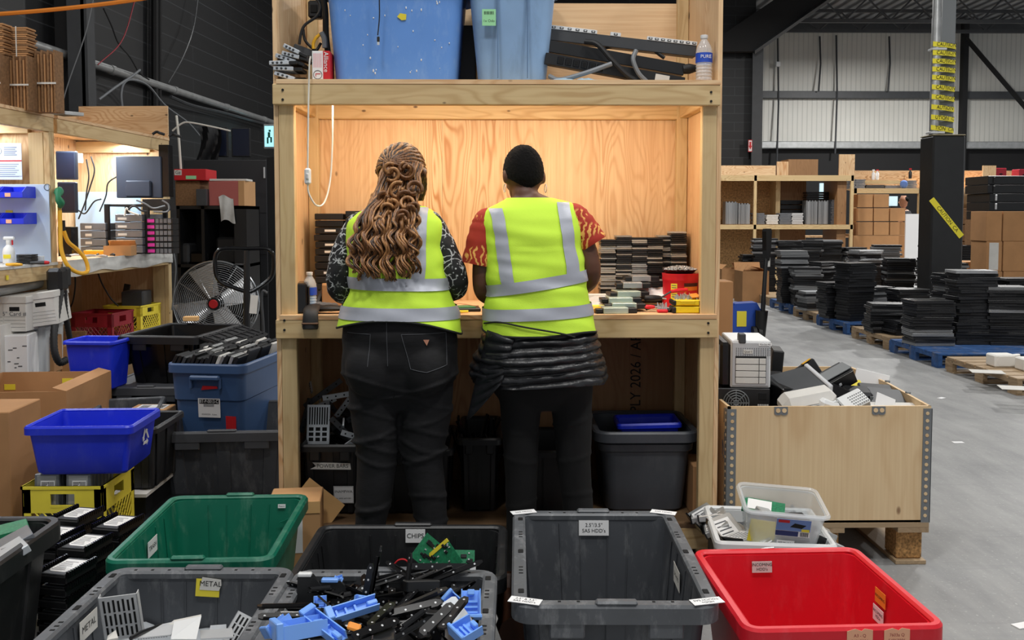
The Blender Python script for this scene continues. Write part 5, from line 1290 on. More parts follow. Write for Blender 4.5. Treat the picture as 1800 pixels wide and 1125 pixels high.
pal = B().box(-0.55, 0.55, -0.5, 0.5, 0, cz - 0.004, ch=0.01).build('base_board', m['blackm'], None, (q.x + 0.1, 4.1, 0)); tag(pal, 'low black base under the yellow milk crate', 'base')
def std_drive(label, loc, rot, g='hard drives in the yellow milk crate'):
 t = thing('hard_drive', label, 'hard drive', loc, 0, g, rot)
 B().box(-0.051, 0.051, -0.013, 0.013, 0, 0.147, ch=0.003).build('case', m['servergrey'], t)
 B().box(-0.04, 0.04, -0.0145, -0.013, 0.02, 0.14, ch=0.001).build('lid', m['drivesil'], t)
 l_ = B().box(-0.024, 0.034, -0.0155, -0.0145, 0.075, 0.12).build('label', m['white'], t)
 b = B()
 for k in range(6): b.box(-0.02, -0.0+0.004*(k % 3), -0.016, -0.0155, 0.08+k*0.006, 0.083+k*0.006)
 for k in range(6): b.box(0.008+k*0.004, 0.010+k*0.004, -0.016, -0.0155, 0.085, 0.115)
 o = b.build('fine_print', m['ink'], l_); o['kind'] = 'stuff'
 return t
for i, x in enumerate((-0.075, 0.055)):
 for j in range(7):
  std_drive('hard drive in the %s row of the yellow crate, %s from the front' % (('left', 'right')[i], ORD1[j]), (q.x + x, 3.80 + j*0.034, cz + 0.176), (-0.08, 0, 0))
for i, x in enumerate((-0.075, 0.055)):
 for j in range(7):
  o = slab(0.102, 0.026, 0.135).build('hard_drive', m['servergrey']); o.location = (q.x + x, 3.80 + j*0.034, cz + 0.008); tag(o, 'lower-layer drive seen through the lattice of the yellow crate', 'hard drive', 'lower drives in the yellow crate')
zb = cz + 0.28 + 0.006
q2a, q2b = W(36, 756, 3.74), W(222, 752, 3.74)
zb = W(120, 832, 3.80).z
hb_ = q2a.z - zb + 0.012
t = tote('recycling_bin', 'royal blue recycling bin set on the yellow milk crate', 'recycling bin', ((q2a.x+q2b.x)/2 + 0.005, 3.74 + 0.19, zb), 0.03, q2b.x-q2a.x+0.015, 0.37, hb_, m['royal'], taper=0.88, r=0.03, lip=0.014, lip_h=0.035, ribs=False, grooves=False, handles=False)
tri = B()
for k in range(3):
 M = Matrix.Translation((0.2035, 0.02, hb_*0.55)) @ Matrix.Rotation(PI/2, 4, 'Z') @ Matrix.Rotation(PI/2, 4, 'X') @ Matrix.Rotation(k*2*PI/3, 4, 'Z')
 tri.prism([(-0.03, -0.028), (0.012, -0.028), (0.012, -0.036), (0.028, -0.022), (0.012, -0.008), (0.012, -0.016), (-0.02, -0.016)], 0, 0.002, M=M)
tri.build('recycling_mark', m['whitep'], t, angle=30)
# big open carton at far left
q = G(0, 960, 0.0)
t = carton('open_carton', 'large open cardboard carton behind the blue recycling bin', (W(20, 700, 4.75).x + 0.01, 4.95, 0), 0.05, 0.6, 0.62, 0.585, 'card', 'cardboard box', None, flaps=[('R', -75, 0.07)])
for x, z_ in ((0.06, 0.53), (-0.26, 0.5)): B().box(x-0.03, x+0.03, 0.302, 0.3045, z_-0.016, z_+0.016).build('yellow_label', m['yelsticker'], t)
carton('cardboard_box', 'tall brown carton cut off by the left edge', (W(0, 800, 4.1).x - 0.12, 4.15, 0), 0.03, 0.42, 0.3, W(10, 725, 4.0).z, 'card', tape=False)
# charcoal tote holding the steel blue tote of slim drives
z = 0.40
a, c = G(250, 760, z), G(470, 768, z)
CT = tote('storage_tote', 'large dark grey tote with the steel blue tote sitting inside', 'storage tote', (a.x + 0.365, a.y + 0.40, 0.0), 0.06, 0.72, 0.80, z, m['greytote'], mat('charcoal_rim', (74, 76, 80), 0.5, var=0.1), taper=0.86, r=0.06, lip=0.03, lip_h=0.05, tabs=True)
B().box(-0.03, 0.03, -0.016, 0.016, 0, 0.002).build('yellow_label', m['yelsticker'], CT, (-0.27, -0.38, z + 0.001))
B().cbox((0, 0, 0), (0.002, 0.1, 0.13)).build('shipping_label', m['salmon'], CT, (0.343, 0.1, 0.25))
zt = W(362, 640, 4.95).z; zb = 0.16
a, c = W(290, 640, 4.95), W(438, 636, 4.95)
ST = tote('storage_tote', 'steel blue tote packed with slim drives, inside a dark tote', 'storage tote', ((a.x+c.x)/2 + 0.04, 4.95 + 0.36, zb), -0.14, c.x-a.x+0.0, 0.74, zt-zb, m['steeltote'], m['steeltote'], taper=0.9, r=0.05, lip=0.022, lip_h=0.05, ribs=False, grooves=False, handles=False)
hh = zt - zb
b = B(); k_ = 0.9 + 0.1*0.62; wi, di = (c.x-a.x-0.044), 0.74-0.044
b.loft([rrect(wi*k_, di*k_, 0.04, hh*0.62-0.012), rrect(wi*k_+0.016, di*k_+0.016, 0.045, hh*0.62-0.004), rrect(wi+0.012, di+0.012, 0.045, hh-0.05), rrect(wi, di, 0.04, hh-0.048)], 0); b.build('shoulder_band', m['steeltote'], ST)
hd_ = B(); hd_.cbox((0.0, -0.372, hh-0.075), (0.17, 0.03, 0.028), ch=0.008)
for sx in (-1, 1): hd_.cbox((sx*0.082, -0.364, hh-0.105), (0.014, 0.02, 0.06), ch=0.004)
hd_.build('handle', m['steeltote'], ST)
yy = -0.345
B().prism([(-0.05, -0.008), (0.045, 0.002), (0.04, 0.014), (-0.04, 0.016)], 0, 0.001).build('red_tape', m['redsticker'], ST, (0.02, yy-0.01, hh-0.135), rot=(PI/2+0.05, 0, 0))
p = B().cbox((0, 0, 0), (0.125, 0.105, 0.0012), ch=0.0).build('inventory_label', m['white'], ST, (0.01, yy, hh*0.53), rot=(PI/2+0.05, 0, 0))
bk = B().box(-0.055, 0.056, 0.023, 0.048, 0.0004, 0.0012).build('code_bar', m['ink'], p); text('BT-P-0013-C', 0.025, (0, 0.036, 0.0018), m['white'], bk, (0, 0, 0), sx=0.8)
b = B()
for k in range(12): b.cbox((-0.03+k*0.005, 0.014, 0.001), (0.0026 if k % 2 else 0.0016, 0.014, 0.001))
o = b.build('barcode', m['ink'], p); o['kind'] = 'stuff'
text('PO/MOZA   Kubes', 0.011, (0, -0.036, 0.001), m['ink'], p, (0, 0, 0))
B().prism([(-0.028, -0.044), (0.028, -0.038), (0.03, 0.044), (-0.028, 0.046)], 0, 0.001).build('red_label', m['redsticker'], ST, (0.13, yy+0.004, hh*0.36), rot=(PI/2+0.05, 0, 0))
rr = random.Random(17)
w_in = c.x - a.x - 0.09
kinds = ['drivesil', 'darksteel', 'blackm', 'black', 'drivesil', 'offwhite']
order = []
for row in range(4):
 for k in range(15):
  x = -w_in/2 + w_in*(k+0.5)/15; y = -0.27 + row*0.17
  mk = kinds[int(abs(math.sin(k*1.7+row)*5.99)) % 6] if rr.random() < 0.45 else 'blackm'
  o = B().box(-0.009, 0.009, -0.072, 0.072, -0.11, 0.0, ch=0.002).build('slim_drive', m[mk], None)
  M = Matrix.Translation(ST.location) @ Matrix.Rotation(-0.14, 4, 'Z') @ Matrix.Translation((x, y, hh + 0.035 + 0.012*row*0.4 + rr.uniform(-.012, .012)))
  o.location = M.translation; o.rotation_euler = (0, 0.42 + rr.uniform(-.08, .08), -0.14 + rr.uniform(-.05, .05))
  tag(o, '%s slim drive, %s from the left in the %s row of blue tote' % ({'drivesil': 'silver', 'darksteel': 'grey', 'blackm': 'black', 'black': 'black', 'offwhite': 'white'}[mk], ORD1[k], ('front', 'second', 'third', 'rear')[row]), 'slim drive', 'slim drives in the steel blue tote')
# black attached-lid tote on a grey tote, waste basket, grey tote with labelled box
z = W(330, 585, 5.6).z
a, c = W(210, 590, 5.45), W(330, 590, 5.45)
t = tote('storage_tote', 'black hinged-lid tote behind the steel blue tote', 'storage tote', ((a.x+c.x)/2 + 0.06, 5.45 + 0.33, W(280, 680, 5.45).z), -0.12, c.x-a.x+0.1, 0.66, z - W(280, 680, 5.45).z, m['blackg'], m['black'], taper=0.84, r=0.03, lip=0.03, lip_h=0.05, ribs=True, grooves=False, handles=False, tabs=True)
hb2 = z - W(280, 680, 5.45).z
for sx in (-1, 1):
 b = B(); ln = 0.19
 M = Matrix.Translation((sx*(c.x-a.x+0.1)/2, 0, hb2-0.01)) @ Matrix.Rotation(0.3 if sx > 0 else PI/2 + 0.1, 4, 'Y')
 b.box(0, ln, -0.31, 0.31, -0.006, 0.006, M=M)
 for k in range(7): b.box(0.01, ln-0.01, -0.29+k*0.09, -0.27+k*0.09, -0.012, 0.012, M=M)
 for j in range(3): b.box(0.02+j*0.07, 0.03+j*0.07, -0.3, 0.3, -0.012, 0.012, M=M)
 b.build('lid_flap', m['black'], t)
zz = W(280, 680, 5.4).z
t = tote('storage_tote', 'dark grey tote under the black hinged-lid tote', 'storage tote', ((W(172, 690, 5.4).x+W(310, 690, 5.4).x)/2 + 0.05, 5.4 + 0.36, 0), 0.0, W(310, 690, 5.4).x-W(172, 690, 5.4).x+0.08, 0.74, zz, m['blacktote'], bpy.data.materials['charcoal_rim'], taper=0.86, r=0.05, lip=0.03, lip_h=0.05, tabs=True, grooves=False)
B().box(-0.27, 0.27, -0.33, 0.33, zz-0.012, zz-0.004, ch=0.003).build('lid_sheet', bpy.data.materials['charcoal_rim'], t)
zz = W(240, 720, 4.95).z
a = W(160, 720, 5.0)
t = tote('storage_tote', 'grey tote holding a labelled parcel, left of the steel blue tote', 'storage tote', (W(228, 720, 5.0).x - 0.03, 5.05, 0), 0.25, 0.36, 0.5, zz, m['greytote'], m['greyrim'], taper=0.88, r=0.04, lip=0.025, lip_h=0.04, tabs=True, handles=False)
q = W(262, 718, 5.0)
t = carton('parcel', 'brown parcel with white shipping label lying in the grey tote', (q.x, 5.04, zz - 0.055), 0.0, 0.21, 0.16, 0.05, 'card2', 'parcel', None, tape=False)
p = B().box(-0.075, 0.08, -0.05, 0.06, 0.05, 0.0515).build('shipping_label', m['white'], t)
b = B()
for k in range(8): b.box(-0.06+k*0.006, -0.057+k*0.006, -0.03, 0.04, 0.0515, 0.052); b.box(0.03+k*0.005, 0.033+k*0.005, -0.035, 0.045, 0.0515, 0.052)
o = b.build('barcode', m['ink'], p); o['kind'] = 'stuff'
z = W(155, 600, 5.3).z; zb = W(155, 688, 5.3).z
a, c = W(108, 600, 5.3), W(205, 600, 5.3)
tote('waste_basket', 'royal blue waste basket by the hanging black vacuum hose', 'waste basket', ((a.x+c.x)/2, 5.43, zb), -0.08, c.x-a.x, 0.27, z - zb, m['royal'], taper=0.84, r=0.035, lip=0.012, lip_h=0.02, ribs=False, grooves=False, handles=False)
o = B().box(-0.3, 0.14, -0.2, 0.3, 0, zb-0.002, ch=0.01).build('black_case', m['blackm'], None, ((a.x+c.x)/2 - 0.06, 5.5, 0)); tag(o, 'low black case under the royal blue waste basket', 'case')
# black tote behind the milk crate, on a white-edged board
o = tote('storage_tote', 'black tote in shadow between milk crate and dark grey tote', 'storage tote', (W(222, 820, 4.35).x, 4.46, W(222, 862, 4.3).z + 0.005), 0.0, 0.36, 0.4, 0.30, m['blacktote'], m['blacktote'], taper=0.9, r=0.03, lip=0.02, lip_h=0.03, grooves=False)
zb_ = W(222, 862, 4.3).z + 0.002
o = B().box(-0.3, 0.12, -0.24, 0.24, zb_-0.015, zb_).box(-0.28, 0.1, -0.2, 0.22, 0, zb_-0.015, 1).build('base_board', [m['offwhite'], m['blackm']], None, (W(222, 862, 4.3).x, 4.47, 0)); tag(o, 'white-edged board under the shadowed black tote', 'board')
# ---- the two left benches (front edge line X = FXL(Y))
def FXL(Y): return -3.235 + 0.0575 * Y
LA = -math.atan(0.0575)
def lb_frame(name, label, Y0, Y1, zt_, depth=0.78):
 t = thing(name, label, 'workbench', (FXL(Y0), Y0, 0), LA)
 return t, Y1 - Y0
LDZ, LTZ = 1.17, 2.13
for (nm, label, Y0, Y1) in (('workbench', 'plywood bench with whiteboard and blue parts bins at left edge', 3.6, 6.10), ('workbench', 'plywood bench with servers and monitors, beyond the parts-bin bench', 6.14, 7.92)):
 t, L = lb_frame(nm, label, Y0, Y1, LTZ); D = 0.78
 k2 = Y0 > 6
 def lp(b, n, mt_): return b.build(n, m[mt_], t)
 lp(B().box(-0.045, 0, 0, L, LTZ-0.115, LTZ-0.02, ch=0.003), 'top_beam', 'pineY')
 lp(B().box(-D, 0.004, 0, L, LTZ-0.02, LTZ), 'top_board', 'plyY')
 lp(B().box(-0.045, 0, 0, L, LDZ-0.11, LDZ-0.018, ch=0.003), 'desk_beam', 'pineY')
 lp(B().box(-D, 0.004, 0, L, LDZ-0.018, LDZ), 'desktop', 'plyY' if k2 else 'tarp')
 lp(B().box(-D-0.015, -D, 0, L, 0, LTZ), 'back_panel', 'plyZ')
 lp(B().box(-D, -0.05, L-0.02, L-0.004, 0, LTZ-0.02), 'end_panel', 'plyZ')
 lp(B().box(-0.04, 0.0, L-0.06, L, 0, LTZ-0.115, ch=0.003), 'post', 'pineZ')
 lp(B().box(-0.14, -0.042, L-0.06, L-0.021, 0, LTZ-0.12, ch=0.003), 'post', 'pineZ')
 lp(B().box(-D, -0.14, L-0.06, L-0.021, LTZ-0.125, LTZ-0.03, ch=0.003), 'end_beam', 'pineX')
 if not k2:
  lp(B().box(-0.045, 0, 0, L, 0.36, 0.455, ch=0.003), 'shelf_beam', 'pineY')
  lp(B().box(-D, 0.004, 0, L, 0.455, 0.475), 'shelf_board', 'plyY')
  lp(B().box(-0.2, -0.1, L-0.3, L-0.26, 0, 0.36), 'foot', 'pineZ')
 else:
  lp(B().box(-D, -D+0.015, 0, L, LTZ, LTZ+0.2), 'upper_back_board', 'plyY')
  lp(B().box(-D+0.015, 0, L-0.02, L, LTZ, LTZ+0.27), 'upper_end_board', 'plyX')
  B().grid(lambda u, v: (0.012 + 0.012*mnoise.noise((u*3, v*9, 2)), v*L, LDZ + 0.004 - u*(0.1 + 0.03*mnoise.noise((v*5, 0, 0)))), 8, 30).build('table_cloth_edge', m['tarp'], t)
 pw = 11 if not k2 else 22
 B().box(-0.38, -0.33, L*0.35, L*0.95, LTZ-0.055, LTZ-0.03, ch=0.004).build('light_tube', mat('cool_led_glow', (225, 240, 255), emit=5), t)
 p = t.matrix_world if False else (Matrix.Translation(t.location) @ Matrix.Rotation(LA, 4, 'Z')) @ Vector((-0.35, L*0.65, LTZ-0.06))
 area('bench_light', p, 0.05, pw, (0.85, 0.93, 1.0), (0, 0, LA), L*0.6)
def lw(px, py, off=0.0, base=None):
 "point on the vertical plane off metres behind the left bench fronts, seen at px, py"
 d = ray(px, py); t_ = (-3.235 - off) / (d.x - 0.0575 * d.y); return Vector((0, 0, CAM_H)) + d * t_
EP1 = 6.10 - 0.075; EP2 = 7.92 - 0.075                # front faces of the two end panels
# poster
a, c = W(-30, 252, EP1), W(42, 316, EP1)
t = thing('wall_poster', 'white safety poster with red stripe on the parts-bin bench end', 'poster', ((a.x+c.x)/2, EP1 - 0.012, (a.z+c.z)/2), LA)
pw, ph = c.x-a.x, a.z-c.z
B().cbox((0, 0, 0), (pw, 0.003, ph)).build('sheet', mat('poster_paper', (214, 228, 246), 0.6), t)
b = B(); b.box(-pw/2, pw/2, -0.0022, -0.0014, -0.0, 0.008); b.build('red_stripe', m['redsticker'], t)
b = B(); b.tube([(pw/2-0.152 + 0.022*math.cos(a_*PI/12), -0.0018, ph/2-0.05 + 0.022*math.sin(a_*PI/12)) for a_ in range(25)], 0.0015, 5); b.cbox((pw/2-0.152, -0.002, ph/2-0.05), (0.016, 0.002, 0.005)); b.cbox((pw/2-0.152, -0.002, ph/2-0.05), (0.005, 0.002, 0.016)); b.build('emblem', m['ink'], t)
b = B()
for k in range(5): b.box(pw/2-0.115, pw/2-0.03-0.01*(k % 2), -0.0022, -0.0014, ph/2-0.03-k*0.012, ph/2-0.024-k*0.012)
for k in range(7): b.box(-0.05, pw/2-0.02-0.012*(k % 3), -0.0022, -0.0014, -0.02-k*0.013, -0.016-k*0.013)
b.box(-pw/2, pw/2, -0.0022, -0.0014, -ph/2+0.02, -ph/2+0.023)
o = b.build('printed_lines', mat('blue_grey_print', (120, 132, 160), 0.7), t); o['kind'] = 'stuff'
# whiteboard panel
a, c = W(-60, 324, EP1), W(92, 462, EP1)
o = B().box(a.x, c.x, EP1-0.02, EP1-0.012, LDZ+0.002, a.z, ch=0.002).build('whiteboard', mat('board_white', (196, 214, 236), 0.35)); tag(o, 'pale whiteboard panel carrying blue bins at the left bench', 'whiteboard')
def parts_bin(label, px, py, lbl=True):
 q = W(px, py, EP1-0.1)
 t = thing('parts_bin', label, 'parts bin', (q.x, EP1-0.10, q.z), LA, 'royal blue parts bins on the whiteboard')
 b = B(); w_, d_, h_ = 0.148, 0.15, 0.066; e = 0.003
 b.box(-w_/2, w_/2, -d_/2, d_/2, 0, e); b.box(-w_/2, w_/2, d_/2-e, d_/2, 0, h_*1.1)
 b.box(-w_/2, w_/2, -d_/2, -d_/2+e, 0, h_*0.55)
 for sx in (-1, 1): b.prism([(-d_/2, 0), (d_/2, 0), (d_/2, h_*1.1), (-d_/2+0.05, h_*1.1), (-d_/2, h_*0.55)], sx*w_/2-0.0015, sx*w_/2+0.0015, M=Matrix(((0,0,1,0),(1,0,0,0),(0,1,0,0),(0,0,0,1))))
 b.build('bin_body', m['royal'], t)
 l_ = B().box(-0.036, 0.0, -d_/2-0.004, -d_/2, 0.006, 0.03).build('label', m['salmon'], t)
 return t
parts_bin('royal blue parts bin, upper row of whiteboard, right one', 31, 348); parts_bin('royal blue parts bin, upper row of whiteboard, cut by frame', -12, 348)
parts_bin('royal blue parts bin, lower row of whiteboard, right one', 33, 394); parts_bin('royal blue parts bin, lower row of whiteboard, cut by frame', -10, 394)
o = B().cbox((0, 0, 0), (0.045, 0.003, 0.017)).build('name_strip', m['yelsticker'], None, tuple(W(16, 372, EP1-0.024))); tag(o, 'tiny yellow sticker between the two rows of blue bins', 'sticker')
o = B().tube([(0.02*math.cos(a_*PI/10), 0, 0.02*math.sin(a_*PI/10)) for a_ in range(21)], 0.002, 5).build('ring_mark', m['inkgrey'], None, tuple(W(83, 329, EP1-0.024))); tag(o, 'small circle drawn at the whiteboard\'s top right corner', 'mark')
# spray bottle and things on the left desk
q = W(16, 458, 5.85)
t = thing('spray_bottle', 'white spray bottle with red trigger on the left desk', 'spray bottle', (q.x, 5.85, LDZ), 0.2)
B().lathe([(0.03, 0), (0.036, 0.006), (0.036, 0.075), (0.03, 0.1), (0.014, 0.118), (0.013, 0.135)], 20).build('bottle_body', m['whitep'], t)
B().box(-0.022, 0.02, -0.0375, -0.034, 0.035, 0.06).build('yellow_label', m['yelsticker'], t)
hd_ = B(); hd_.lathe([(0.015, 0.132), (0.015, 0.15)], 14); hd_.box(-0.03, 0.035, -0.011, 0.011, 0.15, 0.172, ch=0.006); hd_.build('spray_head', m['whitep'], t)
B().box(0.018, 0.026, -0.006, 0.006, 0.118, 0.15, ch=0.002).build('trigger', m['redsticker'], t)
b = B()
for k in range(6):
 o = slab(0.1, 0.08, 0.009).build('black_card', m['black']); o.location = (W(45, 455, 5.8).x, 5.82, LDZ + 0.0105*k); o.rotation_euler = (0, 0, 0.04*math.sin(k*3)); tag(o, 'flat black drive, %s in the little stack on left desk' % nth(k), 'hard drive', 'little stack of drives by the spray bottle')
o = slab(0.09, 0.02, 0.05).build('clear_box', m['cloudy']); o.location = (W(62, 458, 5.86).x, 5.88, LDZ); tag(o, 'small cloudy plastic box right of the little drive stack', 'plastic box')
t = thing('screwdriver', 'red and black screwdriver at the right end of left desk', 'screwdriver', (W(52, 460, 5.75).x, 5.76, LDZ + 0.012), 0.1)
B().tube([(0, 0, 0), (0.05, 0, 0), (0.085, 0, 0)], [0.008, 0.011, 0.012], 8).build('handle', m['darksteel'], t); B().tube([(0.085, 0, 0), (0.11, 0, 0)], [0.012, 0.009], 8).build('handle_end', m['redsticker'], t)
o = B().tube([(0, 0, 0), (0.06, 0, 0), (0.1, 0, 0)], [0.008, 0.011, 0.007], 8).build('utility_knife', m['hose'], None, (W(14, 462, 5.6).x, 5.58, LDZ + 0.01), rz=-0.1); tag(o, 'yellow utility knife at the front of the left desk', 'knife')
o = B().cbox((0, 0, 0), (0.003, 0.025, 0.028)).build('yellow_sticker', m['yelsticker'], None, tuple(lw(13, 488, -0.006))); tag(o, 'tiny yellow sticker on the left desk\'s front beam', 'sticker')
# bundles of flat cardboard on top of the left bench
def bundle(label, px0, px1, py_top, py_bot, Y, vertical, nn, dz=None):
 a, c = W(px0, py_bot, Y), W(px1, py_top, Y)
 w_, h_ = c.x-a.x, c.z-a.z; dd = 0.1
 t = thing('cardboard_bundle', label, 'cardboard bundle', ((a.x+c.x)/2, Y + dd/2, a.z), LA)
 for k in range(nn):
  b = B()
  if vertical: b.box(-w_/2+w_*k/nn+0.001, -w_/2+w_*(k+0.86)/nn, -dd/2+0.01*((k*7) % 3), dd/2, 0, h_-0.012*((k*5) % 3), ch=0.001)
  else: b.box(-w_/2+0.006*((k*3) % 2), w_/2-0.008*((k*5) % 3), -dd/2, dd/2, h_*k/nn, h_*(k+0.8)/nn, ch=0.001)
  b.build('folded_box', m['card' if k % 3 else 'carddark'], t)
 sb = B()
 if vertical: sb.box(-w_/2-0.002, w_/2+0.002, -dd/2-0.004, -dd/2-0.001, h_*0.45, h_*0.48)
 else: sb.box(-0.006, 0.0, -dd/2-0.004, -dd/2-0.001, -0.002, h_+0.002)
 sb.build('strap', m['offwhite'], t)
 return t
ztop = LTZ
yb = lambda px, Y: 380 - (LTZ + 0.002 - CAM_H)*F_PX/Y
for lb, p0, p1, pt, Y in (('upright cardboard bundle on the left bench top, nearest its right end', 51, 98, 88, 5.85), ('upright cardboard bundle second from the right on left bench top', 2, 50, 98, 5.75), ('upright cardboard bundle cut off by the left edge', -60, 1, 95, 5.65)):
 bundle(lb, p0, p1, pt, yb(p0, Y), Y, True, 13)
bundle('flat cardboard bundle lying on top of the upright ones', 10, 51, 47, 103, 5.80, False, 15); bundle('flat cardboard bundle at the top left, cut by the frame', -50, 9, 40, 96, 5.72, False, 15)
o = slab(0.16, 0.2, 0.025).build('steel_tray', m['galv']); o.location = lw(113, 206, 0.06) + Vector((0, 0, 0.01)); o.rotation_euler = (0.05, 0, -0.2); tag(o, 'folded metal foil tray on the bench top beam', 'tray')
for k, (px, py) in enumerate(((268, 236), (297, 240))):
 o = B().tube(bez([(0, 0, 0), (0.03, 0.01, 0.02), (0.06, 0, 0.01), (0.09, 0.02, 0.0)], 10), 0.012, 6).build('cable_coil', m['rubber']); o.location = W(px, py, 7.6 + 0.2*k); tag(o, ['small black cable coil on the far bench top', 'small black cable coil at the far bench top corner'][k], 'cable')
# monitors and servers on the second bench
def monitor(label, px0, py0, px1, py1, Y, mt_='monitorback', back=True, stand=True, rz=0.0):
 a, c = W(px0, py1, Y), W(px1, py0, Y); w_, h_ = c.x-a.x, c.z-a.z
 t = thing('monitor', label, 'monitor', ((a.x+c.x)/2, Y, a.z), rz)
 B().box(-w_/2, w_/2, -0.015, 0.03, 0, h_, ch=0.006).build('housing', m[mt_], t)
 if back: B().box(-w_*0.28, w_*0.28, -0.04, -0.015, h_*0.02, h_*0.42, ch=0.01).build('rear_bulge', m[mt_], t)
 else: B().box(-w_/2+0.012, w_/2-0.012, -0.017, -0.0145, 0.014, h_-0.012).build('screen', m['screen'], t)
 if stand:
  b = B(); b.box(-0.03, 0.03, -0.03, 0.03, -0.12, h_*0.2, ch=0.006); b.box(-0.1, 0.1, -0.08, 0.08, -0.14, -0.125, ch=0.004); b.build('stand', m['black'], t)
 return t
monitor('dark monitor seen from behind on the server bench', 206, 275, 284, 348, 7.55, stand=False)
monitor('dark monitor half hidden behind the yellow air hose post', 100, 266, 134, 316, 7.1, back=False, stand=False)
monitor('second dark monitor below the half hidden one', 103, 320, 134, 374, 7.05, back=False, stand=False)
o = slab(0.08, 0.1, 0.42).build('black_case', m['blackg']); o.location = (W(293, 350, 7.6).x, 7.6, W(294, 346, 7.6).z); tag(o, 'narrow black case standing at the right end of server bench', 'equipment')
def rack(label, px0, py0, px1, py1, Y, d_=0.4):
 a, c = W(px0, py1, Y), W(px1, py0, Y); w_, h_ = c.x-a.x, c.z-a.z
 t = thing('server_rack', label, 'rack', ((a.x+c.x)/2, Y, LDZ), 0)
 for sx in (-1, 1):
  for sy in (-1, 1): B().box(sx*w_/2-0.018, sx*w_/2+0.018, sy*d_/2-0.015+d_/2, sy*d_/2+0.015+d_/2, 0, h_, ch=0.002).build('upright', m['blackm'], t)
 B().box(-w_/2, w_/2, 0, d_, h_-0.02, h_, ch=0.002).build('top_plate', m['blackm'], t)
 return t, w_, h_
rk, rw, rh = rack('open black rack frame holding grey servers on the far bench', 190, 352, 258, 440, 7.35)
for k in range(5):
 z0 = LDZ + 0.012 + k*0.062
 o = thing('rack_server', 'flat grey server, %s in the open black rack frame' % nth(4-k), 'server', (W(232, 420, 7.3).x, 7.55, z0), 0, 'grey servers on the far bench')
 B().box(-0.12, 0.09, -0.27, 0.2, 0, 0.055, ch=0.003).build('chassis', m['servergrey'], o); B().box(-0.1, -0.03, -0.272, -0.268, 0.012, 0.03).build('label', m['offwhite'], o)
 B().box(-0.12, 0.09, -0.2705, -0.268, 0.048, 0.052).build('lid_seam', m['darksteel'], o)
for k in range(4):
 o = thing('rack_server', 'flat grey server, %s in the stack left of rack frame' % nth(3-k), 'server', (W(166, 420, 7.3).x, 7.5, LDZ + 0.004 + k*0.062), 0, 'grey servers on the far bench')
 B().box(-0.11, 0.09, -0.2, 0.2, 0, 0.056, ch=0.003).build('chassis', m['servergrey'], o); B().box(-0.07, -0.02, -0.202, -0.198, 0.014, 0.035).build('label', m['offwhite'], o)
# pink-tagged drive enclosures
a, c = W(260, 440, 7.32), W(304, 378, 7.32)
for k in range(6):
 hh_ = (c.z - a.z)/6*1.02
 t = thing('drive_enclosure', 'black enclosure with pink tag, %s in the stack of six' % nth(5-k), 'enclosure', ((a.x+c.x)/2, 7.32, LDZ + 0.004 + k*hh_), 0, 'pink-tagged black enclosures')
 w_ = c.x-a.x
 B().box(-w_/2, w_/2, 0, 0.13, 0, hh_*0.93, ch=0.003).build('case', m['blackm'], t)
 B().box(-w_/2, -w_/2+0.055, -0.003, 0.0, hh_*0.2, hh_*0.75).build('pink_tag', m['pink'], t)
 b = B()
 for j in range(4): b.box(-w_/2+0.065+j*0.032, -w_/2+0.09+j*0.032, -0.003, 0.0, hh_*0.12, hh_*0.82)
 b.build('drive_bays', m['servergrey'], t)
o = slab(0.22, 0.12, 0.09).build('black_case', m['blackm']); o.location = (W(280, 378, 7.4).x, 7.4, LDZ + 0.345); tag(o, 'black case with tangled wires on the pink-tagged enclosures', 'equipment')
o = slab(0.1, 0.12, 0.22).build('black_case', m['blackg']); o.location = (W(118, 430, 7.0).x, 7.02, LDZ); tag(o, 'black equipment with small lights beside the air hose', 'equipment')
o = carton('open_carton', 'small open cardboard tray of parts on the server bench', (W(211, 432, 7.1).x, 7.1, LDZ), 0.1, 0.2, 0.15, 0.075, 'card2', flaps=[('B', -40, 0.05)])
o = slab(0.18, 0.1, 0.028).build('tool_case', m['hose']); o.location = (W(170, 438, 7.1).x, 7.12, LDZ + 0.01); tag(o, 'flat yellow tool case on the server bench', 'tool case')
rr = random.Random(41)
for k in range(7):
 px = 118 + k*13 + rr.uniform(-4, 4); L_ = rr.uniform(.06, .12)
 o = B().tube([(-L_/2, 0, 0), (0, 0, 0.004), (L_/2, 0.01, 0)], [0.008, 0.011, 0.006], 6).build('hand_tool', m[('darksteel', 'alu', 'rubber', 'zinc')[k % 4]]); Y = 6.75 + rr.uniform(-.1, .25)
 o.location = (W(px, 440, Y).x, Y, LDZ + 0.012); o.rotation_euler = (0, 0, rr.uniform(0, 3)); tag(o, 'hand tool strewn on the cloth-covered server bench', 'tool', 'tools strewn on the server bench')
def ptcable(name, pts, r, mt_, label, n=28):
 o = B().tube(bez(pts, n), r, 7).build(name, m[mt_]); return tag(o, label, 'cable')
for k, pts in enumerate(([(160, 275), (166, 300), (158, 330), (148, 360), (138, 385)], [(152, 280), (156, 310), (152, 340), (150, 370)], [(206, 310), (190, 322), (186, 345), (175, 372)], [(138, 370), (150, 375), (165, 355), (178, 350)])):
 ptcable('power_cable', [W(x, y, 7.6) for x, y in pts], 0.006, 'rubber', ['black cord plugged high, curling down left on the bench wall', 'straighter black cord beside the one curling left', 'thin black cord behind the dark monitor', 'short black cord looping low on the bench wall'][k])
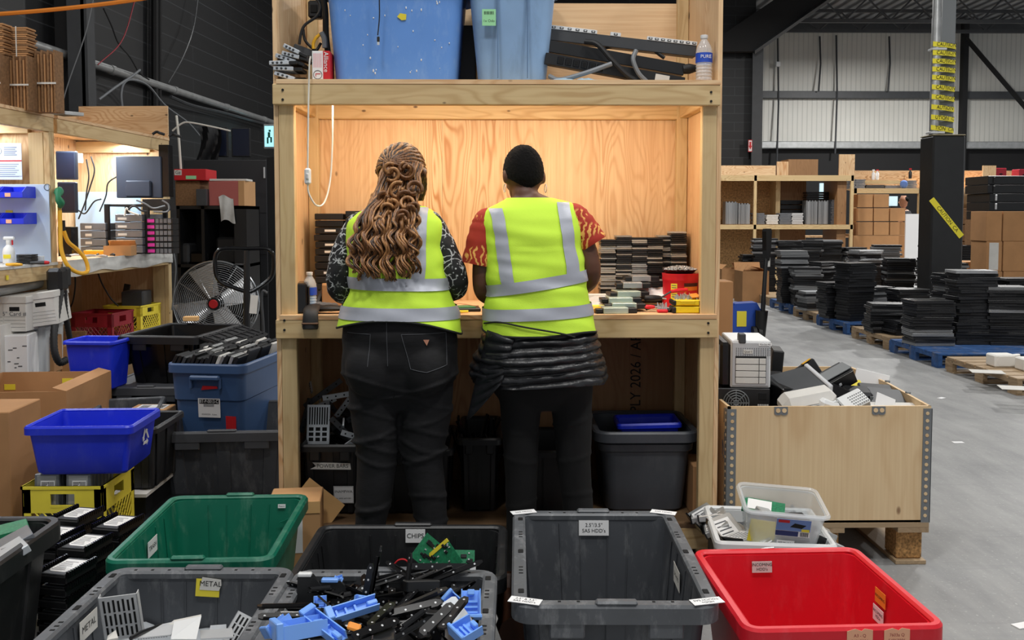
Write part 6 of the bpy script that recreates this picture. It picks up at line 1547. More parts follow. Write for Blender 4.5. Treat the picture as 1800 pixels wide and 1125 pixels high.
for k, pts in enumerate(([(240, 352), (255, 358), (270, 366), (290, 362)], [(222, 372), (235, 362), (248, 370), (258, 372)], [(219, 380), (222, 366), (228, 372), (244, 378)], [(285, 352), (296, 360), (294, 372), (270, 372)])):
 ptcable('signal_cable', [W(x, y, 7.24) for x, y in pts], 0.007, ('greycable', 'rubber', 'whitecord', 'greycable')[k], ['grey cable crossing the top of the pink-tagged stack', 'black cable tangled inside the open rack frame', 'white cable end in the open rack frame', 'grey cable bunch at the right end of the stack'][k])
# plug strip on wall
o = B().cbox((0, 0, 0), (0.06, 0.02, 0.08), ch=0.004).build('wall_outlet', m['whitep'], None, tuple(W(139, 278, 7.65))); tag(o, 'white outlet box high on the server bench wall', 'outlet')
o = B().box(0, 0.55, -0.004, 0, 0, 0.5).build('wall_sheet', mat('pale_blue_sheet', (186, 214, 240), 0.4), None, (W(133, 380, EP2-0.01).x, EP2-0.012, LDZ + 0.004)); tag(o, 'pale blue backing sheet behind the servers', 'sheet')
# yellow air hose and green ties
P = [lw(105, 370, -0.03), lw(106, 400, -0.04), lw(108, 440, -0.06), lw(120, 468, -0.10), lw(140, 480, -0.14), lw(154, 476, -0.14), lw(150, 456, -0.12), lw(135, 438, -0.08), lw(120, 425, -0.05), lw(112, 406, -0.03)]
t = thing('air_hose', 'yellow air hose looped on the post between the left benches', 'hose', tuple(P[0]))
B().tube([p_ - P[0] for p_ in bez(P, 60)], 0.013, 10).build('hose', m['hose'], t)
B().tube([P[-1]-P[0], P[-1]-P[0] + Vector((0, 0, 0.07))], 0.012, 8).build('sleeve', m['rubber'], t)
B().tube([P[0]-P[0], Vector((0, 0, 0.03)), Vector((0, 0, 0.06))], [0.012, 0.014, 0.012], 8).build('coupling', mat('brass', (190, 150, 80), 0.3, 0.8), t)
o = B().tube(bez([lw(105, 332, -0.03), lw(102, 345, -0.05), lw(107, 358, -0.05), lw(105, 364, -0.03)], 12), [0.018, 0.028, 0.03, 0.02, 0.016, 0.02, 0.024, 0.026, 0.024, 0.02, 0.018, 0.016, 0.012], 8).build('strap_bundle', mat('green_strap', (40, 130, 90), 0.6)); tag(o, 'green strap bundle hanging above the yellow air hose', 'strap')
# things under the benches
def bankers(label, px0, px1, py0, py1, Y, rz, mt_='offwhite', rot=None):
 a, c = W(px0, py1, Y), W(px1, py0, Y); w_, h_ = c.x-a.x, c.z-a.z
 t = thing('file_box', label, 'file box', ((a.x+c.x)/2, Y + 0.17, a.z), rz, None, rot)
 B().box(-w_/2, w_/2, -0.17, 0.17, 0, h_*0.86, ch=0.003).build('carton', m[mt_], t)
 B().box(-w_/2-0.006, w_/2+0.006, -0.176, 0.176, h_*0.8, h_, ch=0.003).build('lid', m[mt_], t)
 B().box(-0.03, 0.03, -0.1715, -0.168, h_*0.58, h_*0.7, ch=0.001).build('hand_hole', m['dark'], t)
 b = B()
 for k in range(4): b.box(-w_*0.45, w_*0.45, -0.1712, -0.169, h_*(0.12+0.1*k), h_*(0.125+0.1*k))
 o = b.build('ruled_lines', m['inkgrey'], t); o['kind'] = 'stuff'
 return t, h_
SHZ = 0.476
t, hh_ = bankers('white file box with hand hole and writing on the left shelf', 5, 43, 521, 583, 5.62, 0.03)
text('5" Card #', 0.035, (0, -0.172, hh_*0.5), m['inkgrey'], t, (PI/2, 0, 0))
t, hh_ = bankers('opened white file box leaning right on the left shelf', 43, 89, 514, 573, 5.72, 0.25, rot=(0, -0.12, 0.2))
t, hh_ = bankers('white file box cut off by the frame on the left shelf', -40, 6, 521, 584, 5.62, 0.0)
for nm_, p0, p1, t0, Y, lb in (('plastic_bin', 24, 72, 575, 5.75, 'translucent plastic bin under the white file boxes'),):
 a, c = W(p0, 640, Y), W(p1, t0, Y)
 t = tote('plastic_bin', lb, 'plastic bin', ((a.x+c.x)/2, Y+0.2, SHZ), 0.1, c.x-a.x, 0.36, c.z-SHZ, m['cloudy'], m['cloudy'], taper=0.92, r=0.03, lip=0.012, lip_h=0.02, ribs=False, grooves=False, handles=False)
 B().cbox((0, 0, 0), (0.05, 0.001, 0.07)).build('paper_label', m['offwhite'], t, (-0.01, -0.172, 0.28));
a, c = W(1, 660, 5.55), W(37, 590, 5.55)
t = carton('printed_carton', 'white printed carton with scribbles on the left shelf', ((a.x+c.x)/2, 5.55+0.15, SHZ), 0.2, c.x-a.x, 0.3, c.z-SHZ, 'white', 'cardboard box', tape=False)
b = B(); rr = random.Random(2)
for k in range(9):
 x_ = rr.uniform(-0.05, 0.04); z_ = rr.uniform(0.03, 0.22); b.box(x_, x_+rr.uniform(.01, .03), -0.152, -0.149, z_, z_+0.006)
b.box(-0.04, 0.05, -0.152, -0.149, 0.02, 0.028)
o = b.build('printing', m['inkgrey'], t); o['kind'] = 'stuff'
a, c = W(-40, 660, 5.5), W(0, 560, 5.5)
carton('cardboard_box', 'white box under the frame-cut file box on left shelf', ((a.x+c.x)/2, 5.65, SHZ), 0.0, c.x-a.x, 0.3, c.z-SHZ-0.04, 'offwhite', tape=False)
a, c = W(70, 640, 5.85), W(92, 592, 5.85)
carton('cardboard_box', 'brown cardboard box beside the bench post on left shelf', ((a.x+c.x)/2 - 0.02, 5.93, SHZ), 0.0, c.x-a.x+0.03, 0.12, c.z-SHZ, 'card', tape=False)
# vacuum hose on its bracket
t = thing('vacuum_hose', 'thick black vacuum hose hanging from a clamp between benches', 'hose', tuple(lw(105, 500, -0.12)))
L0 = t.location.copy()
pts = [lw(107, 510, -0.12), lw(101, 545, -0.14), lw(95, 585, -0.16), lw(96, 618, -0.18), lw(105, 637, -0.2), lw(118, 632, -0.22)]
B().tube([p_-L0 for p_ in bez(pts, 50)], [0.021 + 0.0022*(k % 2) for k in range(51)], 12).build('hose', m['rubber'], t)
pts = [lw(113, 510, -0.1), lw(114, 545, -0.1), lw(120, 580, -0.1), lw(124, 602, -0.1)]
B().tube([p_-L0 for p_ in bez(pts, 34)], [0.017 + 0.002*(k % 2) for k in range(35)], 12).build('hose', m['rubber'], t)
p_ = lw(101, 492, -0.09) - L0; B().cbox(tuple(p_), (0.1, 0.12, 0.15), ch=0.02).build('clamp_head', m['blackm'], t)
p_ = lw(114, 487, -0.11) - L0; B().cbox(tuple(p_), (0.055, 0.08, 0.13), ch=0.015).build('nozzle', m['rubber'], t)
o = B().tube([lw(-20, 512, 0.1), lw(92, 492, 0.1)], 0.04, 12).build('duct_pipe', m['galv']); tag(o, 'grey duct pipe running beneath the left desk', 'pipe')
# crates and speaker under the server bench
q = W(166, 600, 7.1)
milk_crate('milk_crate', 'dark red milk crate on the floor under the server bench', (q.x, 7.1 + 0.16, W(166, 612, 7.1).z), -0.12, 0.33, 0.27, 'redcrate')
q = W(220, 580, 7.5)
milk_crate('milk_crate', 'yellow milk crate behind the dark red one under the bench', (q.x, 7.66, W(166, 585, 7.5).z), -0.15, 0.32, 0.22, 'yellow')
o = B().box(-0.5, 0.4, 0, 0.78, 0, W(166, 612, 7.1).z - 0.003, ch=0.01).build('low_platform', m['palletwoodX'], None, (W(190, 600, 7.1).x, 7.0, 0)); tag(o, 'low wooden platform carrying the red and yellow crates', 'platform')
o = B().box(-0.09, 0.09, -0.1, 0.1, 0, 0.3, ch=0.01).build('speaker', m['darksteel'], None, (W(246, 560, 7.78).x, 7.72, W(246, 572, 7.78).z)); tag(o, 'dark grey speaker box under the far end of server bench', 'speaker')
o = carton('cardboard_box', 'opened cardboard piece leaning on the dark red crate', (W(135, 600, 6.9).x, 6.8, W(135, 640, 6.9).z), 0.2, 0.22, 0.03, 0.26, 'carddark', tape=False)
o = carton('cardboard_box', 'small pale carton behind the vacuum hose', (W(122, 610, 6.3).x, 6.4, 0.3), 0.1, 0.16, 0.12, 0.28, 'card2', tape=False)
o = slab(0.05, 0.02, 0.14).build('plug_strip', m['black']); o.location = W(219, 528, 7.8); o.rotation_euler = (0, 0.2, 0); tag(o, 'black plug strip hanging under the server bench', 'plug strip')
for k, pts in enumerate(([(132, 480), (132, 505), (128, 530), (121, 545)], [(172, 480), (180, 500), (195, 525), (208, 538)], [(305, 440), (309, 470), (306, 510), (302, 545)])):
 ptcable('power_cable', [W(x, y, 7.3 if k < 2 else 7.85) for x, y in pts], 0.006, 'rubber' if k < 2 else 'greycable', ['thin black cord dangling under the server bench by the hose', 'thin black cord dangling under the middle of server bench', 'grey cord down the far end post of server bench'][k])
# ---- beyond the benches: black shelf with red cartons, cabinet, fan, pallet truck handle
a, c = W(310, 362, 9.0), W(436, 560, 9.0)
t = thing('storage_cabinet', 'black shelf unit carrying the red cartons by the fan', 'shelf', ((a.x+c.x)/2, 9.0, 0)); w_ = c.x-a.x; h_ = a.z
for x0, x1 in ((-w_/2, -w_/2+0.03), (w_/2-0.12, w_/2), (-0.1, -0.07)): B().box(x0, x1, 0, 0.5, 0, h_).build('side', m['blackm'], t)
for zz in (h_-0.03, h_*0.62, h_*0.3): B().box(-w_/2, w_/2, 0, 0.5, zz, zz+0.03).build('shelf_board', m['blackm'], t)
B().box(-w_/2, w_/2, 0.48, 0.5, 0, h_).build('back', m['nearblack'], t)
for k, (px, w2, h2, zz, mt_) in enumerate(((330, .1, .2, h_*0.62+0.03, 'darksteel'), (355, .18, .12, h_*0.62+0.03, 'blackg'), (405, .22, .26, h_*0.62+0.03, 'rubber'), (345, .3, .3, h_*0.3+0.03, 'darksteel'), (400, .2, .34, h_*0.3+0.03, 'blackm'))):
 o = slab(w2, 0.25, h2, 0.02).build('dark_case', m[mt_]); o.location = (W(px, 400, 9.2).x, 9.2, zz); tag(o, ['slim dark case at left on the black shelf', 'low black case on the upper level of black shelf', 'black bag slumped on the black shelf', 'dark grey case on the lower level of black shelf', 'black case right on the lower level of black shelf'][k], 'case')
a, c = W(306, 316, 9.05), W(362, 296, 9.05)
SZ9 = h_ + 0.002
carton('cardboard_box', 'plain brown box on the black shelf, left of red carton', ((W(308, 350, 9.1).x+W(352, 350, 9.1).x)/2, 9.25, SZ9), 0, 0.24, 0.3, 0.245, 'carddark', tape=False)
t = carton('red_carton', 'red and white flat carton on top of the brown box', ((a.x+c.x)/2, 9.22, SZ9 + 0.247), 0, c.x-a.x, 0.34, 0.11, 'redsticker', 'cardboard box', tape=False)
B().box(-0.15, -0.08, -0.173, -0.169, 0.05, 0.1).build('white_label', m['offwhite'], t); B().box(-0.04, 0.06, -0.173, -0.169, 0.012, 0.045).build('green_label', m['mint'], t)
text('Gz', 0.045, (-0.115, -0.175, 0.075), m['ink'], t, (PI/2, 0, 0))
a, c = W(366, 358, 8.95), W(430, 318, 8.95)
t = carton('red_carton', 'faded red open carton with white cloth on black shelf', ((a.x+c.x)/2, 9.15, SZ9), -0.1, c.x-a.x, 0.3, c.z-SZ9, mat('faded', (170, 84, 78), 0.7).name if False else 'redcrate', 'cardboard box', tape=False)
t.children[0].data.materials[0] = mat('faded_red_card', (178, 96, 90), 0.75)
B().box(0.12, (c.x-a.x)/2+0.001, -0.152, 0.15, 0, c.z-SZ9+0.001).build('side_panel', m['card2'], t)
o = slab(0.36, 0.22, 0.02).build('document_folder', m['offwhite']); o.location = ((a.x+c.x)/2, 9.12, c.z + 0.002); tag(o, 'white folders lying on the faded red carton', 'folder')
o = slab(0.1, 0.1, 0.16).build('dark_box', m['darksteel']); o.location = (W(354, 360, 8.95).x, 9.0, SZ9); tag(o, 'small dark box with pale label between brown and red cartons', 'box')
o = B().grid(lambda u, v: ((u-0.5)*0.14 + 0.02*v, 0.01*math.sin(u*9+v*3), -v*0.24 + 0.02*math.sin(u*5)), 10, 12).build('white_cloth', m['tarp'], None, tuple(W(397, 346, 8.985))); tag(o, 'white cloth hanging down from the faded red carton', 'cloth')
a, c = W(328, 560, 10.2), W(478, 281, 10.2)
t = thing('server_cabinet', 'tall dark metal cabinet behind the black shelf', 'cabinet', ((a.x+c.x)/2, 10.2, 0)); w_ = c.x-a.x
B().box(-w_/2, w_/2-0.06, 0, 0.7, 0, c.z, ch=0.006).build('body', m['cabinet'], t)
b = B()
for k in range(3): b.box(-w_/2+0.01, w_/2-0.07, -0.004, 0.0, c.z*(0.28+0.22*k), c.z*(0.28+0.22*k)+0.006)
b.build('panel_seams', m['dark'], t); B().box(w_/2-0.09, w_/2-0.075, -0.02, 0.0, c.z-0.2, c.z-0.08).build('hinge', m['alu'], t)
B().box(w_/2-0.058, w_/2+0.12, 0.02, 0.7, 0, c.z+0.03).build('side_door', m['nearblack'], t)
for k, (p0, t0, p1, b1) in enumerate(((378, 224, 400, 276), (408, 225, 440, 276))):
 monitor(['narrow black monitor hanging above the dark cabinet', 'wider black monitor hanging above the dark cabinet'][k], p0, t0, p1, b1, 10.5, 'blackm', False, False)
o = B().grid(lambda u, v: (0.25*u - 0.1 + 0.03*math.sin(v*5), 0.04*math.sin(u*9+v*4), -0.5*v), 12, 14).build('black_sheet', m['black'], None, tuple(W(362, 222, 10.4))); tag(o, 'black plastic sheet hanging left of the black monitors', 'sheet')
# drum fan
q = W(381, 532, 8.3); R_ = 0.375
t = thing('drum_fan', 'large round chrome floor fan with wire guard', 'fan', (q.x, 8.3, q.z), 0.08)
b = B()
for k in range(19):
 r_ = R_*(0.16 + 0.84*k/18); z_ = -0.11*(1-(r_/R_)**2) - 0.02
 b.tube([(r_*math.cos(a_*PI/24), z_, r_*math.sin(a_*PI/24)) for a_ in range(49)], 0.0028 if k < 18 else 0.008, 5, caps=False)
b.build('guard_rings', m['chrome'], t)
b = B()
for k in range(12):
 a_ = 2*PI*k/12
 b.tube([(r_*R_*math.cos(a_), -0.11*(1-r_*r_) - 0.017, r_*R_*math.sin(a_)) for r_ in (0.1, 0.4, 0.7, 1.0)], 0.003, 5)
b.build('guard_spokes', m['chrome'], t)
B().lathe([(0.055, 0), (0.05, 0.012), (0.01, 0.016)], 20, M=Matrix.Translation((0, -0.125, 0)) @ Matrix.Rotation(PI/2, 4, 'X')).build('hub_badge', m['ink'], t)
B().lathe([(0.04, 0), (0.036, 0.006)], 20, M=Matrix.Translation((0, -0.14, 0)) @ Matrix.Rotation(PI/2, 4, 'X')).build('hub_disc', m['redsticker'], t)
for k in range(4):
 a_ = 2*PI*k/4 + 0.4
 M = Matrix.Rotation(-a_, 4, 'Y')
 bb = B(); bb.grid(lambda u, v: (0.06 + u*(R_-0.09), 0.0 + (v-0.5)*0.10*(0.6+0.4*u), (v-0.5)*0.26*(0.45+0.55*u)), 8, 6, M=M); bb.build('blade', m['alu'], t)
bb = B(); bb.cyl((0, 0.02, 0), (0, 0.2, 0), 0.07, None, 16); bb.build('motor', m['blackm'], t)
bb = B()
for sx in (-1, 1): bb.tube([(sx*R_*1.02, 0.05, 0), (sx*R_*1.02, 0.05, -q.z+0.04), (sx*R_*0.9, 0.05, -q.z+0.02)], 0.014, 8)
for yy in (-0.18, 0.28): bb.tube([(-R_, yy, -q.z+0.016), (R_, yy, -q.z+0.016)], 0.014, 8)
for sx in (-1, 1): bb.tube([(sx*R_*0.95, -0.18, -q.z+0.016), (sx*R_*0.95, 0.28, -q.z+0.016)], 0.014, 8)
bb.build('stand', m['blackm'], t)
# pallet truck seen by its handle
Y = 7.0; q = W(433, 640, Y)
t = thing('pallet_truck', 'black pallet truck handle standing before the chrome fan', 'pallet truck', (q.x, Y, 0))
def L_(px, py, dy=0): return W(px, py, Y + dy) - Vector((q.x, Y, 0))
B().tube([Vector((0, 0.0, 0.1)), L_(434, 520), L_(434, 440)], [0.028, 0.026, 0.022], 10).build('shaft', m['blackm'], t)
lp_ = [(434, 437), (395, 437), (383, 442), (378, 455), (380, 482), (390, 497), (412, 506), (430, 512)]
B().tube([Vector(p_) for p_ in bez([L_(x, y) for x, y in lp_], 50)], 0.016, 10).build('handle_loop', m['blackg'], t)
lp_ = [(434, 437), (465, 437), (477, 442), (481, 455), (479, 482), (468, 496), (450, 508), (440, 513)]
B().tube([Vector(p_) for p_ in bez([L_(x, y) for x, y in lp_], 50)], 0.016, 10).build('handle_loop', m['blackg'], t)
B().tube(bez([L_(428, 465), L_(412, 466), L_(402, 478)], 10), 0.007, 8).build('release_lever', m['blackm'], t)
B().box(-0.028, 0.028, -0.002, 0.002, -0.07, 0.07).build('hang_tag', m['offwhite'], t, tuple(L_(446, 535, -0.02)), rot=(0, 0.1, 0))
bb = B(); bb.box(-0.16, 0.16, -0.1, 0.12, 0.08, 0.26, ch=0.03); bb.box(-0.26, -0.1, 0.1, 1.2, 0.05, 0.1, ch=0.01); bb.box(0.1, 0.26, 0.1, 1.2, 0.05, 0.1, ch=0.01); bb.build('chassis', m['blackm'], t)
for sx in (-1, 1): B().cyl((sx*0.02, -0.02, 0.09), (sx*0.09, -0.02, 0.09), 0.09, None, 18).build('wheel', m['rubber'], t)
# second handle, thinner, near the bench edge
o = B().tube(bez([W(470, 515, 7.9), W(462, 512, 7.9), W(460, 530, 7.9), W(463, 575, 7.9), W(465, 640, 7.9)], 24), 0.012, 8).build('hand_cart', m['darksteel']); tag(o, 'thin grey cart handle right of the pallet truck', 'cart handle')
# carton piece on the black tote
o = slab(0.09, 0.06, 0.03).build('orange_box', m['kraft']); o.location = W(336, 564, 6.1); tag(o, 'small orange-tan box on the rear edge of black hinged tote', 'box')
# ------------------------------------------------------------------ right side: crate of electronics, pallets of laptops, shelves, column
# plywood crate on its pallet
q = W(1280, 715, 3.78); CR0 = Vector((q.x, 3.78)); CR1 = Vector((W(1637, 722, 3.78).x, 3.78))
CB1 = Vector((W(1495, 641, 4.8).x, 4.8)); CB0 = Vector((q.x - 0.0, 4.8)); CRm = Vector((1.93, 4.5)); zR = q.z; zP = 0.165
CRm = Vector((W(1560, 672, 4.34).x, 4.34))
crate = thing('plywood_crate', 'open plywood crate on a pallet, heaped with discarded electronics', 'crate', (q.x + 0.42, 4.29, 0))
L0 = Vector((crate.location.x, crate.location.y))
def cp(v): return v - L0
def panel(nm, a, c, z0, z1, th=0.012, inward=1, mt_='crateplyX'):
 a, c = cp(a), cp(c); d_ = (c-a).normalized(); nn = Vector((-d_.y, d_.x))*th*inward
 b = B(); b.hexa([(a.x, a.y, z0), (c.x, c.y, z0), (c.x+nn.x, c.y+nn.y, z0), (a.x+nn.x, a.y+nn.y, z0)], [(a.x, a.y, z1), (c.x, c.y, z1), (c.x+nn.x, c.y+nn.y, z1), (a.x+nn.x, a.y+nn.y, z1)])
 return b.build(nm, m[mt_], crate)
panel('front_panel', CR0, CR1, zP+0.02, zR, mt_='crateplyZ')
pl = panel('left_panel', CB0, CR0, zP+0.02, zR, mt_='crateplyZ')
panel('right_panel', CR1, CRm, zP+0.02, zR); panel('right_panel', CRm, CB1, zP+0.02, zR)
panel('back_panel', CB1, CB0, zP+0.02, zR)
B().prism([tuple(cp(v)) for v in (CR0, CR1, CRm, CB1, CB0)], zP+0.02, zP+0.03).build('floor_panel', m['crateplyX'], crate)
for v, sx in ((CR0, 1), (CR1, -1)):
 a = cp(v); b = B(); b.box(a.x - 0.002, a.x + sx*0.034, a.y-0.004, a.y-0.001, zP+0.02, zR-0.01) if sx > 0 else b.box(a.x - 0.034, a.x + 0.003, a.y-0.004, a.y-0.001, zP+0.02, zR-0.01)
 if sx > 0: b.box(a.x-0.005, a.x-0.002, a.y-0.004, a.y+0.035, zP+0.02, zR-0.01)
 else: b.box(a.x+0.001, a.x+0.004, a.y-0.004, a.y+0.035, zP+0.02, zR-0.01)
 st_ = b.build('corner_strap', m['steelgrey'], crate)
 b = B()
 for k in range(15):
  b.cyl((a.x + sx*0.017, a.y-0.0055, zP+0.05+k*(zR-zP-0.08)/14), (a.x + sx*0.017, a.y-0.003, zP+0.05+k*(zR-zP-0.08)/14), 0.0075, None, 10)
  if sx > 0: b.cyl((a.x-0.0062, a.y+0.018, zP+0.05+k*(zR-zP-0.08)/14), (a.x-0.003, a.y+0.018, zP+0.05+k*(zR-zP-0.08)/14), 0.0065, None, 10)
 o = b.build('strap_studs', m['crateplyX'], st_); o['kind'] = 'stuff'
for px in (1374, 1546):
 x_ = W(px, 720, 3.77).x - L0.x; b = B(); b.prism([(-0.028, -0.018), (-0.02, -0.024), (-0.004, -0.024), (0, -0.018), (0.004, -0.024), (0.02, -0.024), (0.028, -0.018), (0.028, 0.012), (-0.028, 0.012)], 0, 0.003, M=Tm((x_, CR0.y-L0.y-0.001, zR-0.012), (PI/2, 0, 0)))
 c_ = b.build('rim_clip', m['steelgrey'], crate)
 for sx in (-1, 1): B().cyl((x_+sx*0.013, CR0.y-L0.y-0.006, zR-0.016), (x_+sx*0.013, CR0.y-L0.y-0.002, zR-0.016), 0.0095, None, 14).build('clip_hole', m['crateplyX'], c_)
for v in (CRm, CB1*0.4+CRm*0.6, (CB1+CB0)/2, CR1*0.5+CRm*0.5):
 a = cp(v); B().cbox((a.x, a.y, zR+0.002), (0.02, 0.02, 0.012), ch=0.003).build('rim_clip', m['steelgrey'], crate)
b = B(); b.box(-0.001, 0, 0.06, 0.066, 0.6, 0.66); b.box(-0.001, 0, 0.05, 0.056, 0.52, 0.56); b.tube([(-0.001, 0.03, 0.44), (-0.001, 0.08, 0.46), (-0.001, 0.08, 0.52), (-0.001, 0.03, 0.44)], 0.0015, 4); b.build('stencil_marks', m['inkgrey'], pl, (CR0.x-L0.x-0.0005, CR0.y-L0.y, 0))['kind'] = 'stuff'
b = B(); b.box(0.0, CR1.x-CR0.x, -0.515, 0.51, zP, zP+0.02)
b.v = [(p[0] + CR0.x - L0.x, p[1], p[2]) for p in b.v]; b.build('pallet_deck', m['palletwoodX'], crate)
xr = CR1.x - L0.x
for x_ in (xr-0.13, CR0.x-L0.x, (xr+CR0.x-L0.x)/2-0.06):
 B().box(x_, x_+0.13, -0.50, 0.5, 0, 0.018, ch=0.002).build('pallet_runner', m['palletwoodY'], crate)
 for y_ in (-0.48, -0.05, 0.36): B().box(x_+0.01, x_+0.12, y_, y_+0.12, 0.018, zP, ch=0.006).build('pallet_block', m['chip'], crate)
 B().box(x_, x_+0.13, -0.515, 0.5, zP-0.022, zP-0.001).build('pallet_board', m['palletwoodY'], crate)
o = B().grid(lambda u, v: ((u-0.5)*0.16, (v-0.5)*0.14, 0.05*math.sin(PI*u)*math.sin(PI*v)+0.02*mnoise.noise((u*5, v*5, 2))+0.01), 12, 12).build('crumpled_wrap', m['cloudy'], None, (W(1520, 990, 4.3).x, 4.3, 0.0)); tag(o, 'crumpled clear wrap on the floor under the plywood crate', 'plastic wrap')
# what is heaped inside
hp = B().box(CR0.x-L0.x+0.03, 0.33, -0.49, 0.48, zP+0.03, zR-0.13).build('electronics_heap', m['darksteel'], None, (L0.x, L0.y, 0)); tag(hp, 'mass of discarded electronics filling the lower plywood crate', 'electronics', None, 'stuff')
def gadget(name, label, px, py, Y, dims, rot, mt_, cat, extra=None, ch=0.006):
 t = thing(name, label, cat, tuple(W(px, py, Y - 0.28)), 0, None, rot)
 w_, d_, h_ = [x*0.93 for x in dims]; B().box(-w_/2, w_/2, -d_/2, d_/2, -h_/2, h_/2, ch=ch).build('case', m[mt_], t)
 for nm, c, dm, mm in (extra or []): B().cbox(c, dm, ch=min(dm)*0.2).build(nm, m[mm], t)
 return t
# white drive tower
a, c = W(1284, 683, 3.92), W(1356, 600, 3.92)
t = thing('drive_tower', 'white four-bay drive tower with black side, on the crate\'s left corner', 'drive tower', ((W(1268,683,3.92).x + c.x)/2 + 0.015, 4.08, a.z), -0.10, None)
w_, h_ = 0.215, 0.205
B().box(-w_/2+0.045, w_/2, -0.14, 0.14, 0, h_, ch=0.004).build('case', m['whitep'], t)
B().box(-w_/2, -w_/2+0.045, -0.14, 0.16, 0, h_-0.01, ch=0.012).build('black_side', m['blackg'], t)
fr = B().box(-w_/2+0.05, w_/2-0.008, -0.146, -0.139, 0.008, h_-0.008, ch=0.002).build('front_plate', m['alu'], t)
for k in range(4):
 z0 = 0.02 + k*0.028; s_ = B().box(-w_/2+0.066, w_/2-0.022, -0.150, -0.145, z0, z0+0.025, ch=0.001).build('drive_bay', m['offwhite'], t)
 B().box(w_/2-0.052, w_/2-0.05, -0.1515, -0.149, z0, z0+0.025).build('bay_gap', m['ink'], s_)
b = B(); b.box(-w_/2+0.064, w_/2-0.02, -0.1475, -0.1455, 0.021, 0.022+4*0.029); b.build('bay_surround', m['ink'], fr)
b = B()
for i in range(16):
 for j in range(5): b.cbox((-w_/2+0.068+i*0.0095, -0.1465, 0.142+j*0.0075), (0.004, 0.002, 0.004))
o = b.build('vent_dots', m['steelgrey'], fr); o['kind'] = 'stuff'
p = B().box(-0.01, 0.03, -0.149, -0.1465, 0.15, 0.166).build('model_plate', m['offwhite'], fr); text('Quad 5', 0.011, (0.01, -0.1498, 0.158), m['ink'], p, (PI/2, 0, 0))
p = B().box(0.055, 0.11, -0.1485, -0.146, 0.184, 0.196).build('name_label', m['white'], fr); text('PCIe Gear 902', 0.0075, (0.082, -0.1492, 0.19), m['ink'], p, (PI/2, 0, 0))
B().box(-0.03, 0.0, -0.15, -0.10, h_-0.012, h_+0.03, ch=0.004).build('handle_clip', m['darksteel'], t)
zt0 = a.z
a = W(1310, 715, 3.92)
t = thing('power_supply', 'black case with round fan grille under the white drive tower', 'equipment', (a.x + 0.005, 4.08, zt0 - 0.115), -0.08)
B().box(-0.135, 0.115, -0.15, 0.15, 0, 0.113, ch=0.003).build('case', m['blackm'], t)
b = B()
for k in range(5): b.tube([(-0.03+0.011*(k+1)*math.cos(a_*PI/14), -0.152, 0.05+0.011*(k+1)*math.sin(a_*PI/14)) for a_ in range(29)], 0.0022, 4, caps=False)
for k in range(4): b.box(-0.032, -0.028, -0.153, -0.15, -0.005, 0.105, M=Tm((-0.03, 0, 0.05), (0, k*PI/4, 0)) @ Tm((0.03, 0, -0.05)))
b.build('fan_grille', m['steelgrey'], t); B().box(0.065, 0.1, -0.152, -0.149, 0.065, 0.095, ch=0.002).build('socket', m['dark'], t)
b = B()
for i in range(6):
 for j in range(4): b.cbox((0.065+i*0.008, -0.1515, 0.012+j*0.01), (0.005, 0.002, 0.006))
o = b.build('vent_dots', m['offwhite'], t); o['kind'] = 'stuff'
gadget('equipment_case', 'dark case standing behind the white drive tower', 1362, 645, 4.75, (0.06, 0.2, 0.2), (0, 0.08, -0.2), 'blackm', 'equipment')
gadget('equipment_case', 'black case lying just right of the white drive tower', 1370, 690, 4.3, (0.12, 0.25, 0.13), (0.2, 0.1, 0.2), 'blackg', 'equipment', [('label', (0.03, -0.02, 0.066), (0.05, 0.06, 0.002), 'offwhite')])
gadget('receiver_box', 'grey and black receiver box tilted at the left of the heap', 1402, 680, 4.25, (0.19, 0.2, 0.07), (0.35, -0.2, 0.2), 'darksteel', 'electronics', [('front_bezel', (0.01, -0.102, 0.0), (0.16, 0.008, 0.04), 'blackg'), ('side_cap', (0.1, 0, 0), (0.02, 0.2, 0.074), 'alu')])
gadget('printer', 'pale grey office machine with rounded top in front of receiver', 1418, 703, 4.14, (0.26, 0.12, 0.09), (0.35, -0.16, 0.1), 'offwhite', 'printer', [('window', (0.05, -0.061, -0.01), (0.12, 0.004, 0.04), 'cloudy')], 0.03)
gadget('drive_case', 'matte black case leaning at the back of the heap', 1418, 663, 4.6, (0.16, 0.05, 0.13), (-0.3, -0.5, 0.3), 'blackm', 'electronics', [('clip', (0.03, -0.02, 0.066), (0.05, 0.02, 0.004), 'hose')])
gadget('speaker_box', 'black vented case slanting up right at the top of the heap', 1458, 672, 4.45, (0.23, 0.12, 0.09), (0.15, -0.48, 0.1), 'black', 'electronics', [('vent_panel', (0.0, -0.02, 0.047), (0.2, 0.08, 0.004), 'steelgrey'), ('gloss_front', (0.0, -0.062, 0), (0.2, 0.004, 0.06), 'blackg'), ('emblem', (0.02, -0.065, 0.0), (0.012, 0.002, 0.012), 'alu')], 0.012)
gadget('drive_case', 'small black case below the slanting vented case', 1466, 694, 4.3, (0.12, 0.14, 0.05), (0.2, -0.5, 0.3), 'blackg', 'electronics', None, 0.02)
gadget('network_box', 'black box with round ports near the crate\'s right side', 1506, 692, 4.35, (0.13, 0.1, 0.05), (0.25, 0.02, -0.1), 'blackm', 'electronics', [('port', (-0.04, -0.051, 0.005), (0.014, 0.004, 0.014), 'steelgrey'), ('port', (0.025, -0.051, 0.005), (0.014, 0.004, 0.014), 'steelgrey'), ('port', (0.05, -0.051, 0.005), (0.014, 0.004, 0.014), 'steelgrey')], 0.012)
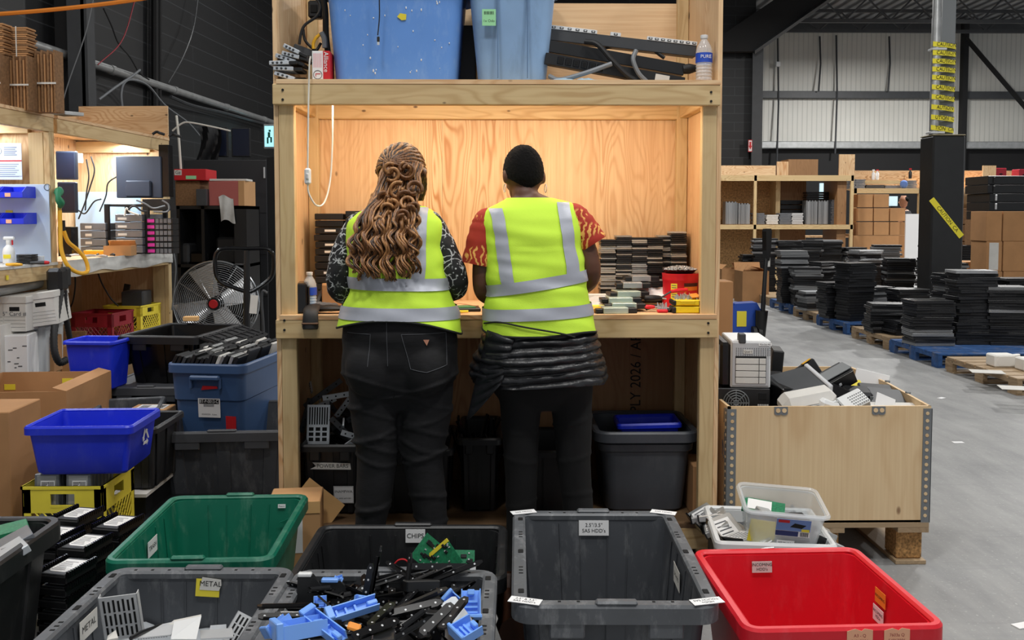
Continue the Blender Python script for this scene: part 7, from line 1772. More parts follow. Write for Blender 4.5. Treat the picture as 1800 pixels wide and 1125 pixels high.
g = gadget('tower_case', 'small white computer case with hole grid near front of heap', 1500, 708, 4.16, (0.12, 0.1, 0.05), (0.5, -0.42, 0.1), 'whitep', 'electronics', [('port', (-0.045, -0.051, 0.0), (0.012, 0.003, 0.016), 'ink'), ('port', (-0.028, -0.051, 0.0), (0.012, 0.003, 0.016), 'ink')])
b = B()
for i in range(7):
 for j in range(5): b.cyl((-0.012+i*0.01, -0.04+0.014*j, 0.0245), (-0.012+i*0.01, -0.04+0.014*j, 0.0258), 0.003, None, 6)
o = b.build('vent_holes', m['steelgrey'], g); o['kind'] = 'stuff'
gadget('wedge_part', 'pale plastic wedge beside the small white computer case', 1452, 708, 4.12, (0.1, 0.1, 0.05), (0.3, 0.3, 0.2), 'whitep', 'electronics', None, 0.012)
gadget('flat_device', 'flat black device at the right front of the crate', 1552, 700, 4.35, (0.2, 0.16, 0.03), (0.35, 0.1, -0.1), 'darksteel', 'electronics')
gadget('flat_device', 'thin black device behind the flat black one', 1540, 686, 4.5, (0.16, 0.14, 0.02), (0.2, 0.05, -0.2), 'blackm', 'electronics')
gadget('white_sheet', 'white panel standing tilted near the right inside wall', 1530, 678, 4.7, (0.17, 0.01, 0.15), (-0.3, 0.2, -0.3), 'white', 'panel', None, 0.002)
gadget('white_sheet', 'long white panel lying along the crate\'s front edge', 1560, 717, 4.2, (0.3, 0.12, 0.02), (0.1, 0.02, 0.0), 'offwhite', 'panel', None, 0.003)
gadget('paper_wedge', 'folded white paper propped on the flat black device', 1556, 708, 4.22, (0.1, 0.004, 0.07), (-0.4, 0.4, 0.1), 'white', 'paper', None, 0.001)
gadget('yellow_note', 'yellow paper note on the electronics heap', 1500, 679, 4.6, (0.1, 0.07, 0.004), (0.7, -0.1, 0.1), 'yelsticker', 'note', None, 0.001)
# white tray of drives and clear container, in front of the crate
z = 0.33
t = tote('plastic_tray', 'white tray heaped with hard drives, between bench and crate', 'tray', (W(1350, 940, 3.5).x - 0.01, 3.49, 0.0), -0.12, 0.44, 0.44, 0.28, m['whitep'], m['whitep'], taper=0.9, r=0.03, lip=0.02, lip_h=0.03, ribs=False, grooves=False, handles=False)
TZ = 0.28; tx = t.location.x
rr = random.Random(77)
def loose_drive(k, x, y, z, rot, lb):
 t = thing('hard_drive', lb, 'hard drive', (x, y, z), 0, 'hard drives heaped in the white tray', rot)
 B().box(-0.05, 0.05, -0.073, 0.073, 0, 0.024, ch=0.003).build('case', m['drivesil'], t)
 l_ = B().box(-0.04, 0.03, -0.06, 0.05, 0.024, 0.0252).build('label', m['white'], t)
 b = B()
 for j in range(5): b.box(-0.035, 0.01+0.003*(j % 3), -0.05+j*0.02, -0.044+j*0.02, 0.0252, 0.0258)
 o = b.build('fine_print', m['inkgrey'], l_); o['kind'] = 'stuff'
 B().box(-0.052, -0.046, -0.075, 0.075, -0.001, 0.028).build('side_rail', m['blackg'], t)
base = None
for k in range(12):
 x = tx - 0.2 + 0.012*k + rr.uniform(-.02, .02); y = 3.72 - 0.034*k
 loose_drive(k, x, y, TZ - 0.055 + rr.uniform(-.01, .02), (rr.uniform(-.3, .4), -0.35 + rr.uniform(-.2, .2), rr.uniform(-.3, .4)), 'hard drive in the white tray, %s from the back along its left edge' % ORD1[k])
for k in range(5):
 loose_drive(k, tx + 0.2, 3.66 - 0.07*k, TZ - 0.05, (rr.uniform(-.2, .3), 0.4, rr.uniform(-.2, .2)), 'hard drive in the white tray, %s from the back along its right edge' % ORD1[k])
o = slab(0.36, 0.34, 0.21).build('drive_heap', m['darksteel']); o.location = (tx, 3.52, 0.012); tag(o, 'mass of drives filling the white tray below the clear container', 'drives', None, 'stuff')
z = W(1365, 900, 3.38).z
fl, fr_, br, bl = W(1300, 893, 3.3), W(1443, 905, 3.3), W(1416, 852, 3.62), W(1291, 838, 3.62)
zc = 0.245
ct = tote('plastic_container', 'clear plastic container holding drives and a yellow note', 'plastic container', (W(1368, 900, 3.42).x, 3.42, zc), -0.12, 0.315, 0.27, 0.165, m['clear'], m['clear'], taper=0.84, r=0.04, lip=0.014, lip_h=0.014, ribs=False, grooves=False, handles=False, rot=(0.12, 0.06, -0.12))
yy = -0.117
p = B().cbox((0, 0, 0), (0.125, 0.072, 0.0012)).build('product_label', m['white'], ct, (0.025, yy, 0.105), rot=(PI/2+0.12, 0, 0))
B().box(-0.061, 0.061, -0.012, 0.034, 0.0006, 0.0016).build('blue_picture', mat('label_blue', (110, 140, 200), 0.5), p)
B().box(-0.061, 0.02, -0.034, -0.014, 0.0006, 0.0016).build('navy_band', mat('label_navy', (28, 40, 100), 0.5), p)
B().box(-0.055, -0.015, 0.02, 0.031, 0.0012, 0.0022).build('red_oval', m['redsticker'], p)
B().prism([(-0.012, 0.004), (0.03, 0.0), (0.045, 0.014), (0.004, 0.02)], 0.0012, 0.0022).build('dark_box_picture', m['ink'], p)
B().box(0.03, 0.058, -0.012, -0.002, 0.0016, 0.0026).build('yellow_price', m['yelsticker'], p)
b = B()
for k in range(6): b.box(0.028+k*0.005, 0.0305+k*0.005, -0.033, -0.016, 0.0006, 0.0016)
b.build('barcode', m['ink'], p)
o = B().cbox((0, 0, 0), (0.1, 0.002, 0.085)).build('yellow_note', m['yelsticker'], None, (ct.location.x - 0.085, ct.location.y - 0.085, zc + 0.06), rot=(0.1, 0.15, 0)); tag(o, 'yellow note showing through the clear container\'s front', 'note')
o = B().cbox((0, 0, 0), (0.065, 0.001, 0.018)).build('name_strip', m['white'], None, (ct.location.x - 0.01, ct.location.y - 0.122, zc + 0.03), rot=(0.12, 0.1, 0)); tag(o, 'small white name strip on the front of clear container', 'label'); text('SFP Modules', 0.011, (0, -0.0012, 0), m['ink'], o, (PI/2, 0, 0))
for k in range(6):
 o = slab(0.09, 0.1, 0.012, 0.002).build('hard_drive', m['drive']); o.location = (ct.location.x + 0.05 + rr.uniform(-.008, .008), ct.location.y - 0.02, zc + 0.012 + k*0.014); tag(o, 'dark drive, %s in the little stack inside clear container' % nth(5-k), 'hard drive', 'drives inside the clear container')
o = B().box(-0.08, 0.08, -0.04, 0.04, 0, 0.01).build('circuit_board', m['pcb']); o.location = (ct.location.x - 0.04, ct.location.y + 0.06, zc + 0.1); o.rotation_euler = (0.35, 0.1, -0.3); tag(o, 'green board with white label lying in the clear container', 'circuit board'); B().box(-0.06, 0.03, -0.03, 0.03, 0.01, 0.014).build('white_label', m['white'], o)
o = slab(0.06, 0.07, 0.02).build('hard_drive', m['drivesil']); o.location = (ct.location.x - 0.05, ct.location.y + 0.0, zc + 0.09); o.rotation_euler = (0.2, 0.3, 0.3); tag(o, 'silver drive with white label in the clear container', 'hard drive')
# tall cardboard strip between bench and jack
a, c = W(1270, 560, 5.4), W(1290, 490, 5.4)
carton('cardboard_box', 'tall cardboard box just beyond the workbench\'s right side', ((a.x+c.x)/2 - 0.05, 5.5, 0), 0, 0.16, 0.2, W(1275, 495, 5.4).z, 'card', tape=False)
# blue pallet jack
Y = 10.6; q = W(1318, 600, Y)
t = thing('pallet_jack', 'blue pallet jack with upright black handle on the aisle floor', 'pallet jack', (q.x, Y, 0))
zq = lambda py: W(1318, py, Y).z
xq = lambda px: W(px, 560, Y).x - q.x
b = B(); b.prism([(xq(1276), zq(590)), (xq(1330), zq(596)), (xq(1338), zq(546)), (xq(1330), zq(532)), (xq(1292), zq(534)), (xq(1284), zq(545))], 0, 0.22, M=Tm((0, 0.22, 0), (PI/2, 0, 0))); b.box(xq(1276), xq(1290), 0.2, 1.3, 0.05, 0.12, ch=0.01); b.box(xq(1322), xq(1336), 0.2, 1.3, 0.05, 0.12, ch=0.01); b.build('chassis', m['jackblue'], t)
B().box(xq(1295), xq(1312), -0.008, 0.0, zq(574), zq(547), ch=0.002).build('warning_label', m['yelsticker'], t)
B().tube([(xq(1334), -0.06, zq(590)), (xq(1336), -0.06, zq(545))], [0.06, 0.075], 12).build('pump', m['blackg'], t)
for sx in (-1, 1): B().cyl((xq(1328)+sx*0.03-0.02, -0.05, 0.10), (xq(1328)+sx*0.03+0.02, -0.05, 0.10), 0.1, None, 20).build('wheel', m['rubber'], t)
hd_ = B().tube([(xq(1338), -0.06, zq(545)), (xq(1342), -0.04, zq(480)), (xq(1346), 0.0, zq(440))], [0.028, 0.024, 0.022], 8).build('handle_shaft', m['blackm'], t)
B().prism([(-0.07, 0.0), (-0.03, -0.12), (0.03, -0.12), (0.07, 0.0), (0.085, 0.22), (0.06, 0.25), (-0.06, 0.25), (-0.085, 0.22)], -0.025, 0.025, M=Tm((xq(1346), 0, zq(440)), (PI/2, 0, 0.9))).build('handle_head', m['blackg'], t)
B().box(-0.03, 0.03, -0.002, 0.002, -0.06, 0.06).build('paper_tag', m['offwhite'], t, (xq(1349), 0.03, zq(460)))
# cartons by the jack
a, c = W(1304, 530, 15.5), W(1352, 475, 15.5)
t = carton('open_carton', 'open brown carton on the floor behind the blue pallet jack', ((a.x+c.x)/2, 15.75, 0), 0.05, c.x-a.x, 0.45, c.z-0.02, 'card', 'cardboard box', None, flaps=[('R', -70, 0.18), ('B', 20, 0.14), ('L', -40, 0.14)])
a, c = W(1266, 528, 16.3), W(1306, 470, 16.3)
carton('open_carton', 'brown carton partly hidden by the workbench\'s right edge', ((a.x+c.x)/2, 16.55, 0), 0.2, c.x-a.x+0.05, 0.42, c.z-0.03, 'card', 'cardboard box', None, flaps=[('R', -35, 0.12), ('L', -50, 0.12)])
# pallets
def pallet(label, x0, y0, L, Wd, mt_, h=0.14):
 t = thing('pallet', label, 'pallet', (x0, y0, 0), 0.0, 'pallets along the right aisle')
 k = {'wood': 'palletwood', 'blue': None, 'grey': None}[mt_]
 mx = m['palletwoodX'] if k else (m['bluewood'] if mt_ == 'blue' else m['greywood'])
 my = m['palletwoodY'] if k else mx
 for i in range(7): B().box(0, Wd, L*i/7+0.006, L*(i+0.86)/7, h-0.018, h, ch=0.002).build('deck_board', mx, t)
 for i in range(3): B().box((Wd-0.04)*i/2, (Wd-0.04)*i/2+0.04, 0, L, 0.02, h-0.019).prism([(0,0)]*3, 0, 0).build('stringer', my, t) if False else None
 for i in range(3):
  xx = (Wd-0.04)*i/2
  b = B(); b.box(xx, xx+0.04, 0, L, h-0.05, h-0.0185);
  for y_ in (0, L/2-0.07, L-0.14): b.box(xx, xx+0.04, y_, y_+0.14, 0.016, h-0.05)
  b.build('stringer', my, t)
 for i in (0, 3, 6): B().box(0, Wd, L*i/7+0.006, L*(i+0.86)/7, 0, 0.0155).build('bottom_board', mx, t)
 return t
PXE = lambda Y: 4.27 + 0.004*max(0, Y-9)*8
for lb, Y, L, mt_ in (('grey weathered pallet at the right frame edge, nearest the camera', 6.35, 0.98, 'grey'), ('empty bare wood pallet with white foam pieces on it', 7.42, 1.22, 'wood'), ('blue pallet under the nearest tall laptop stacks', 8.78, 1.12, 'blue'), ('bare wood pallet beyond the nearest blue one', 10.0, 1.05, 'wood'), ('second blue pallet, farther along the aisle edge', 11.3, 1.1, 'blue'), ('weathered pallet beyond the second blue one', 12.5, 1.0, 'wood'), ('far blue pallet in the aisle row', 13.7, 1.1, 'blue'), ('farthest bare pallet in the aisle row', 15.0, 1.1, 'wood'), ('last pallet of the aisle row, by the shelves', 16.3, 1.1, 'wood')):
 pallet(lb, PXE(Y) + (0.12 if Y < 7 else 0), Y, L, 1.15, mt_)
for k, Y in enumerate((8.8, 10.1, 12.7, 14.0, 15.3)):
 pallet('%s pallet of the second row, hidden under laptops behind the aisle row' % ORD1[k], PXE(Y) + 1.2, Y, 1.15, 1.15, 'wood')
for k, (x, y) in enumerate(((1768, 614), (1795, 618))):
 q = W(x, y, 8.0); b = B(); b.box(-0.11, 0.09, -0.08, 0.08, 0, 0.11, ch=0.012); b.cyl((-0.05, -0.082, 0.055), (-0.05, -0.078, 0.055), 0.04, None, 14); b.tube([(0.09, -0.05, 0.0), (0.1, -0.05, 0.05), (0.09, -0.05, 0.11)], 0.035, 10)
 o = b.build('foam_block', m['foam']); o.location = (q.x, 8.05 - 0.22*k, 0.141); tag(o, ['white foam packing piece on the empty wood pallet, left one', 'white foam packing piece on the empty wood pallet, right one'][k], 'foam')
for k, (x, y, Y) in enumerate(((1735, 645, 7.75), (1790, 662, 7.0))):
 o = B().box(-0.13, 0.13, -0.09, 0.09, 0, 0.003).build('paper_sheet', m['offwhite'], None, (W(x, y, Y).x, Y, 0.1415), rz=-0.3); tag(o, ['white paper sheet lying on the empty wood pallet', 'white paper sheet lying on the grey weathered pallet'][k], 'paper')
for k, (x, y) in enumerate(((1684, 778), (1798, 1100), (1655, 700))):
 o = B().box(-0.035, 0.035, -0.02, 0.02, 0, 0.003).build('paper_scrap', m['white'], None, tuple(G(x, y, 0.0005)), rz=0.3*k); tag(o, ['paper scrap on the bare floor right of the plywood crate', 'paper scrap on the floor at the bottom right edge', 'tiny paper scrap on the floor by the pallets'][k], 'paper scrap')
# laptops
LM = {}
for nm, mt_ in (('black', 'laptop'), ('silver', 'laptopsil')):
 b = B(); b.box(-0.21, 0.21, -0.145, 0.145, 0, 0.019, ch=0.003); b.box(-0.21, 0.21, -0.145, 0.145, 0.0195, 0.0315, ch=0.003); b.box(-0.06, 0.06, -0.147, -0.1, 0.003, 0.02)
 LM[nm] = b.mesh('laptop', m[mt_])
rr = random.Random(99)
stacks = [  # px centre, base py, top py, share of silver, where, Y
 (1640, 606, 525, .2, 'stack at the near corner of the near blue pallet', 9.35), (1716, 610, 470, .1, 'tallest near stack, right of the corner stack', 9.45), (1776, 612, 500, .15, 'near stack cut by the right edge', 9.4), (1690, 600, 476, .08, 'stack behind the corner stack', 10.0),
 (1565, 580, 530, .1, 'leaning stack on the wood pallet', 10.4), (1598, 584, 562, .0, 'tiny stack between leaning and corner stacks', 10.2), (1760, 590, 500, .1, 'second row stack near the right edge', 10.6), (1795, 590, 488, .1, 'second row stack cut off by the right edge', 10.7),
 (1508, 556, 462, .15, 'tall stack on the second blue pallet', 11.6), (1476, 560, 492, .1, 'stack left of the tall blue-pallet stack', 11.9), (1545, 552, 502, .2, 'stack right of the tall blue-pallet stack', 12.0), (1580, 552, 504, .1, 'low wide stack before the padded column', 12.1), (1604, 560, 508, .1, 'low stack at the foot of the padded column', 11.2),
 (1438, 552, 512, .45, 'low silver-topped stack on the weathered pallet', 12.9), (1420, 532, 468, .2, 'stack behind the low silver-topped one', 13.6), (1395, 530, 438, .6, 'tall pale stack left of the middle', 14.0), (1455, 530, 460, .1, 'dark stack behind the tall blue-pallet stack', 13.9), (1585, 512, 452, .4, 'mixed stack left of the padded column', 13.6), (1525, 512, 438, .8, 'pale grey stack in the third row', 14.2), (1560, 505, 430, .75, 'pale stack next to the column in the third row', 14.6),
 (1345, 512, 418, .35, 'leftmost tall stack by the open cartons', 16.2), (1325, 505, 445, .2, 'low stack beside the open cartons', 16.6), (1390, 500, 420, .1, 'rear stack second from the left', 16.0), (1425, 498, 420, .1, 'rear stack third from the left', 16.3), (1460, 496, 420, .1, 'rear stack fourth from the left', 16.4), (1500, 494, 432, .7, 'rear pale stack fifth from the left', 16.4),
 (1648, 470, 428, .1, 'dark stack just right of the column top row', 14.4), (1697, 470, 430, .1, 'farthest right dark stack by the big cartons', 14.4), (1650, 500, 455, .2, 'stack under the torn black sheet', 12.9), (1672, 492, 458, .2, 'stack beside the torn black sheet', 12.9)]
deep = B(); LT = 0.0335
for px, by, ty, sv, where, Y in stacks:
 z0 = 0.141
 x = W(px, 500, Y).x; zt_ = W(px, ty, Y).z; n_ = max(2, int((zt_ - z0)/LT)); rz0 = rr.uniform(-0.25, 0.35)
 seen = min(n_, 40 if Y < 11 else 11 if Y < 14 else 8)
 for k in range(seen):
  kind = 'silver' if rr.random() < sv else 'black'
  o = bpy.data.objects.new('laptop', LM[kind]); C.objects.link(o)
  o.location = (x + rr.uniform(-.02, .02), Y + 0.1 + rr.uniform(-.02, .02), z0 + LT*(n_-1-k)); o.rotation_euler = (0, 0, rz0 + rr.uniform(-.12, .12) + (PI if rr.random() < .3 else 0))
  tag(o, '%s laptop, %s, %s' % (kind, nth(k), where), 'laptop', 'laptops stacked on pallets')
 for k in range(n_ - seen):
  deep.box(-0.19, 0.19, -0.13, 0.13, 0, LT*0.9, M=Tm((x + rr.uniform(-.015, .015), Y + 0.1, z0 + LT*k), (0, 0, rz0 + rr.uniform(-.1, .1))))
tag(deep.build('laptops', m['laptop']), 'lower laptops of the farther stacks, mostly hidden by nearer ones', 'laptops', None, 'stuff')
# torn black sheet
o = B().grid(lambda u, v: (u*0.42 - 0.02*math.sin(v*6) + 0.1*v, -0.25*v*v + 0.02*math.sin(u*9), -0.62*v + 0.08*u*(1-v)), 16, 16).build('plastic_sheet', m['blackg'], None, tuple(W(1612, 456, 12.7))); tag(o, 'black glossy sheet draped over laptop stacks below the column', 'sheet')
# padded column with caution tape
Y = 11.9; a, c = W(1636, 432, Y), W(1693, 432, Y); tp = W(1655, 238, Y).z
t = thing('padded_column', 'steel column with black pad and caution tape among the laptops', 'column', ((a.x+c.x)/2, Y + 0.25, 0))
w_ = c.x - a.x
B().box(-w_/2, w_/2, -0.25, 0.13, 0, tp, ch=0.02).build('pad', m['vinyl'], t)
B().box(-w_/2, w_/2, -0.25, 0.13, tp, tp+0.015, ch=0.007).build('pad_top', mat('worn_tan_edge', (150, 140, 110), 0.7), t)
xc = lambda px: W(px, 120, Y).x - t.location.x
b = B(); b.box(xc(1664), xc(1688), -0.1, -0.07, tp, 7); b.box(xc(1664), xc(1688), 0.1, 0.13, tp, 7); b.box((xc(1664)+xc(1688))/2-0.01, (xc(1664)+xc(1688))/2+0.01, -0.07, 0.1, tp, 7); b.build('steel_post', m['steelgrey'], t)
pp = B(); xm = (xc(1645)+xc(1660))/2; pp.cyl((xm, -0.12, tp), (xm, -0.12, W(1650, 28, Y).z), 0.058, None, 18); pp.cyl((xm, -0.12, W(1650, 28, Y).z), (xm, -0.12, 7), 0.052, None, 18); pp.build('drain_pipe', m['galv'], t)
for py in (84, 232):
 zz = W(1650, py, Y).z; B().box(xm-0.075, xc(1668), -0.19, -0.05, zz-0.014, zz+0.014, ch=0.004).build('pipe_clamp', m['alu'], t)
rows = [(74, 80, 'CAUTION'), (90, 93, 'CAUTION'), (105, 107, 'CAUTION'), (119, 122, 'CAUTION'), (133, 138, 'CAUTION'), (150, 156, 'CAUTION'), (167, 174, 'CAUTION'), (185, 192, 'AUTION'), (203, 210, 'UTION  C'), (221, 230, 'TION  CA')]
for k, (ya, yb_, wd) in enumerate(rows):
 za, zb_ = W(1650, ya - 0, Y).z, W(1650, yb_, Y).z; zc_ = (za+zb_)/2; hh_ = 0.062
 x0, x1 = xm-0.068, xc(1688)+0.004; sl = (zb_-za)*0.6
 b = B(); n_ = 10
 def fp(u):
  x = x0 + (x1-x0)*u; y = -0.182 if u < 0.5 else -0.182 + (u-0.5)*0.14
  return x, y, zc_ + sl*(u-0.5)
 b.add([(fp(i/n_)[0], fp(i/n_)[1], fp(i/n_)[2] + s_*hh_/2) for i in range(n_+1) for s_ in (-1, 1)], [(2*i, 2*i+2, 2*i+3, 2*i+1) for i in range(n_)], 0)
 tp_ = b.build('caution_tape', m['caution'], t)
 tx_ = text(wd, 0.068, ((x0+x1)/2 + 0.01, -0.188, zc_ - 0.0), m['ink'], tp_, (PI/2, math.atan2(-sl, x1-x0)*1.0, 0), sx=0.9 * (x1-x0)/0.36)
a, c = W(1637, 350, Y), W(1690, 416, Y)
d_ = (c - a); ang = math.atan2(d_.z, d_.x)
tp_ = B().box(-d_.length/2, d_.length/2, -0.002, 0.002, -0.038, 0.038).build('caution_tape', m['caution'], t, ((a.x+c.x)/2 - t.location.x, -0.254, (a.z+c.z)/2), rot=(0, -ang, 0))
text('CAUTION  CA', 0.068, (0.02, -0.003, 0), m['ink'], tp_, (PI/2, 0, 0), sx=0.95)
# far shelving
Y = 18.6; t = thing('shelving_unit', 'large lumber shelving unit beyond the laptops, right of the workbench', 'shelving', (W(1380, 400, Y).x, Y, 0))
xs = lambda px: W(px, 400, Y).x - t.location.x; zs = lambda py: W(1380, py, Y).z
for p0, p1, nm in ((308, 318, 'top_beam'), (395, 403, 'shelf_beam')): B().box(xs(1150), xs(1500), 0, 0.05, zs(p1), zs(p0)).build(nm, m['pineX'], t)
B().box(xs(1150), xs(1500), 0.05, 0.9, zs(310), zs(308)).build('shelf_board', m['plyX'], t); B().box(xs(1150), xs(1500), 0.05, 0.9, zs(397), zs(395)).build('shelf_board', m['plyX'], t)
B().box(xs(1150), xs(1376), 0.9, 0.93, 0, zs(310)).build('back_panel', m['osb'], t)
B().box(xs(1376), xs(1384), 0.5, 0.9, 0, zs(310)).build('divider', m['pineZ'], t)
for px in (1327, 1497): B().box(xs(px-2.5), xs(px+2.5), 0, 0.06, 0, zs(308), ch=0.003).build('post', m['pineZ'], t)
B().box(xs(1474), xs(1490), 0.1, 0.9, 0, zs(310)).build('end_panel', m['plydark'], t); B().box(xs(1384), xs(1442), 0.9, 0.93, 0, zs(310)).build('back_panel', m['plydark'], t)
B().box(xs(1150), xs(1362), 0, 0.03, zs(308), zs(291)).build('upper_board', m['plyX'], t)
b = B(); b.box(xs(1384), xs(1436), 0, 0.5, zs(308), zs(280)); o = b.build('upper_box', m['plydark'], t)
B().box(xs(1364), xs(1384), 0.0, 0.03, zs(308), zs(284)).build('upper_board', m['plyZ'], t); B().box(xs(1474), xs(1501), 0.02, 0.06, zs(308), zs(271)).build('upper_board', m['plyZ'], t)
T0 = t
def bundle2(label, px0, px1, ptop, pbot, nn, mt_, Y=18.4, cat='laptop keyboards', vertical=False):
 a, c = W(px0, pbot, Y), W(px1, ptop, Y); w_, h_ = c.x-a.x, c.z-a.z
 t = thing('panel_stack', label, 'panel stack', ((a.x+c.x)/2, Y+0.35, a.z));
 for k in range(nn):
  b = B()
  if vertical: b.box(-w_/2+w_*k/nn, -w_/2+w_*(k+0.85)/nn, -0.13, 0.13, 0, h_ - 0.02*(k % 2))
  else: b.box(-w_/2+0.01*math.sin(k*4), w_/2+0.01*math.sin(k*4), -0.13, 0.13, h_*k/nn, h_*(k+0.8)/nn)
  b.build('panel', m[mt_], t)
 return t
for k, (p0, p1, tpx, bt, nn, mt_, vv) in enumerate(((1280, 1302, 354, 394, 8, 'laptopsil', True), (1303, 1324, 357, 394, 8, 'laptopsil', True), (1330, 1350, 374, 394, 7, 'servergrey', False), (1353, 1374, 377, 394, 6, 'offwhite', False), (1376, 1397, 374, 394, 7, 'servergrey', False), (1398, 1418, 374, 394, 8, 'alu', False), (1423, 1444, 352, 394, 8, 'laptopsil', True), (1445, 1463, 352, 394, 7, 'laptopsil', True), (1468, 1490, 350, 394, 14, 'servergrey', False), (1378, 1420, 350, 393, 5, 'blackg', False), (1425, 1480, 336, 352, 4, 'blackg', False))):
 bundle2(['upright grey panel stack, leftmost on the far shelf', 'upright grey panel stack, second on the far shelf', 'low grey panel stack right of the first shelf post', 'low white-topped panel stack on the far shelf', 'low grey panel stack before the black cases', 'low silver panel stack before the black cases', 'upright grey panel stack, left of two on right half of shelf', 'upright grey panel stack, right of two on right half of shelf', 'tall flat panel stack at the far shelf\'s right end', 'black cases behind the low silver stacks', 'black cases lying on the upright panel stacks'][k], p0, p1, tpx, bt, nn, mt_, 18.65 if k < 9 else 18.95, vertical=vv)
# second far bench between shelving and column
Y = 19.6; t = thing('workbench', 'far lumber workbench between the shelving and the padded column', 'workbench', (W(1560, 400, Y).x, Y, 0))
xs = lambda px: W(px, 400, Y).x - t.location.x; zs = lambda py: W(1560, py, Y).z
B().box(xs(1500), xs(1800), 0, 0.05, zs(340), zs(331)).build('top_beam', m['pineX'], t); B().box(xs(1500), xs(1800), 0.05, 0.7, zs(333), zs(331)).build('top_board', m['plyX'], t)
for px in (1502, 1617): B().box(xs(px-3), xs(px+3), 0, 0.08, 0, zs(331)).build('post', m['pineZ'], t)
B().box(xs(1500), xs(1840), 0.7, 0.73, zs(331), zs(297)).build('upper_board', m['plyX'], t); B().box(xs(1500), xs(1840), 0.5, 0.7, zs(416), zs(412)).build('desktop', m['plyX'], t)
for sgn in (0,):
 B().box(xs(1528), xs(1595), 0.4, 0.44, zs(322), zs(316)).build('upper_shelf', m['pineX'], t)
for k, (p0, p1, tpx, nn, mt_) in enumerate(((1501, 1511, 313, 5, 'servergrey'), (1511, 1528, 314, 6, 'servergrey'), (1530, 1562, 324, 3, 'darksteel'), (1564, 1595, 325, 3, 'servergrey'), (1598, 1620, 316, 5, 'servergrey'))):
 bundle2('grey panel stack, %s from the left on the far workbench top' % ORD1[k], p0, p1, tpx, 331, nn, mt_, 19.65)
for k, (px, cl) in enumerate(((1537, 'white'), (1544, 'white'), (1602, 'blackm'))):
 q = W(px, 316 if k < 2 else 314, 20.0); o = B().lathe([(0.03, 0), (0.035, 0.02), (0.035, 0.14), (0.014, 0.17), (0.014, 0.2)], 12).build('spray_bottle', m[cl]); o.location = (q.x, 20.06, q.z + 0.001); B().cbox((0, 0, 0.21), (0.05, 0.02, 0.03)).build('spray_head', m['whitep' if k == 0 else 'redsticker'], o)
 tag(o, ['white spray bottle on the far bench, left one', 'white spray bottle with red head on the far bench', 'dark can with red cap on the far bench'][k], 'spray bottle')
o = B().ball((0, 0, 0), (0.085, 0.06, 0.09), 14, 10).build('cloth_bag', mat('blue_cloth_bag', (90, 120, 180), 0.8)); o.location = (W(1589, 317, 19.72).x, 19.72, W(1589, 331, 19.6).z + 0.09); tag(o, 'blue bag hanging at the far bench\'s upper shelf', 'bag')
for i in range(3):
 for j in range(3):
  if i == 2 and j == 0: continue
  a, c = W(1508+i*28.4, 364.5+j*24.4, 18.9), W(1535+i*28.4, 341.5+j*24.4, 18.9)
  carton('cardboard_box', 'small brown carton, %s column, %s row of the far carton wall' % (('left', 'middle', 'right')[i], ('top', 'middle', 'bottom')[j]), ((a.x+c.x)/2, 19.05, a.z), 0, c.x-a.x, 0.28, c.z-a.z, 'card', group='small cartons stacked by the far bench', tape=True)
o = B().box(W(1500, 450, 18.9).x, W(1592, 450, 18.9).x, 18.92, 19.18, 0, W(1550, 414, 18.9).z-0.002).build('cardboard_stack', m['card']); tag(o, 'row of cartons at floor level carrying the far carton wall', 'cardboard box')
a, c = W(1592, 430, 18.7), W(1616, 376, 18.7)
o = B().box(a.x, c.x, 18.72, 18.76, 0, c.z).build('white_board', m['white']); tag(o, 'white board standing left of the padded column', 'board')
# worker far behind: head and shoulders
q = W(1588, 362, 20.68)
pt = thing('person', 'person with short dark hair in side view, seated far behind at a bench', 'person', (q.x, 20.68, 0))
zq = lambda py: W(1588, py, 20.68).z
b = B(); b.lathe([(0.1, 0.45), (0.17, 0.6), (0.18, 0.95), (0.2, zq(378)-0.05), (0.14, zq(371)), (0.055, zq(367)), (0.05, zq(364)), (0.075, zq(362)), (0.09, zq(356)), (0.088, zq(350)), (0.05, zq(344))], 18)
b.ball((-0.095, 0, zq(356)), (0.022, 0.016, 0.02), 8, 6); b.tube([(-0.05, -0.15, zq(376)), (-0.2, -0.17, 1.2), (-0.42, -0.1, 1.16)], [0.055, 0.045, 0.035], 8); b.tube([(0, 0, 0.5), (-0.4, 0.0, 0.5), (-0.42, 0.0, 0.04)], [0.11, 0.09, 0.05], 8); b.build('body', mat('pale_skin', (206, 160, 136), 0.6), pt)
B().lathe([(0.19, 0.55), (0.2, 0.95), (0.215, zq(378)-0.05), (0.15, zq(371)), (0.07, zq(369))], 18, cap1=False).build('shirt', m['darksteel'], pt)
B().ball((0.028, 0, zq(351)), (0.088, 0.092, 0.082), 14, 10).build('hair', m['shorthair'], pt)
o = slab(0.4, 0.4, 0.05).build('stool', m['blackm']); b = B().cyl((0,0,0), (0,0,0.40), 0.04).box(-0.2, 0.2, -0.2, 0.2, 0.36, 0.42); o.data = b.mesh('stool', m['blackm']); o.location = (q.x, 20.68, 0); tag(o, 'dark stool under the person far behind', 'stool')
for k, (p0, p1, t0, b0, Y) in enumerate(((1441, 1470, 322, 356, 21.2), (1563, 1578, 345, 362, 21.25))):
 a, c = W(p0, b0, Y), W(p1, t0, Y); o = B().box(a.x, c.x, Y, Y+0.05, a.z, c.z).build('computer_screen', mat('lit_screen', (190, 220, 232), emit=0.8) if k == 0 else bpy.data.materials['lit_screen']); B().box((a.x+c.x)/2-0.03, (a.x+c.x)/2+0.03, Y+0.03, Y+0.06, 1.0, a.z).build('stand', m['black'], o); tag(o, ['bright screen seen through the far shelving unit', 'bright screen in front of the person far behind'][k], 'monitor')
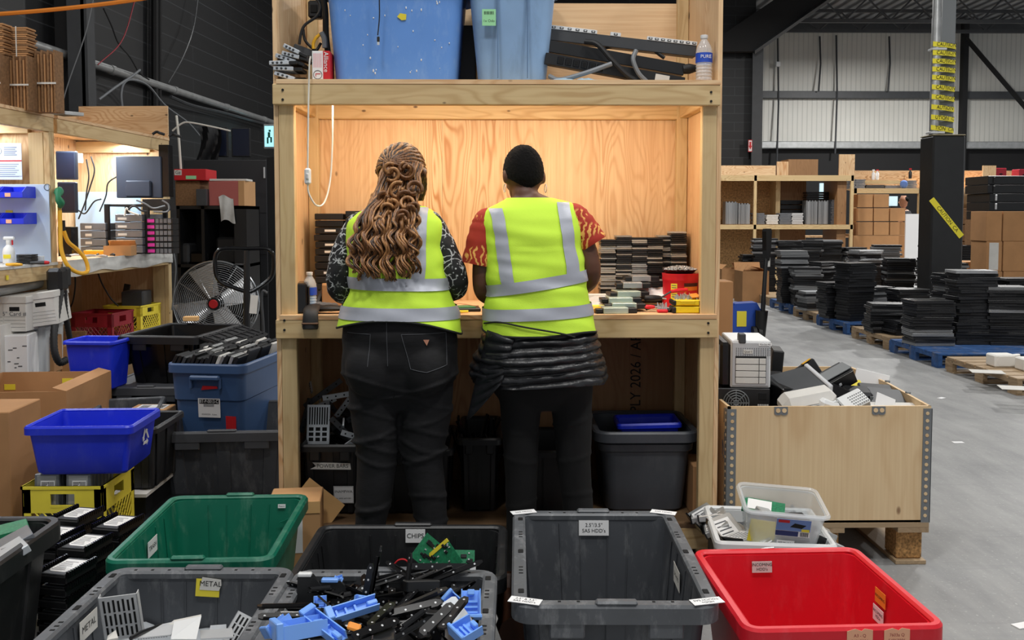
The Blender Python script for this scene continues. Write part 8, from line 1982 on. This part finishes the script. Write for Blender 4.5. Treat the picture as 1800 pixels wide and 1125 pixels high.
o = B().box(W(1425, 400, 20.3).x, W(1640, 400, 20.3).x, 20.95, 21.6, 0.98, 1.02).box(W(1430, 400, 20.3).x, W(1435, 400, 20.3).x, 21.0, 21.1, 0, 0.98).box(W(1630, 400, 20.3).x, W(1635, 400, 20.3).x, 21.0, 21.1, 0, 0.98).build('desk', m['plyX']); tag(o, 'far desk carrying the bright screens behind the shelving', 'desk')
# cartons and black equipment at the right
for k, (p0, p1, t0, b0, Y, lb) in enumerate(((1733, 1763, 371, 424, 12.6, 'big brown carton, top left of the right-hand pile'), (1763, 1812, 371, 424, 12.6, 'big brown carton, top right of the right-hand pile'), (1733, 1763, 424, 477, 12.6, 'big brown carton with white paper, middle of the right-hand pile'), (1763, 1812, 424, 477, 12.6, 'big brown carton, middle right of the right-hand pile'), (1733, 1763, 477, 530, 12.6, 'big brown carton, bottom left of the right-hand pile'), (1763, 1812, 477, 530, 12.6, 'big brown carton, bottom right of the right-hand pile'), (1693, 1731, 460, 560, 13.3, 'low brown carton left of the right-hand pile'))):
 a, c = W(p0, b0, Y), W(p1, t0, Y)
 t = carton('cardboard_box', lb, ((a.x+c.x)/2, Y+0.22, a.z), 0, c.x-a.x-0.006, 0.42, c.z-a.z-0.003, 'card', group='cartons piled at the right', tape=False)
 if k == 2: B().box(-0.07, 0.06, -0.213, -0.21, 0.02, (c.z-a.z)*0.95).build('packing_slip', m['offwhite'], t)
o = B().box(W(1735, 520, 12.7).x, W(1815, 520, 12.7).x, 12.6, 13.5, 0, W(1760, 530, 12.6).z-0.002).build('platform', m['palletwoodX']); tag(o, 'wooden platform under the right-hand carton pile', 'platform')
for i in range(2):
 for j in range(4):
  a, c = W(1690+i*22, 394+j*30, 15.2), W(1711+i*22, 366+j*30, 15.2)
  if a.z < 0: continue
  carton('cardboard_box', 'brown carton behind the column\'s right, %s column, %s' % (('left', 'right')[i], ('top row', 'second row', 'third row', 'fourth row')[j]), ((a.x+c.x)/2, 15.4, a.z), 0, c.x-a.x, 0.35, c.z-a.z, 'carddark', group='brown cartons right of the padded column', tape=True)
o = B().box(W(1690, 500, 15.2).x, W(1734, 500, 15.2).x, 15.25, 15.6, 0, max(0.1, W(1700, 484, 15.2).z-0.002)).build('floor_carton', m['carddark']); tag(o, 'lowest cartons in shadow right of the padded column', 'cardboard box')
o = B().box(W(1692, 366, 15.6).x, W(1722, 366, 15.6).x, 15.6, 15.65, 0, W(1700, 330, 15.6).z).build('plywood_sheet', m['plyZ']); tag(o, 'plywood sheet standing behind the brown cartons, right of column', 'plywood')
Y = 14.2
for k in range(5):
 zt_ = W(1770, 309 + k*15.5, Y).z; zb_ = W(1770, 309 + (k+1)*15.5 - 0.6, Y).z; a = W(1736 if k < 2 else 1740, 340, Y); c = W(1815, 340, Y)
 t = thing('black_server', 'black rack equipment, %s in the stack at the right edge' % nth(k), 'server', ((a.x+c.x)/2, Y, zb_), 0, 'black rack equipment at the right')
 B().box(-(c.x-a.x)/2, (c.x-a.x)/2, 0, 0.7, 0, zt_-zb_, ch=0.006).build('case', m['blackm'], t)
 B().box(-(c.x-a.x)/2+0.08, -(c.x-a.x)/2+0.11, -0.015, 0.0, 0.02, zt_-zb_-0.02, ch=0.003).build('handle', m['alu'] if k > 1 else m['black'], t)
zb5 = zb_
o = B().box(W(1738, 340, Y).x, W(1815, 340, Y).x, Y, Y+0.7, 0, zb5-0.002).build('floor_carton', m['carddark']); tag(o, 'dark cartons carrying the black rack equipment', 'cardboard box')
for k in range(3):
 o = slab(0.24, 0.3, 0.05).build('dark_case', m['darksteel']); o.location = (W(1723, 320, 15.3).x, 15.35, W(1700, 330, 15.6).z + 0.003 + k*0.055); o = tag(o, 'dark flat case, %s in the pile right of the column top' % nth(2-k), 'case')
o = B().box(W(1712, 330, 15.5).x, W(1735, 330, 15.5).x, 15.3, 15.7, 0, W(1700, 330, 15.6).z).build('black_tower', m['blackm']); tag(o, 'black tower of equipment behind the right-hand cartons', 'equipment')
for k, (p0, p1, t0, b0) in enumerate(((1751, 1772, 295, 331), (1793, 1812, 297, 331))):
 a, c = W(p0, b0, 19.65), W(p1, t0, 19.65); o = B().box(a.x, c.x, 19.7, 20.0, a.z, c.z, ch=0.01).build('red_crate', m['redcrate']); B().prism([(-0.05, 0), (0, 0.02), (0.05, 0), (0, -0.02)], 0, 0.004, M=Tm(((a.x+c.x)/2, 19.7, a.z*0.3+c.z*0.7), (PI/2, 0, 0))).build('diamond_hole', m['dark'], o)
 tag(o, ['dark red crate on the far bench top, left one', 'dark red crate on the far bench top, at frame edge'][k], 'crate')
o = B().box(W(1728, 300, 19.65).x, W(1751, 300, 19.65).x, 19.65, 19.69, W(1740, 331, 19.65).z, W(1740, 291, 19.65).z).build('plywood_piece', m['plyZ']); tag(o, 'plywood offcut leaning on the far bench right of the column', 'plywood')
# ------------------------------------------------------------------ the two women
from mathutils.bvhtree import BVHTree
def remesh(b, vox, it=6):
 me = b.mesh('tmp', m['skin']); o = bpy.data.objects.new('tmp', me); C.objects.link(o)
 r = o.modifiers.new('r', 'REMESH'); r.mode = 'VOXEL'; r.voxel_size = vox
 s_ = o.modifiers.new('s', 'SMOOTH'); s_.iterations = it; s_.factor = 0.5
 bpy.context.view_layer.update()
 ev = o.evaluated_get(bpy.context.evaluated_depsgraph_get()); n_ = bpy.data.meshes.new_from_object(ev)
 out = B(); out.add([v.co.copy() for v in n_.vertices], [tuple(p.vertices) for p in n_.polygons])
 bpy.data.objects.remove(o); return out
class Fig:
 "a standing figure seen from behind: px rows give its outline, cy and depth give its build"
 def __init__(s, px0, Y0, rows):
  s.Y0 = Y0; s.x0 = W(px0, 1000, Y0).x
  s.k = []
  for py, xl, xr, cy, b_ in rows:
   a, c = s.p(xl, py), s.p(xr, py); s.k.append((a.z, (a.x+c.x)/2, cy, (c.x-a.x)/2, b_))
  s.k.sort()
 def p(s, px, py, dy=0.0):
  q = W(px, py, s.Y0 + dy); return Vector((q.x - s.x0, q.y - s.Y0, q.z))
 def at(s, z):
  K = s.k; z = max(K[0][0], min(K[-1][0], z)); i = 0
  while i < len(K)-2 and z > K[i+1][0]: i += 1
  t = (z - K[i][0])/(K[i+1][0]-K[i][0]); g = lambda j: K[max(0, min(len(K)-1, j))]
  return [0.5*(2*g(i)[c] + (g(i+1)[c]-g(i-1)[c])*t + (2*g(i-1)[c]-5*g(i)[c]+4*g(i+1)[c]-g(i+2)[c])*t*t + (3*g(i)[c]-g(i-1)[c]-3*g(i+1)[c]+g(i+2)[c])*t**3) for c in (1, 2, 3, 4)]
 def S(s, z, ph, off=0.0, n=2.35):
  cx, cy, a, b_ = s.at(z); sn, cs = math.sin(ph), math.cos(ph)
  x = math.copysign(abs(sn)**(2/n), sn)*(a+off); y = -math.copysign(abs(cs)**(2/n), cs)*(b_+off)
  w_ = 0.0
  if off > 0: w_ = 0.007*mnoise.noise((x*6, y*6, z*14)) + 0.006*mnoise.noise((x*5+z*9, y*8, z*22+3)) + (0.011*(0.5-abs(mnoise.noise((x*5+z*5, y*4, z*13+7)))) if z < 1.35 else 0)
  return Vector((cx + x*(1+w_*4), cy + y*(1+w_*7), z))
 def phx(s, z, x, n=2.35):
  cx, cy, a, b_ = s.at(z); t = max(-1, min(1, (x-cx)/(a+0.016))); return math.copysign(math.asin(abs(t)**(n/2)), t)
 def torso(s, b, off=-0.012, z0=None, z1=None):
  za = z0 or s.k[0][0]; zb = z1 or s.k[-1][0]
  b.loft([[s.S(za+(zb-za)*j/24, 2*PI*k/32, off) for k in range(32)] for j in range(25)], 0, True, True)
def limb(b, pts, rad, n=14, k=18):
 P = bez(pts, k); R = [rad[min(int(i/k*(len(rad)-1)), len(rad)-2)]*(1-(i/k*(len(rad)-1)) % 1) + rad[min(int(i/k*(len(rad)-1)), len(rad)-2)+1]*((i/k*(len(rad)-1)) % 1) for i in range(k)] + [rad[-1]]
 b.tube(P, R, n); b.ball(P[0], rad[0], 12, 8); b.ball(P[-1], rad[-1], 12, 8)
def hand(b, wrist, d, side):
 "palm, four curled fingers and a thumb on the inner side; d points along the forearm"
 M = Matrix.Translation(wrist) @ look_rot(d)
 b.box(0.0, 0.09, -0.04, 0.04, -0.014, 0.014, 0, 0.012, M)
 for k, L in enumerate((0.07, 0.08, 0.075, 0.058)):
  y = side*(0.031 - 0.0205*k); b.tube([M @ Vector(p) for p in ((0.07, y, 0.0), (0.09+L*0.35, y*1.1, 0.0), (0.09+L*0.75, y*1.12, -0.018), (0.09+L*0.9, y*1.12, -0.042))], [0.0095, 0.009, 0.0085, 0.007], 8)
 b.tube([M @ Vector(p) for p in ((0.015, side*0.034, 0), (0.05, side*0.058, -0.012), (0.085, side*0.062, -0.028))], [0.012, 0.0105, 0.008], 8)
def head(b, M):
 b.ball((0, 0, 0), (0.074, 0.094, 0.104), 24, 16, 0, M); b.ball((0, 0.035, -0.06), (0.055, 0.058, 0.062), 18, 12, 0, M)
 b.tube([(0, 0.085, 0.0), (0, 0.105, -0.028), (0, 0.09, -0.04)], [0.009, 0.014, 0.012], 8, 0, True, M)
 for sx in (-1, 1):
  b.ball((sx*0.076, -0.004, -0.022), (0.011, 0.02, 0.031), 10, 8, 0, M); b.ball((sx*0.033, 0.078, 0.018), (0.02, 0.014, 0.008), 10, 6, 0, M); b.ball((sx*0.036, 0.062, -0.03), (0.024, 0.02, 0.02), 10, 6, 0, M)
 for dz in (-0.064, -0.074): b.ball((0, 0.088, dz), (0.022, 0.009, 0.006), 10, 6, 0, M)
def eyes(t, M):
 for sx in (-1, 1): B().ball((sx*0.031, 0.083, 0.002), (0.013, 0.009, 0.008), 12, 8, 0, M).build('eye', m['whitep'], t); B().ball((sx*0.031, 0.0895, 0.001), (0.006, 0.004, 0.006), 10, 6, 0, M).build('iris', m['ink'], t)
def vest(F, t, hem, ztop, hs, vs, nm='safety_vest'):
 off = 0.016
 g = lambda ph, v: (lambda z0: F.S(z0 + (ztop-z0)*v, ph, off + 0.01*(1-v)**3))(hem(ph))
 vt = B().grid(lambda u, v: g(-PI + 2*PI*u, v), 96, 60, flip=True).build(nm, m['lime'], t)
 for zc, hw in hs:
  f = lambda u, v: (lambda ph: (lambda x_: F.S(zc(x_) + (v-0.5)*2*hw, ph, off + 0.005 + 0.01*max(0, 1-(zc(x_)-hem(ph))/(ztop-hem(ph)))**3))(F.S(zc(0), ph, off).x))(-PI + 2*PI*u)
  B().grid(f, 96, 6, flip=True).build('reflective_stripe', m['reflect'], vt)
 for xb, xt, zb, zt, hw in vs:
  def f(u, v):
   z = zb + (zt-zb)*v; x = xb + (xt-xb)*v + (u-0.5)*2*hw
   return F.S(z, F.phx(z, x), off + 0.005)
  B().grid(f, 6, 40, flip=True).build('reflective_stripe', m['reflect'], vt)
 B().tube([g(2*PI*k/64, 0.0) for k in range(65)], 0.0045, 6, 0, False).build('hem_piping', m['piping'], vt)
 return vt, g
LEGC = lambda b, F, pts, rad: limb(b, [F.p(*p) for p in pts], rad, 18, 26)
def arm(F, pts): return [F.p(*p) for p in pts]
def shoe(F, t, px, py, rz):
 q = F.p(px, py); b = B(); b.loft([[(x_*w_, y_, z_) for x_, z_ in ((-1, 0), (1, 0), (1, h_*0.6), (0.5, h_), (-0.5, h_), (-1, h_*0.6))] for y_, w_, h_ in ((-0.09, 0.026, 0.07), (-0.06, 0.037, 0.085), (0.02, 0.038, 0.075), (0.09, 0.046, 0.055), (0.15, 0.044, 0.045), (0.18, 0.025, 0.03))], 0, True, True)
 b.build('shoe', m['rubber'], t, (q.x, 0.0, 0.0), rz)
DESK_H = 1.12
# --- woman with long curls
FA = Fig(700, 3.50, [(722, 655, 748, 0, .05), (690, 628, 778, 0, .095), (655, 608, 800, 0, .128), (620, 605, 803, 0, .138), (590, 606, 801, 0, .148), (560, 610, 797, 0, .14), (520, 620, 784, .005, .126), (490, 624, 775, .012, .12), (450, 617, 772, .03, .124), (410, 612, 772, .042, .122), (388, 617, 769, .05, .108), (373, 636, 756, .058, .088), (360, 662, 734, .07, .064), (345, 675, 721, .085, .055), (325, 678, 720, .1, .05)])
wa = thing('person', 'person with long brown curls, patterned sleeves and vest at the left of bench', 'person', (FA.x0, FA.Y0, 0))
lA = [((655, 640), (660, 720), (663, 800), (657, 870), (650, 940), (650, 1020)), ((752, 640), (750, 720), (743, 800), (753, 870), (760, 940), (762, 1020))]
rA = [.10, .098, .079, .070, .056, .05]
aA = [((632, 398, .045), (604, 450, .03), (598, 505, .03), (622, 516, .15), (655, 520, .30)), ((756, 396, .045), (784, 450, .03), (800, 498, .03), (788, 512, .15), (762, 518, .30))]
HA = Tm(FA.p(706, 312, 0.13), (-0.45, 0, -0.25))
b = B(); FA.torso(b)
for pts in lA: LEGC(b, FA, pts, [r - .014 for r in rA])
for k, pts in enumerate(aA):
 P = arm(FA, pts); limb(b, P, [.044, .042, .038, .032, .026]); hand(b, P[-1], (P[-1]-P[-2]), (1, -1)[k])
limb(b, [FA.p(698, 345, .08), FA.p(704, 322, .115)], [.05, .05]); head(b, HA)
remesh(b, 0.0065).build('body', m['skin'], wa); eyes(wa, HA)
b = B(); FA.torso(b, 0.004, FA.p(0, 722).z, FA.p(0, 545).z)
for pts in lA: LEGC(b, FA, pts, rA)
for px in (657, 750): q = FA.p(px, 640); b.ball((q.x, -0.072, q.z), (0.096, 0.092, 0.115), 20, 14)
jb = remesh(b, 0.0085, 8)
def wrinkle(bb, F, amp, zs):
 for i, v in enumerate(bb.v):
  x, y, z = v; w_ = 0
  for zc, kx, ph in zs: w_ += math.exp(-((z - zc - 0.03*math.sin(x*kx+ph))/0.007)**2)
  w_ = w_*amp + 0.003*mnoise.noise((x*9, y*9, z*14)); cx = 0.1 if x > 0.0 else -0.1
  d_ = Vector((x-cx, y, 0)); d_ = d_.normalized() if d_.length > 1e-4 else d_
  bb.v[i] = (x + d_.x*w_, y + d_.y*w_, z)
wrinkle(jb, FA, 0.006, [(FA.p(0, y).z, 14, y*0.1) for y in (668, 680, 705, 728, 762, 778, 790, 803, 880, 905)])
jn = jb.build('jeans', m['denim'], wa, angle=180)
bvh = BVHTree.FromPolygons([Vector(v) for v in jb.v], jb.f)
def onj(px, py):
 q = FA.p(px, py, -.1); h = bvh.ray_cast(Vector((q.x, -1, q.z)), Vector((0, 1, 0))); return (h[0] if h[0] else q) + Vector((0, -0.0015, 0))
def stitch(pts, nm='pocket_stitching'):
 P = []
 for a, c in zip(pts, pts[1:]): P += [onj(a[0]+(c[0]-a[0])*k/8, a[1]+(c[1]-a[1])*k/8) for k in range(8)]
 B().tube(P + [onj(*pts[-1])], 0.0012, 4).build(nm, m['inkgrey'], jn)
stitch([(610, 584), (654, 585), (650, 640)]); stitch([(708, 585), (784, 584), (786, 640), (752, 650), (724, 645), (708, 585)]); stitch([(682, 562), (684, 640)], 'seam_stitching')
q = onj(751, 599); B().prism([(-0.011, 0.01), (0.011, 0.01), (0.002, -0.012)], 0, 0.003).build('metal_plate', m['gold'], jn, tuple(q), rot=(PI/2, 0, 0))
b = B()
for pts in aA: limb(b, arm(FA, pts), [.056, .053, .052, .044, .034], 16, 30)
FA.torso(b, 0.002, FA.p(0, 548).z, FA.p(0, 352).z)
sb = remesh(b, 0.007, 5)
for i, v in enumerate(sb.v): sb.v[i] = tuple(Vector(v) + Vector((mnoise.noise(Vector(v)*22), mnoise.noise(Vector(v)*22+Vector((9,0,0))), 0))*0.005)
sb.build('patterned_shirt', m['floral'], wa, angle=180)
zz = lambda y: FA.p(0, y).z
vest(FA, wa, lambda ph: zz(558) - 0.05*abs(math.sin(ph))**2 - 0.012*math.sin(ph), zz(362), [(lambda x: zz(497) - 0.02*x, 0.0225), (lambda x: zz(547) - 0.01*x, 0.0235)], [(FA.p(738, 480).x, FA.p(740, 365).x, zz(490), zz(364), 0.024), (FA.p(655, 480).x, FA.p(650, 370).x, zz(490), zz(366), 0.024)])
for px, rz_ in ((650, 0.1), (762, -0.1)): shoe(FA, wa, px, 1040, rz_)
# hair: skull cap, strands gathered half up, ringlets down the back, curls on top, braids at the right
rr = random.Random(4); hb = [B(), B(), B()]
hb[0].ball((0, -0.012, 0.012), (0.084, 0.098, 0.108), 24, 16, 0, HA)
gd = Vector((-0.08, -0.9, -0.12)).normalized()
for k in range(120):
 th = PI*(k + rr.random())/120; s0 = Vector((math.cos(th), 0.55 - 0.35*(k % 3), max(-0.15, math.sin(th)*0.95 - 0.1))).normalized()
 P = []
 for i in range(19):
  t = i/18; d_ = (s0*(1-t) + gd*t).normalized(); w_ = 1 + 0.035*math.sin(i*0.9 + k) + 0.03*(k % 2)
  P.append(HA @ Vector((d_.x*0.088*w_, d_.y*0.103*w_ - 0.012, d_.z*0.113*w_ + 0.012)))
 P.append(FA.p(697 + rr.uniform(-10, 10), 340 + rr.uniform(-6, 8), -0.005))
 hb[(1, 2, 1, 0)[k % 4] if th > 0.9 else k % 2].tube(P, 0.0058, 6)
for k in range(30):      # wavy locks from the crown that end in loose ringlets
 u = (k + rr.random())/30; r4 = lambda q: rr.uniform(-q, q); d_ = 0.02*(k % 3) - 0.02; cu = 1 - (abs(u-0.5)*2)**2
 K = [FA.p(674+64*u, 286+r4(10), 0.05), FA.p(662+74*u, 322+r4(8), 0.0), FA.p(642+90*u, 368+r4(6), -0.085+d_*.6), FA.p(620+114*u, 416+r4(8), -0.13+d_), FA.p(612+124*u+r4(5), 463+27*cu+r4(12), -0.145+d_)]
 if k % 3 == 0: K = [FA.p(680+40*u, 334, -0.02)] + K[2:]
 ph, tn, A0 = r4(3), rr.uniform(2.3, 3.1), rr.uniform(.012, .018)
 for j in range(8):
  o_ = Vector((r4(.008), r4(.006), 0)); pj = ph + r4(.55); P = bez(K, 64); out = []
  for i, p in enumerate(P):
   t = i/64; g_ = max(0, (t-0.45)/0.55); th = pj + 2*PI*tn*g_; w_ = 0.004*(1-g_)
   out.append(p + o_*(1.2-0.5*t) + Vector((A0*g_**.6*math.cos(th) + w_*math.sin(t*22+pj), A0*g_**.6*math.sin(th), 0.004*math.sin(j*2.1)*g_)))
  hb[(1, 2, 2, 1, 0)[(k+j) % 5]].tube(out, [0.0046*(1-0.5*max(0, i-50)/14) for i in range(65)], 5)
for k in range(46):      # thin dark braids under the gather
 u = k/45; hb[0].tube(bez([FA.p(676+46*u, 335, -0.02), FA.p(666+62*u, 380, -0.095-0.01*math.sin(k*2)), FA.p(655+75*u, 430, -0.12)], 22), [0.0042 + 0.0009*(i % 2) for i in range(23)], 5)
for k in range(17):      # loose curls round the gather
 c_ = (lambda y_: FA.p(rr.uniform(660, 728), y_, 0.02 - 0.0012*(y_-290) - rr.uniform(0, 0.03)))(rr.uniform(292, 392)); R_ = rr.uniform(0.018, 0.034); tl = rr.uniform(-1, 1); w0 = rr.uniform(0, 6)
 P = [c_ + Vector((R_*(1-0.028*i)*math.cos(w0+i*0.32), 0.012*tl*math.sin(w0+i*0.32) - 0.0006*i, R_*(1-0.028*i)*math.sin(w0+i*0.32))) for i in range(19)]
 for j in range(3): hb[1 + (k+j) % 2].tube([p*(1) + Vector((0.002*j, -0.011*(j-1), 0.003*j)) for p in P], 0.0064, 6)
for k in range(26):      # braids swept past the right ear to the front
 u = k/25; P = [HA @ Vector((0.03+0.042*u, -0.035+0.06*u, 0.101-0.05*u)), FA.p(728+20*u, 292+10*u, 0.06), FA.p(742+6*math.sin(k), 325, 0.09), FA.p(734+8*math.sin(k*1.7), 352, 0.12)]
 hb[k % 2].tube(bez(P, 20), [0.0058+0.0012*(i % 2) for i in range(21)], 6)
hm = B();
for i, x in enumerate(hb): hm.add(x.v, x.f, i)
hm.build('hair', [m['hair_dark'], m['hair_mid'], m['hair_light']], wa, angle=180)
# --- woman with short hair
FB = Fig(945, 3.50, [(722, 900, 1000, 0, .05), (690, 870, 1030, 0, .095), (655, 852, 1042, 0, .13), (640, 850, 1044, 0, .14), (600, 858, 1038, 0, .142), (560, 862, 1031, 0, .135), (520, 864, 1025, .005, .126), (490, 864, 1020, .012, .122), (450, 860, 1018, .03, .124), (410, 853, 1018, .042, .122), (385, 851, 1016, .05, .110), (368, 862, 1011, .056, .095), (356, 884, 1000, .064, .078), (346, 900, 962, .075, .062), (334, 901, 947, .09, .054), (318, 902, 946, .1, .05)])
wb = thing('person', 'person with cropped black hair, red shirt and vest at the right of bench', 'person', (FB.x0, FB.Y0, 0))
lB = [((915, 660), (915, 740), (916, 830), (916, 920), (916, 1030)), ((1003, 660), (1006, 740), (1010, 830), (1018, 920), (1020, 1030))]
rB = [.088, .076, .064, .058, .058]
aB = [((862, 394, .045), (851, 450, .03), (850, 508, .03), (868, 522, .15), (896, 524, .31)), ((1006, 388, .045), (1030, 440, .03), (1038, 482, .03), (1024, 504, .15), (985, 520, .31))]
HB = Tm(FB.p(920, 303, 0.125), (-0.42, 0.0, 0.22))
b = B(); FB.torso(b)
for pts in lB: LEGC(b, FB, pts, [r - .014 for r in rB])
for k, pts in enumerate(aB):
 P = arm(FB, pts); limb(b, P, [.046, .043, .04, .034, .026]); hand(b, P[-1], (P[-1]-P[-2]), (1, -1)[k])
limb(b, [FB.p(923, 346, .075), FB.p(922, 322, .10)], [.05, .05]); head(b, HB)
remesh(b, 0.0065).build('body', m['skin'], wb); eyes(wb, HB)
hl = lambda a_: (lambda s_: -1.0 + 1.75*min(s_, .5) + 0.9*max(0, s_-.5))(math.sin(a_/2)**2)
b = B(); b.grid(lambda u, v: (lambda a_: (lambda e: (0.0785*math.cos(e)*math.sin(a_), -0.099*math.cos(e)*math.cos(a_), 0.110*math.sin(e)))(hl(a_) + (PI/2 - hl(a_))*v))(-PI+2*PI*u), 110, 60, 0, HB, True)
b.v = [tuple(Vector(v) + (Vector(v)-HB.translation).normalized()*0.003*mnoise.noise(Vector(v)*160)) for v in b.v]; b.build('hair', m['shorthair'], wb, angle=180)
for sx in (-1, 1): B().tube([(sx*0.082, -0.002 + 0.016*math.cos(a_*PI/10), -0.07 + 0.016*math.sin(a_*PI/10)) for a_ in range(21)], 0.0014, 5, M=HB).build('hoop_earring', m['alu'], wb)
b = B(); FB.torso(b, 0.003, FB.p(0, 722).z, FB.p(0, 572).z)
for pts in lB: LEGC(b, FB, pts, rB)
tb = remesh(b, 0.009, 8); wrinkle(tb, FB, 0.004, [(FB.p(0, y).z, 9, y*0.1) for y in (745, 800, 880)]); tb.build('trousers', m['blackcloth'], wb, angle=180)
b = B(); FB.torso(b, 0.002, FB.p(0, 590).z, FB.p(0, 352).z)
sl = B()
for pts, rad in ((((858, 392, .045), (852, 415, .035), (842, 466, .03)), [.06, .062, .068]), (((1008, 384, .045), (1026, 405, .035), (1042, 430, .03)), [.06, .06, .06])):
 limb(b, arm(FB, pts)[:2], rad[:2]); P = bez(arm(FB, pts), 12)
 sl.tube([P[i] for i in range(13)], [rad[0] + (rad[2]-rad[0])*i/12 + 0.002*math.sin(i*1.9) for i in range(13)], 20, 0, False)
s1 = remesh(b, 0.008, 4); s1.add(sl.v, sl.f); s1.build('print_shirt', m['redcloth'], wb, angle=180)
zz = lambda y: FB.p(0, y).z
vest(FB, wb, lambda ph: zz(585) + 0.012*math.sin(ph*2) + 0.02*max(0, -math.sin(ph)), zz(347), [(lambda x: zz(497) + 0.16*x, 0.0215), (lambda x: zz(547) + 0.05*x, 0.022)], [(FB.p(896, 490).x, FB.p(874, 366).x, zz(505), zz(366), 0.0235), (FB.p(1003, 490).x, FB.p(988, 354).x, zz(492), zz(355), 0.0235)])
q = FB.p(860, 572, -.1)
B().tube(bez([FB.S(zz(566), -1.2, .03), FB.S(zz(561), -0.7, .03), FB.S(zz(568), -0.2, .032), FB.S(zz(578), 0.25, .034), FB.S(zz(585), 0.5, .034)], 24), 0.0035, 6).build('vest_strap', m['piping'], wb)
b = B()
def jk(u, v):
 ph = -PI + 2*PI*u; zt_ = zz(568) - 0.01*math.cos(ph); zb_ = zz(672) + 0.006*math.sin(3*ph) + 0.018*(math.sin(ph) > 0.99)
 z = zt_ + (zb_-zt_)*v; p = FB.S(z, ph, 0.003 + 0.037*v)
 qd = min(1, v*5)*0.015*abs(math.sin(PI*(v*6.5 + 0.25*math.sin(ph*1.5) + 0.35*mnoise.noise((ph*1.3, v*2, 1)))))**0.7 + 0.007*mnoise.noise((p.x*30, p.y*30, z*40))
 c_ = Vector((FB.at(z)[0], 0, z)); d_ = (p - c_).normalized(); return p + d_*qd
b.grid(jk, 110, 60); jo = b.build('puffer_jacket', m['puffer'], wb, angle=180)
rings = []
for j in range(41):
 v = j/40; Lp = Vector(FB.p(856, 580, -.1)).lerp(FB.p(820, 738, -.08), v); Rp = Vector(FB.p(905, 595, -.15)).lerp(FB.p(876, 694, -.16), v)
 if v > 0.75: Rp = Rp.lerp(Lp, ((v-0.75)/0.25)**2*0.8)
 c_ = (Lp+Rp)/2; ex = (Rp-Lp)/2; th = 0.014 + 0.013*abs(math.sin(PI*v*8)); nz = Vector((0.25, -1, 0)).normalized()
 rings.append([c_ + ex*math.cos(2*PI*k/20) + nz*th*math.sin(2*PI*k/20) for k in range(20)])
B().loft(rings, 0, True, True).build('jacket_sleeve', m['puffer'], jo, angle=180)
for px, rz_ in ((916, 0.1), (1020, -0.1)): shoe(FB, wb, px, 1040, rz_)
# ------------------------------------------------------------------ lettering to mesh
bpy.context.view_layer.update()
_dg = bpy.context.evaluated_depsgraph_get()
_cache = {}
for o in [o for o in sc.objects if o.type == 'FONT']:
 key = (o.data.body, round(o.data.size, 5), o.data.align_x, o.data.materials[0].name)
 if key not in _cache: _cache[key] = bpy.data.meshes.new_from_object(o.evaluated_get(_dg))
 me = _cache[key]
 n = bpy.data.objects.new('lettering', me); C.objects.link(n)
 n.parent = o.parent; n.location = o.location; n.rotation_euler = o.rotation_euler; n.scale = o.scale
 bpy.data.objects.remove(o)
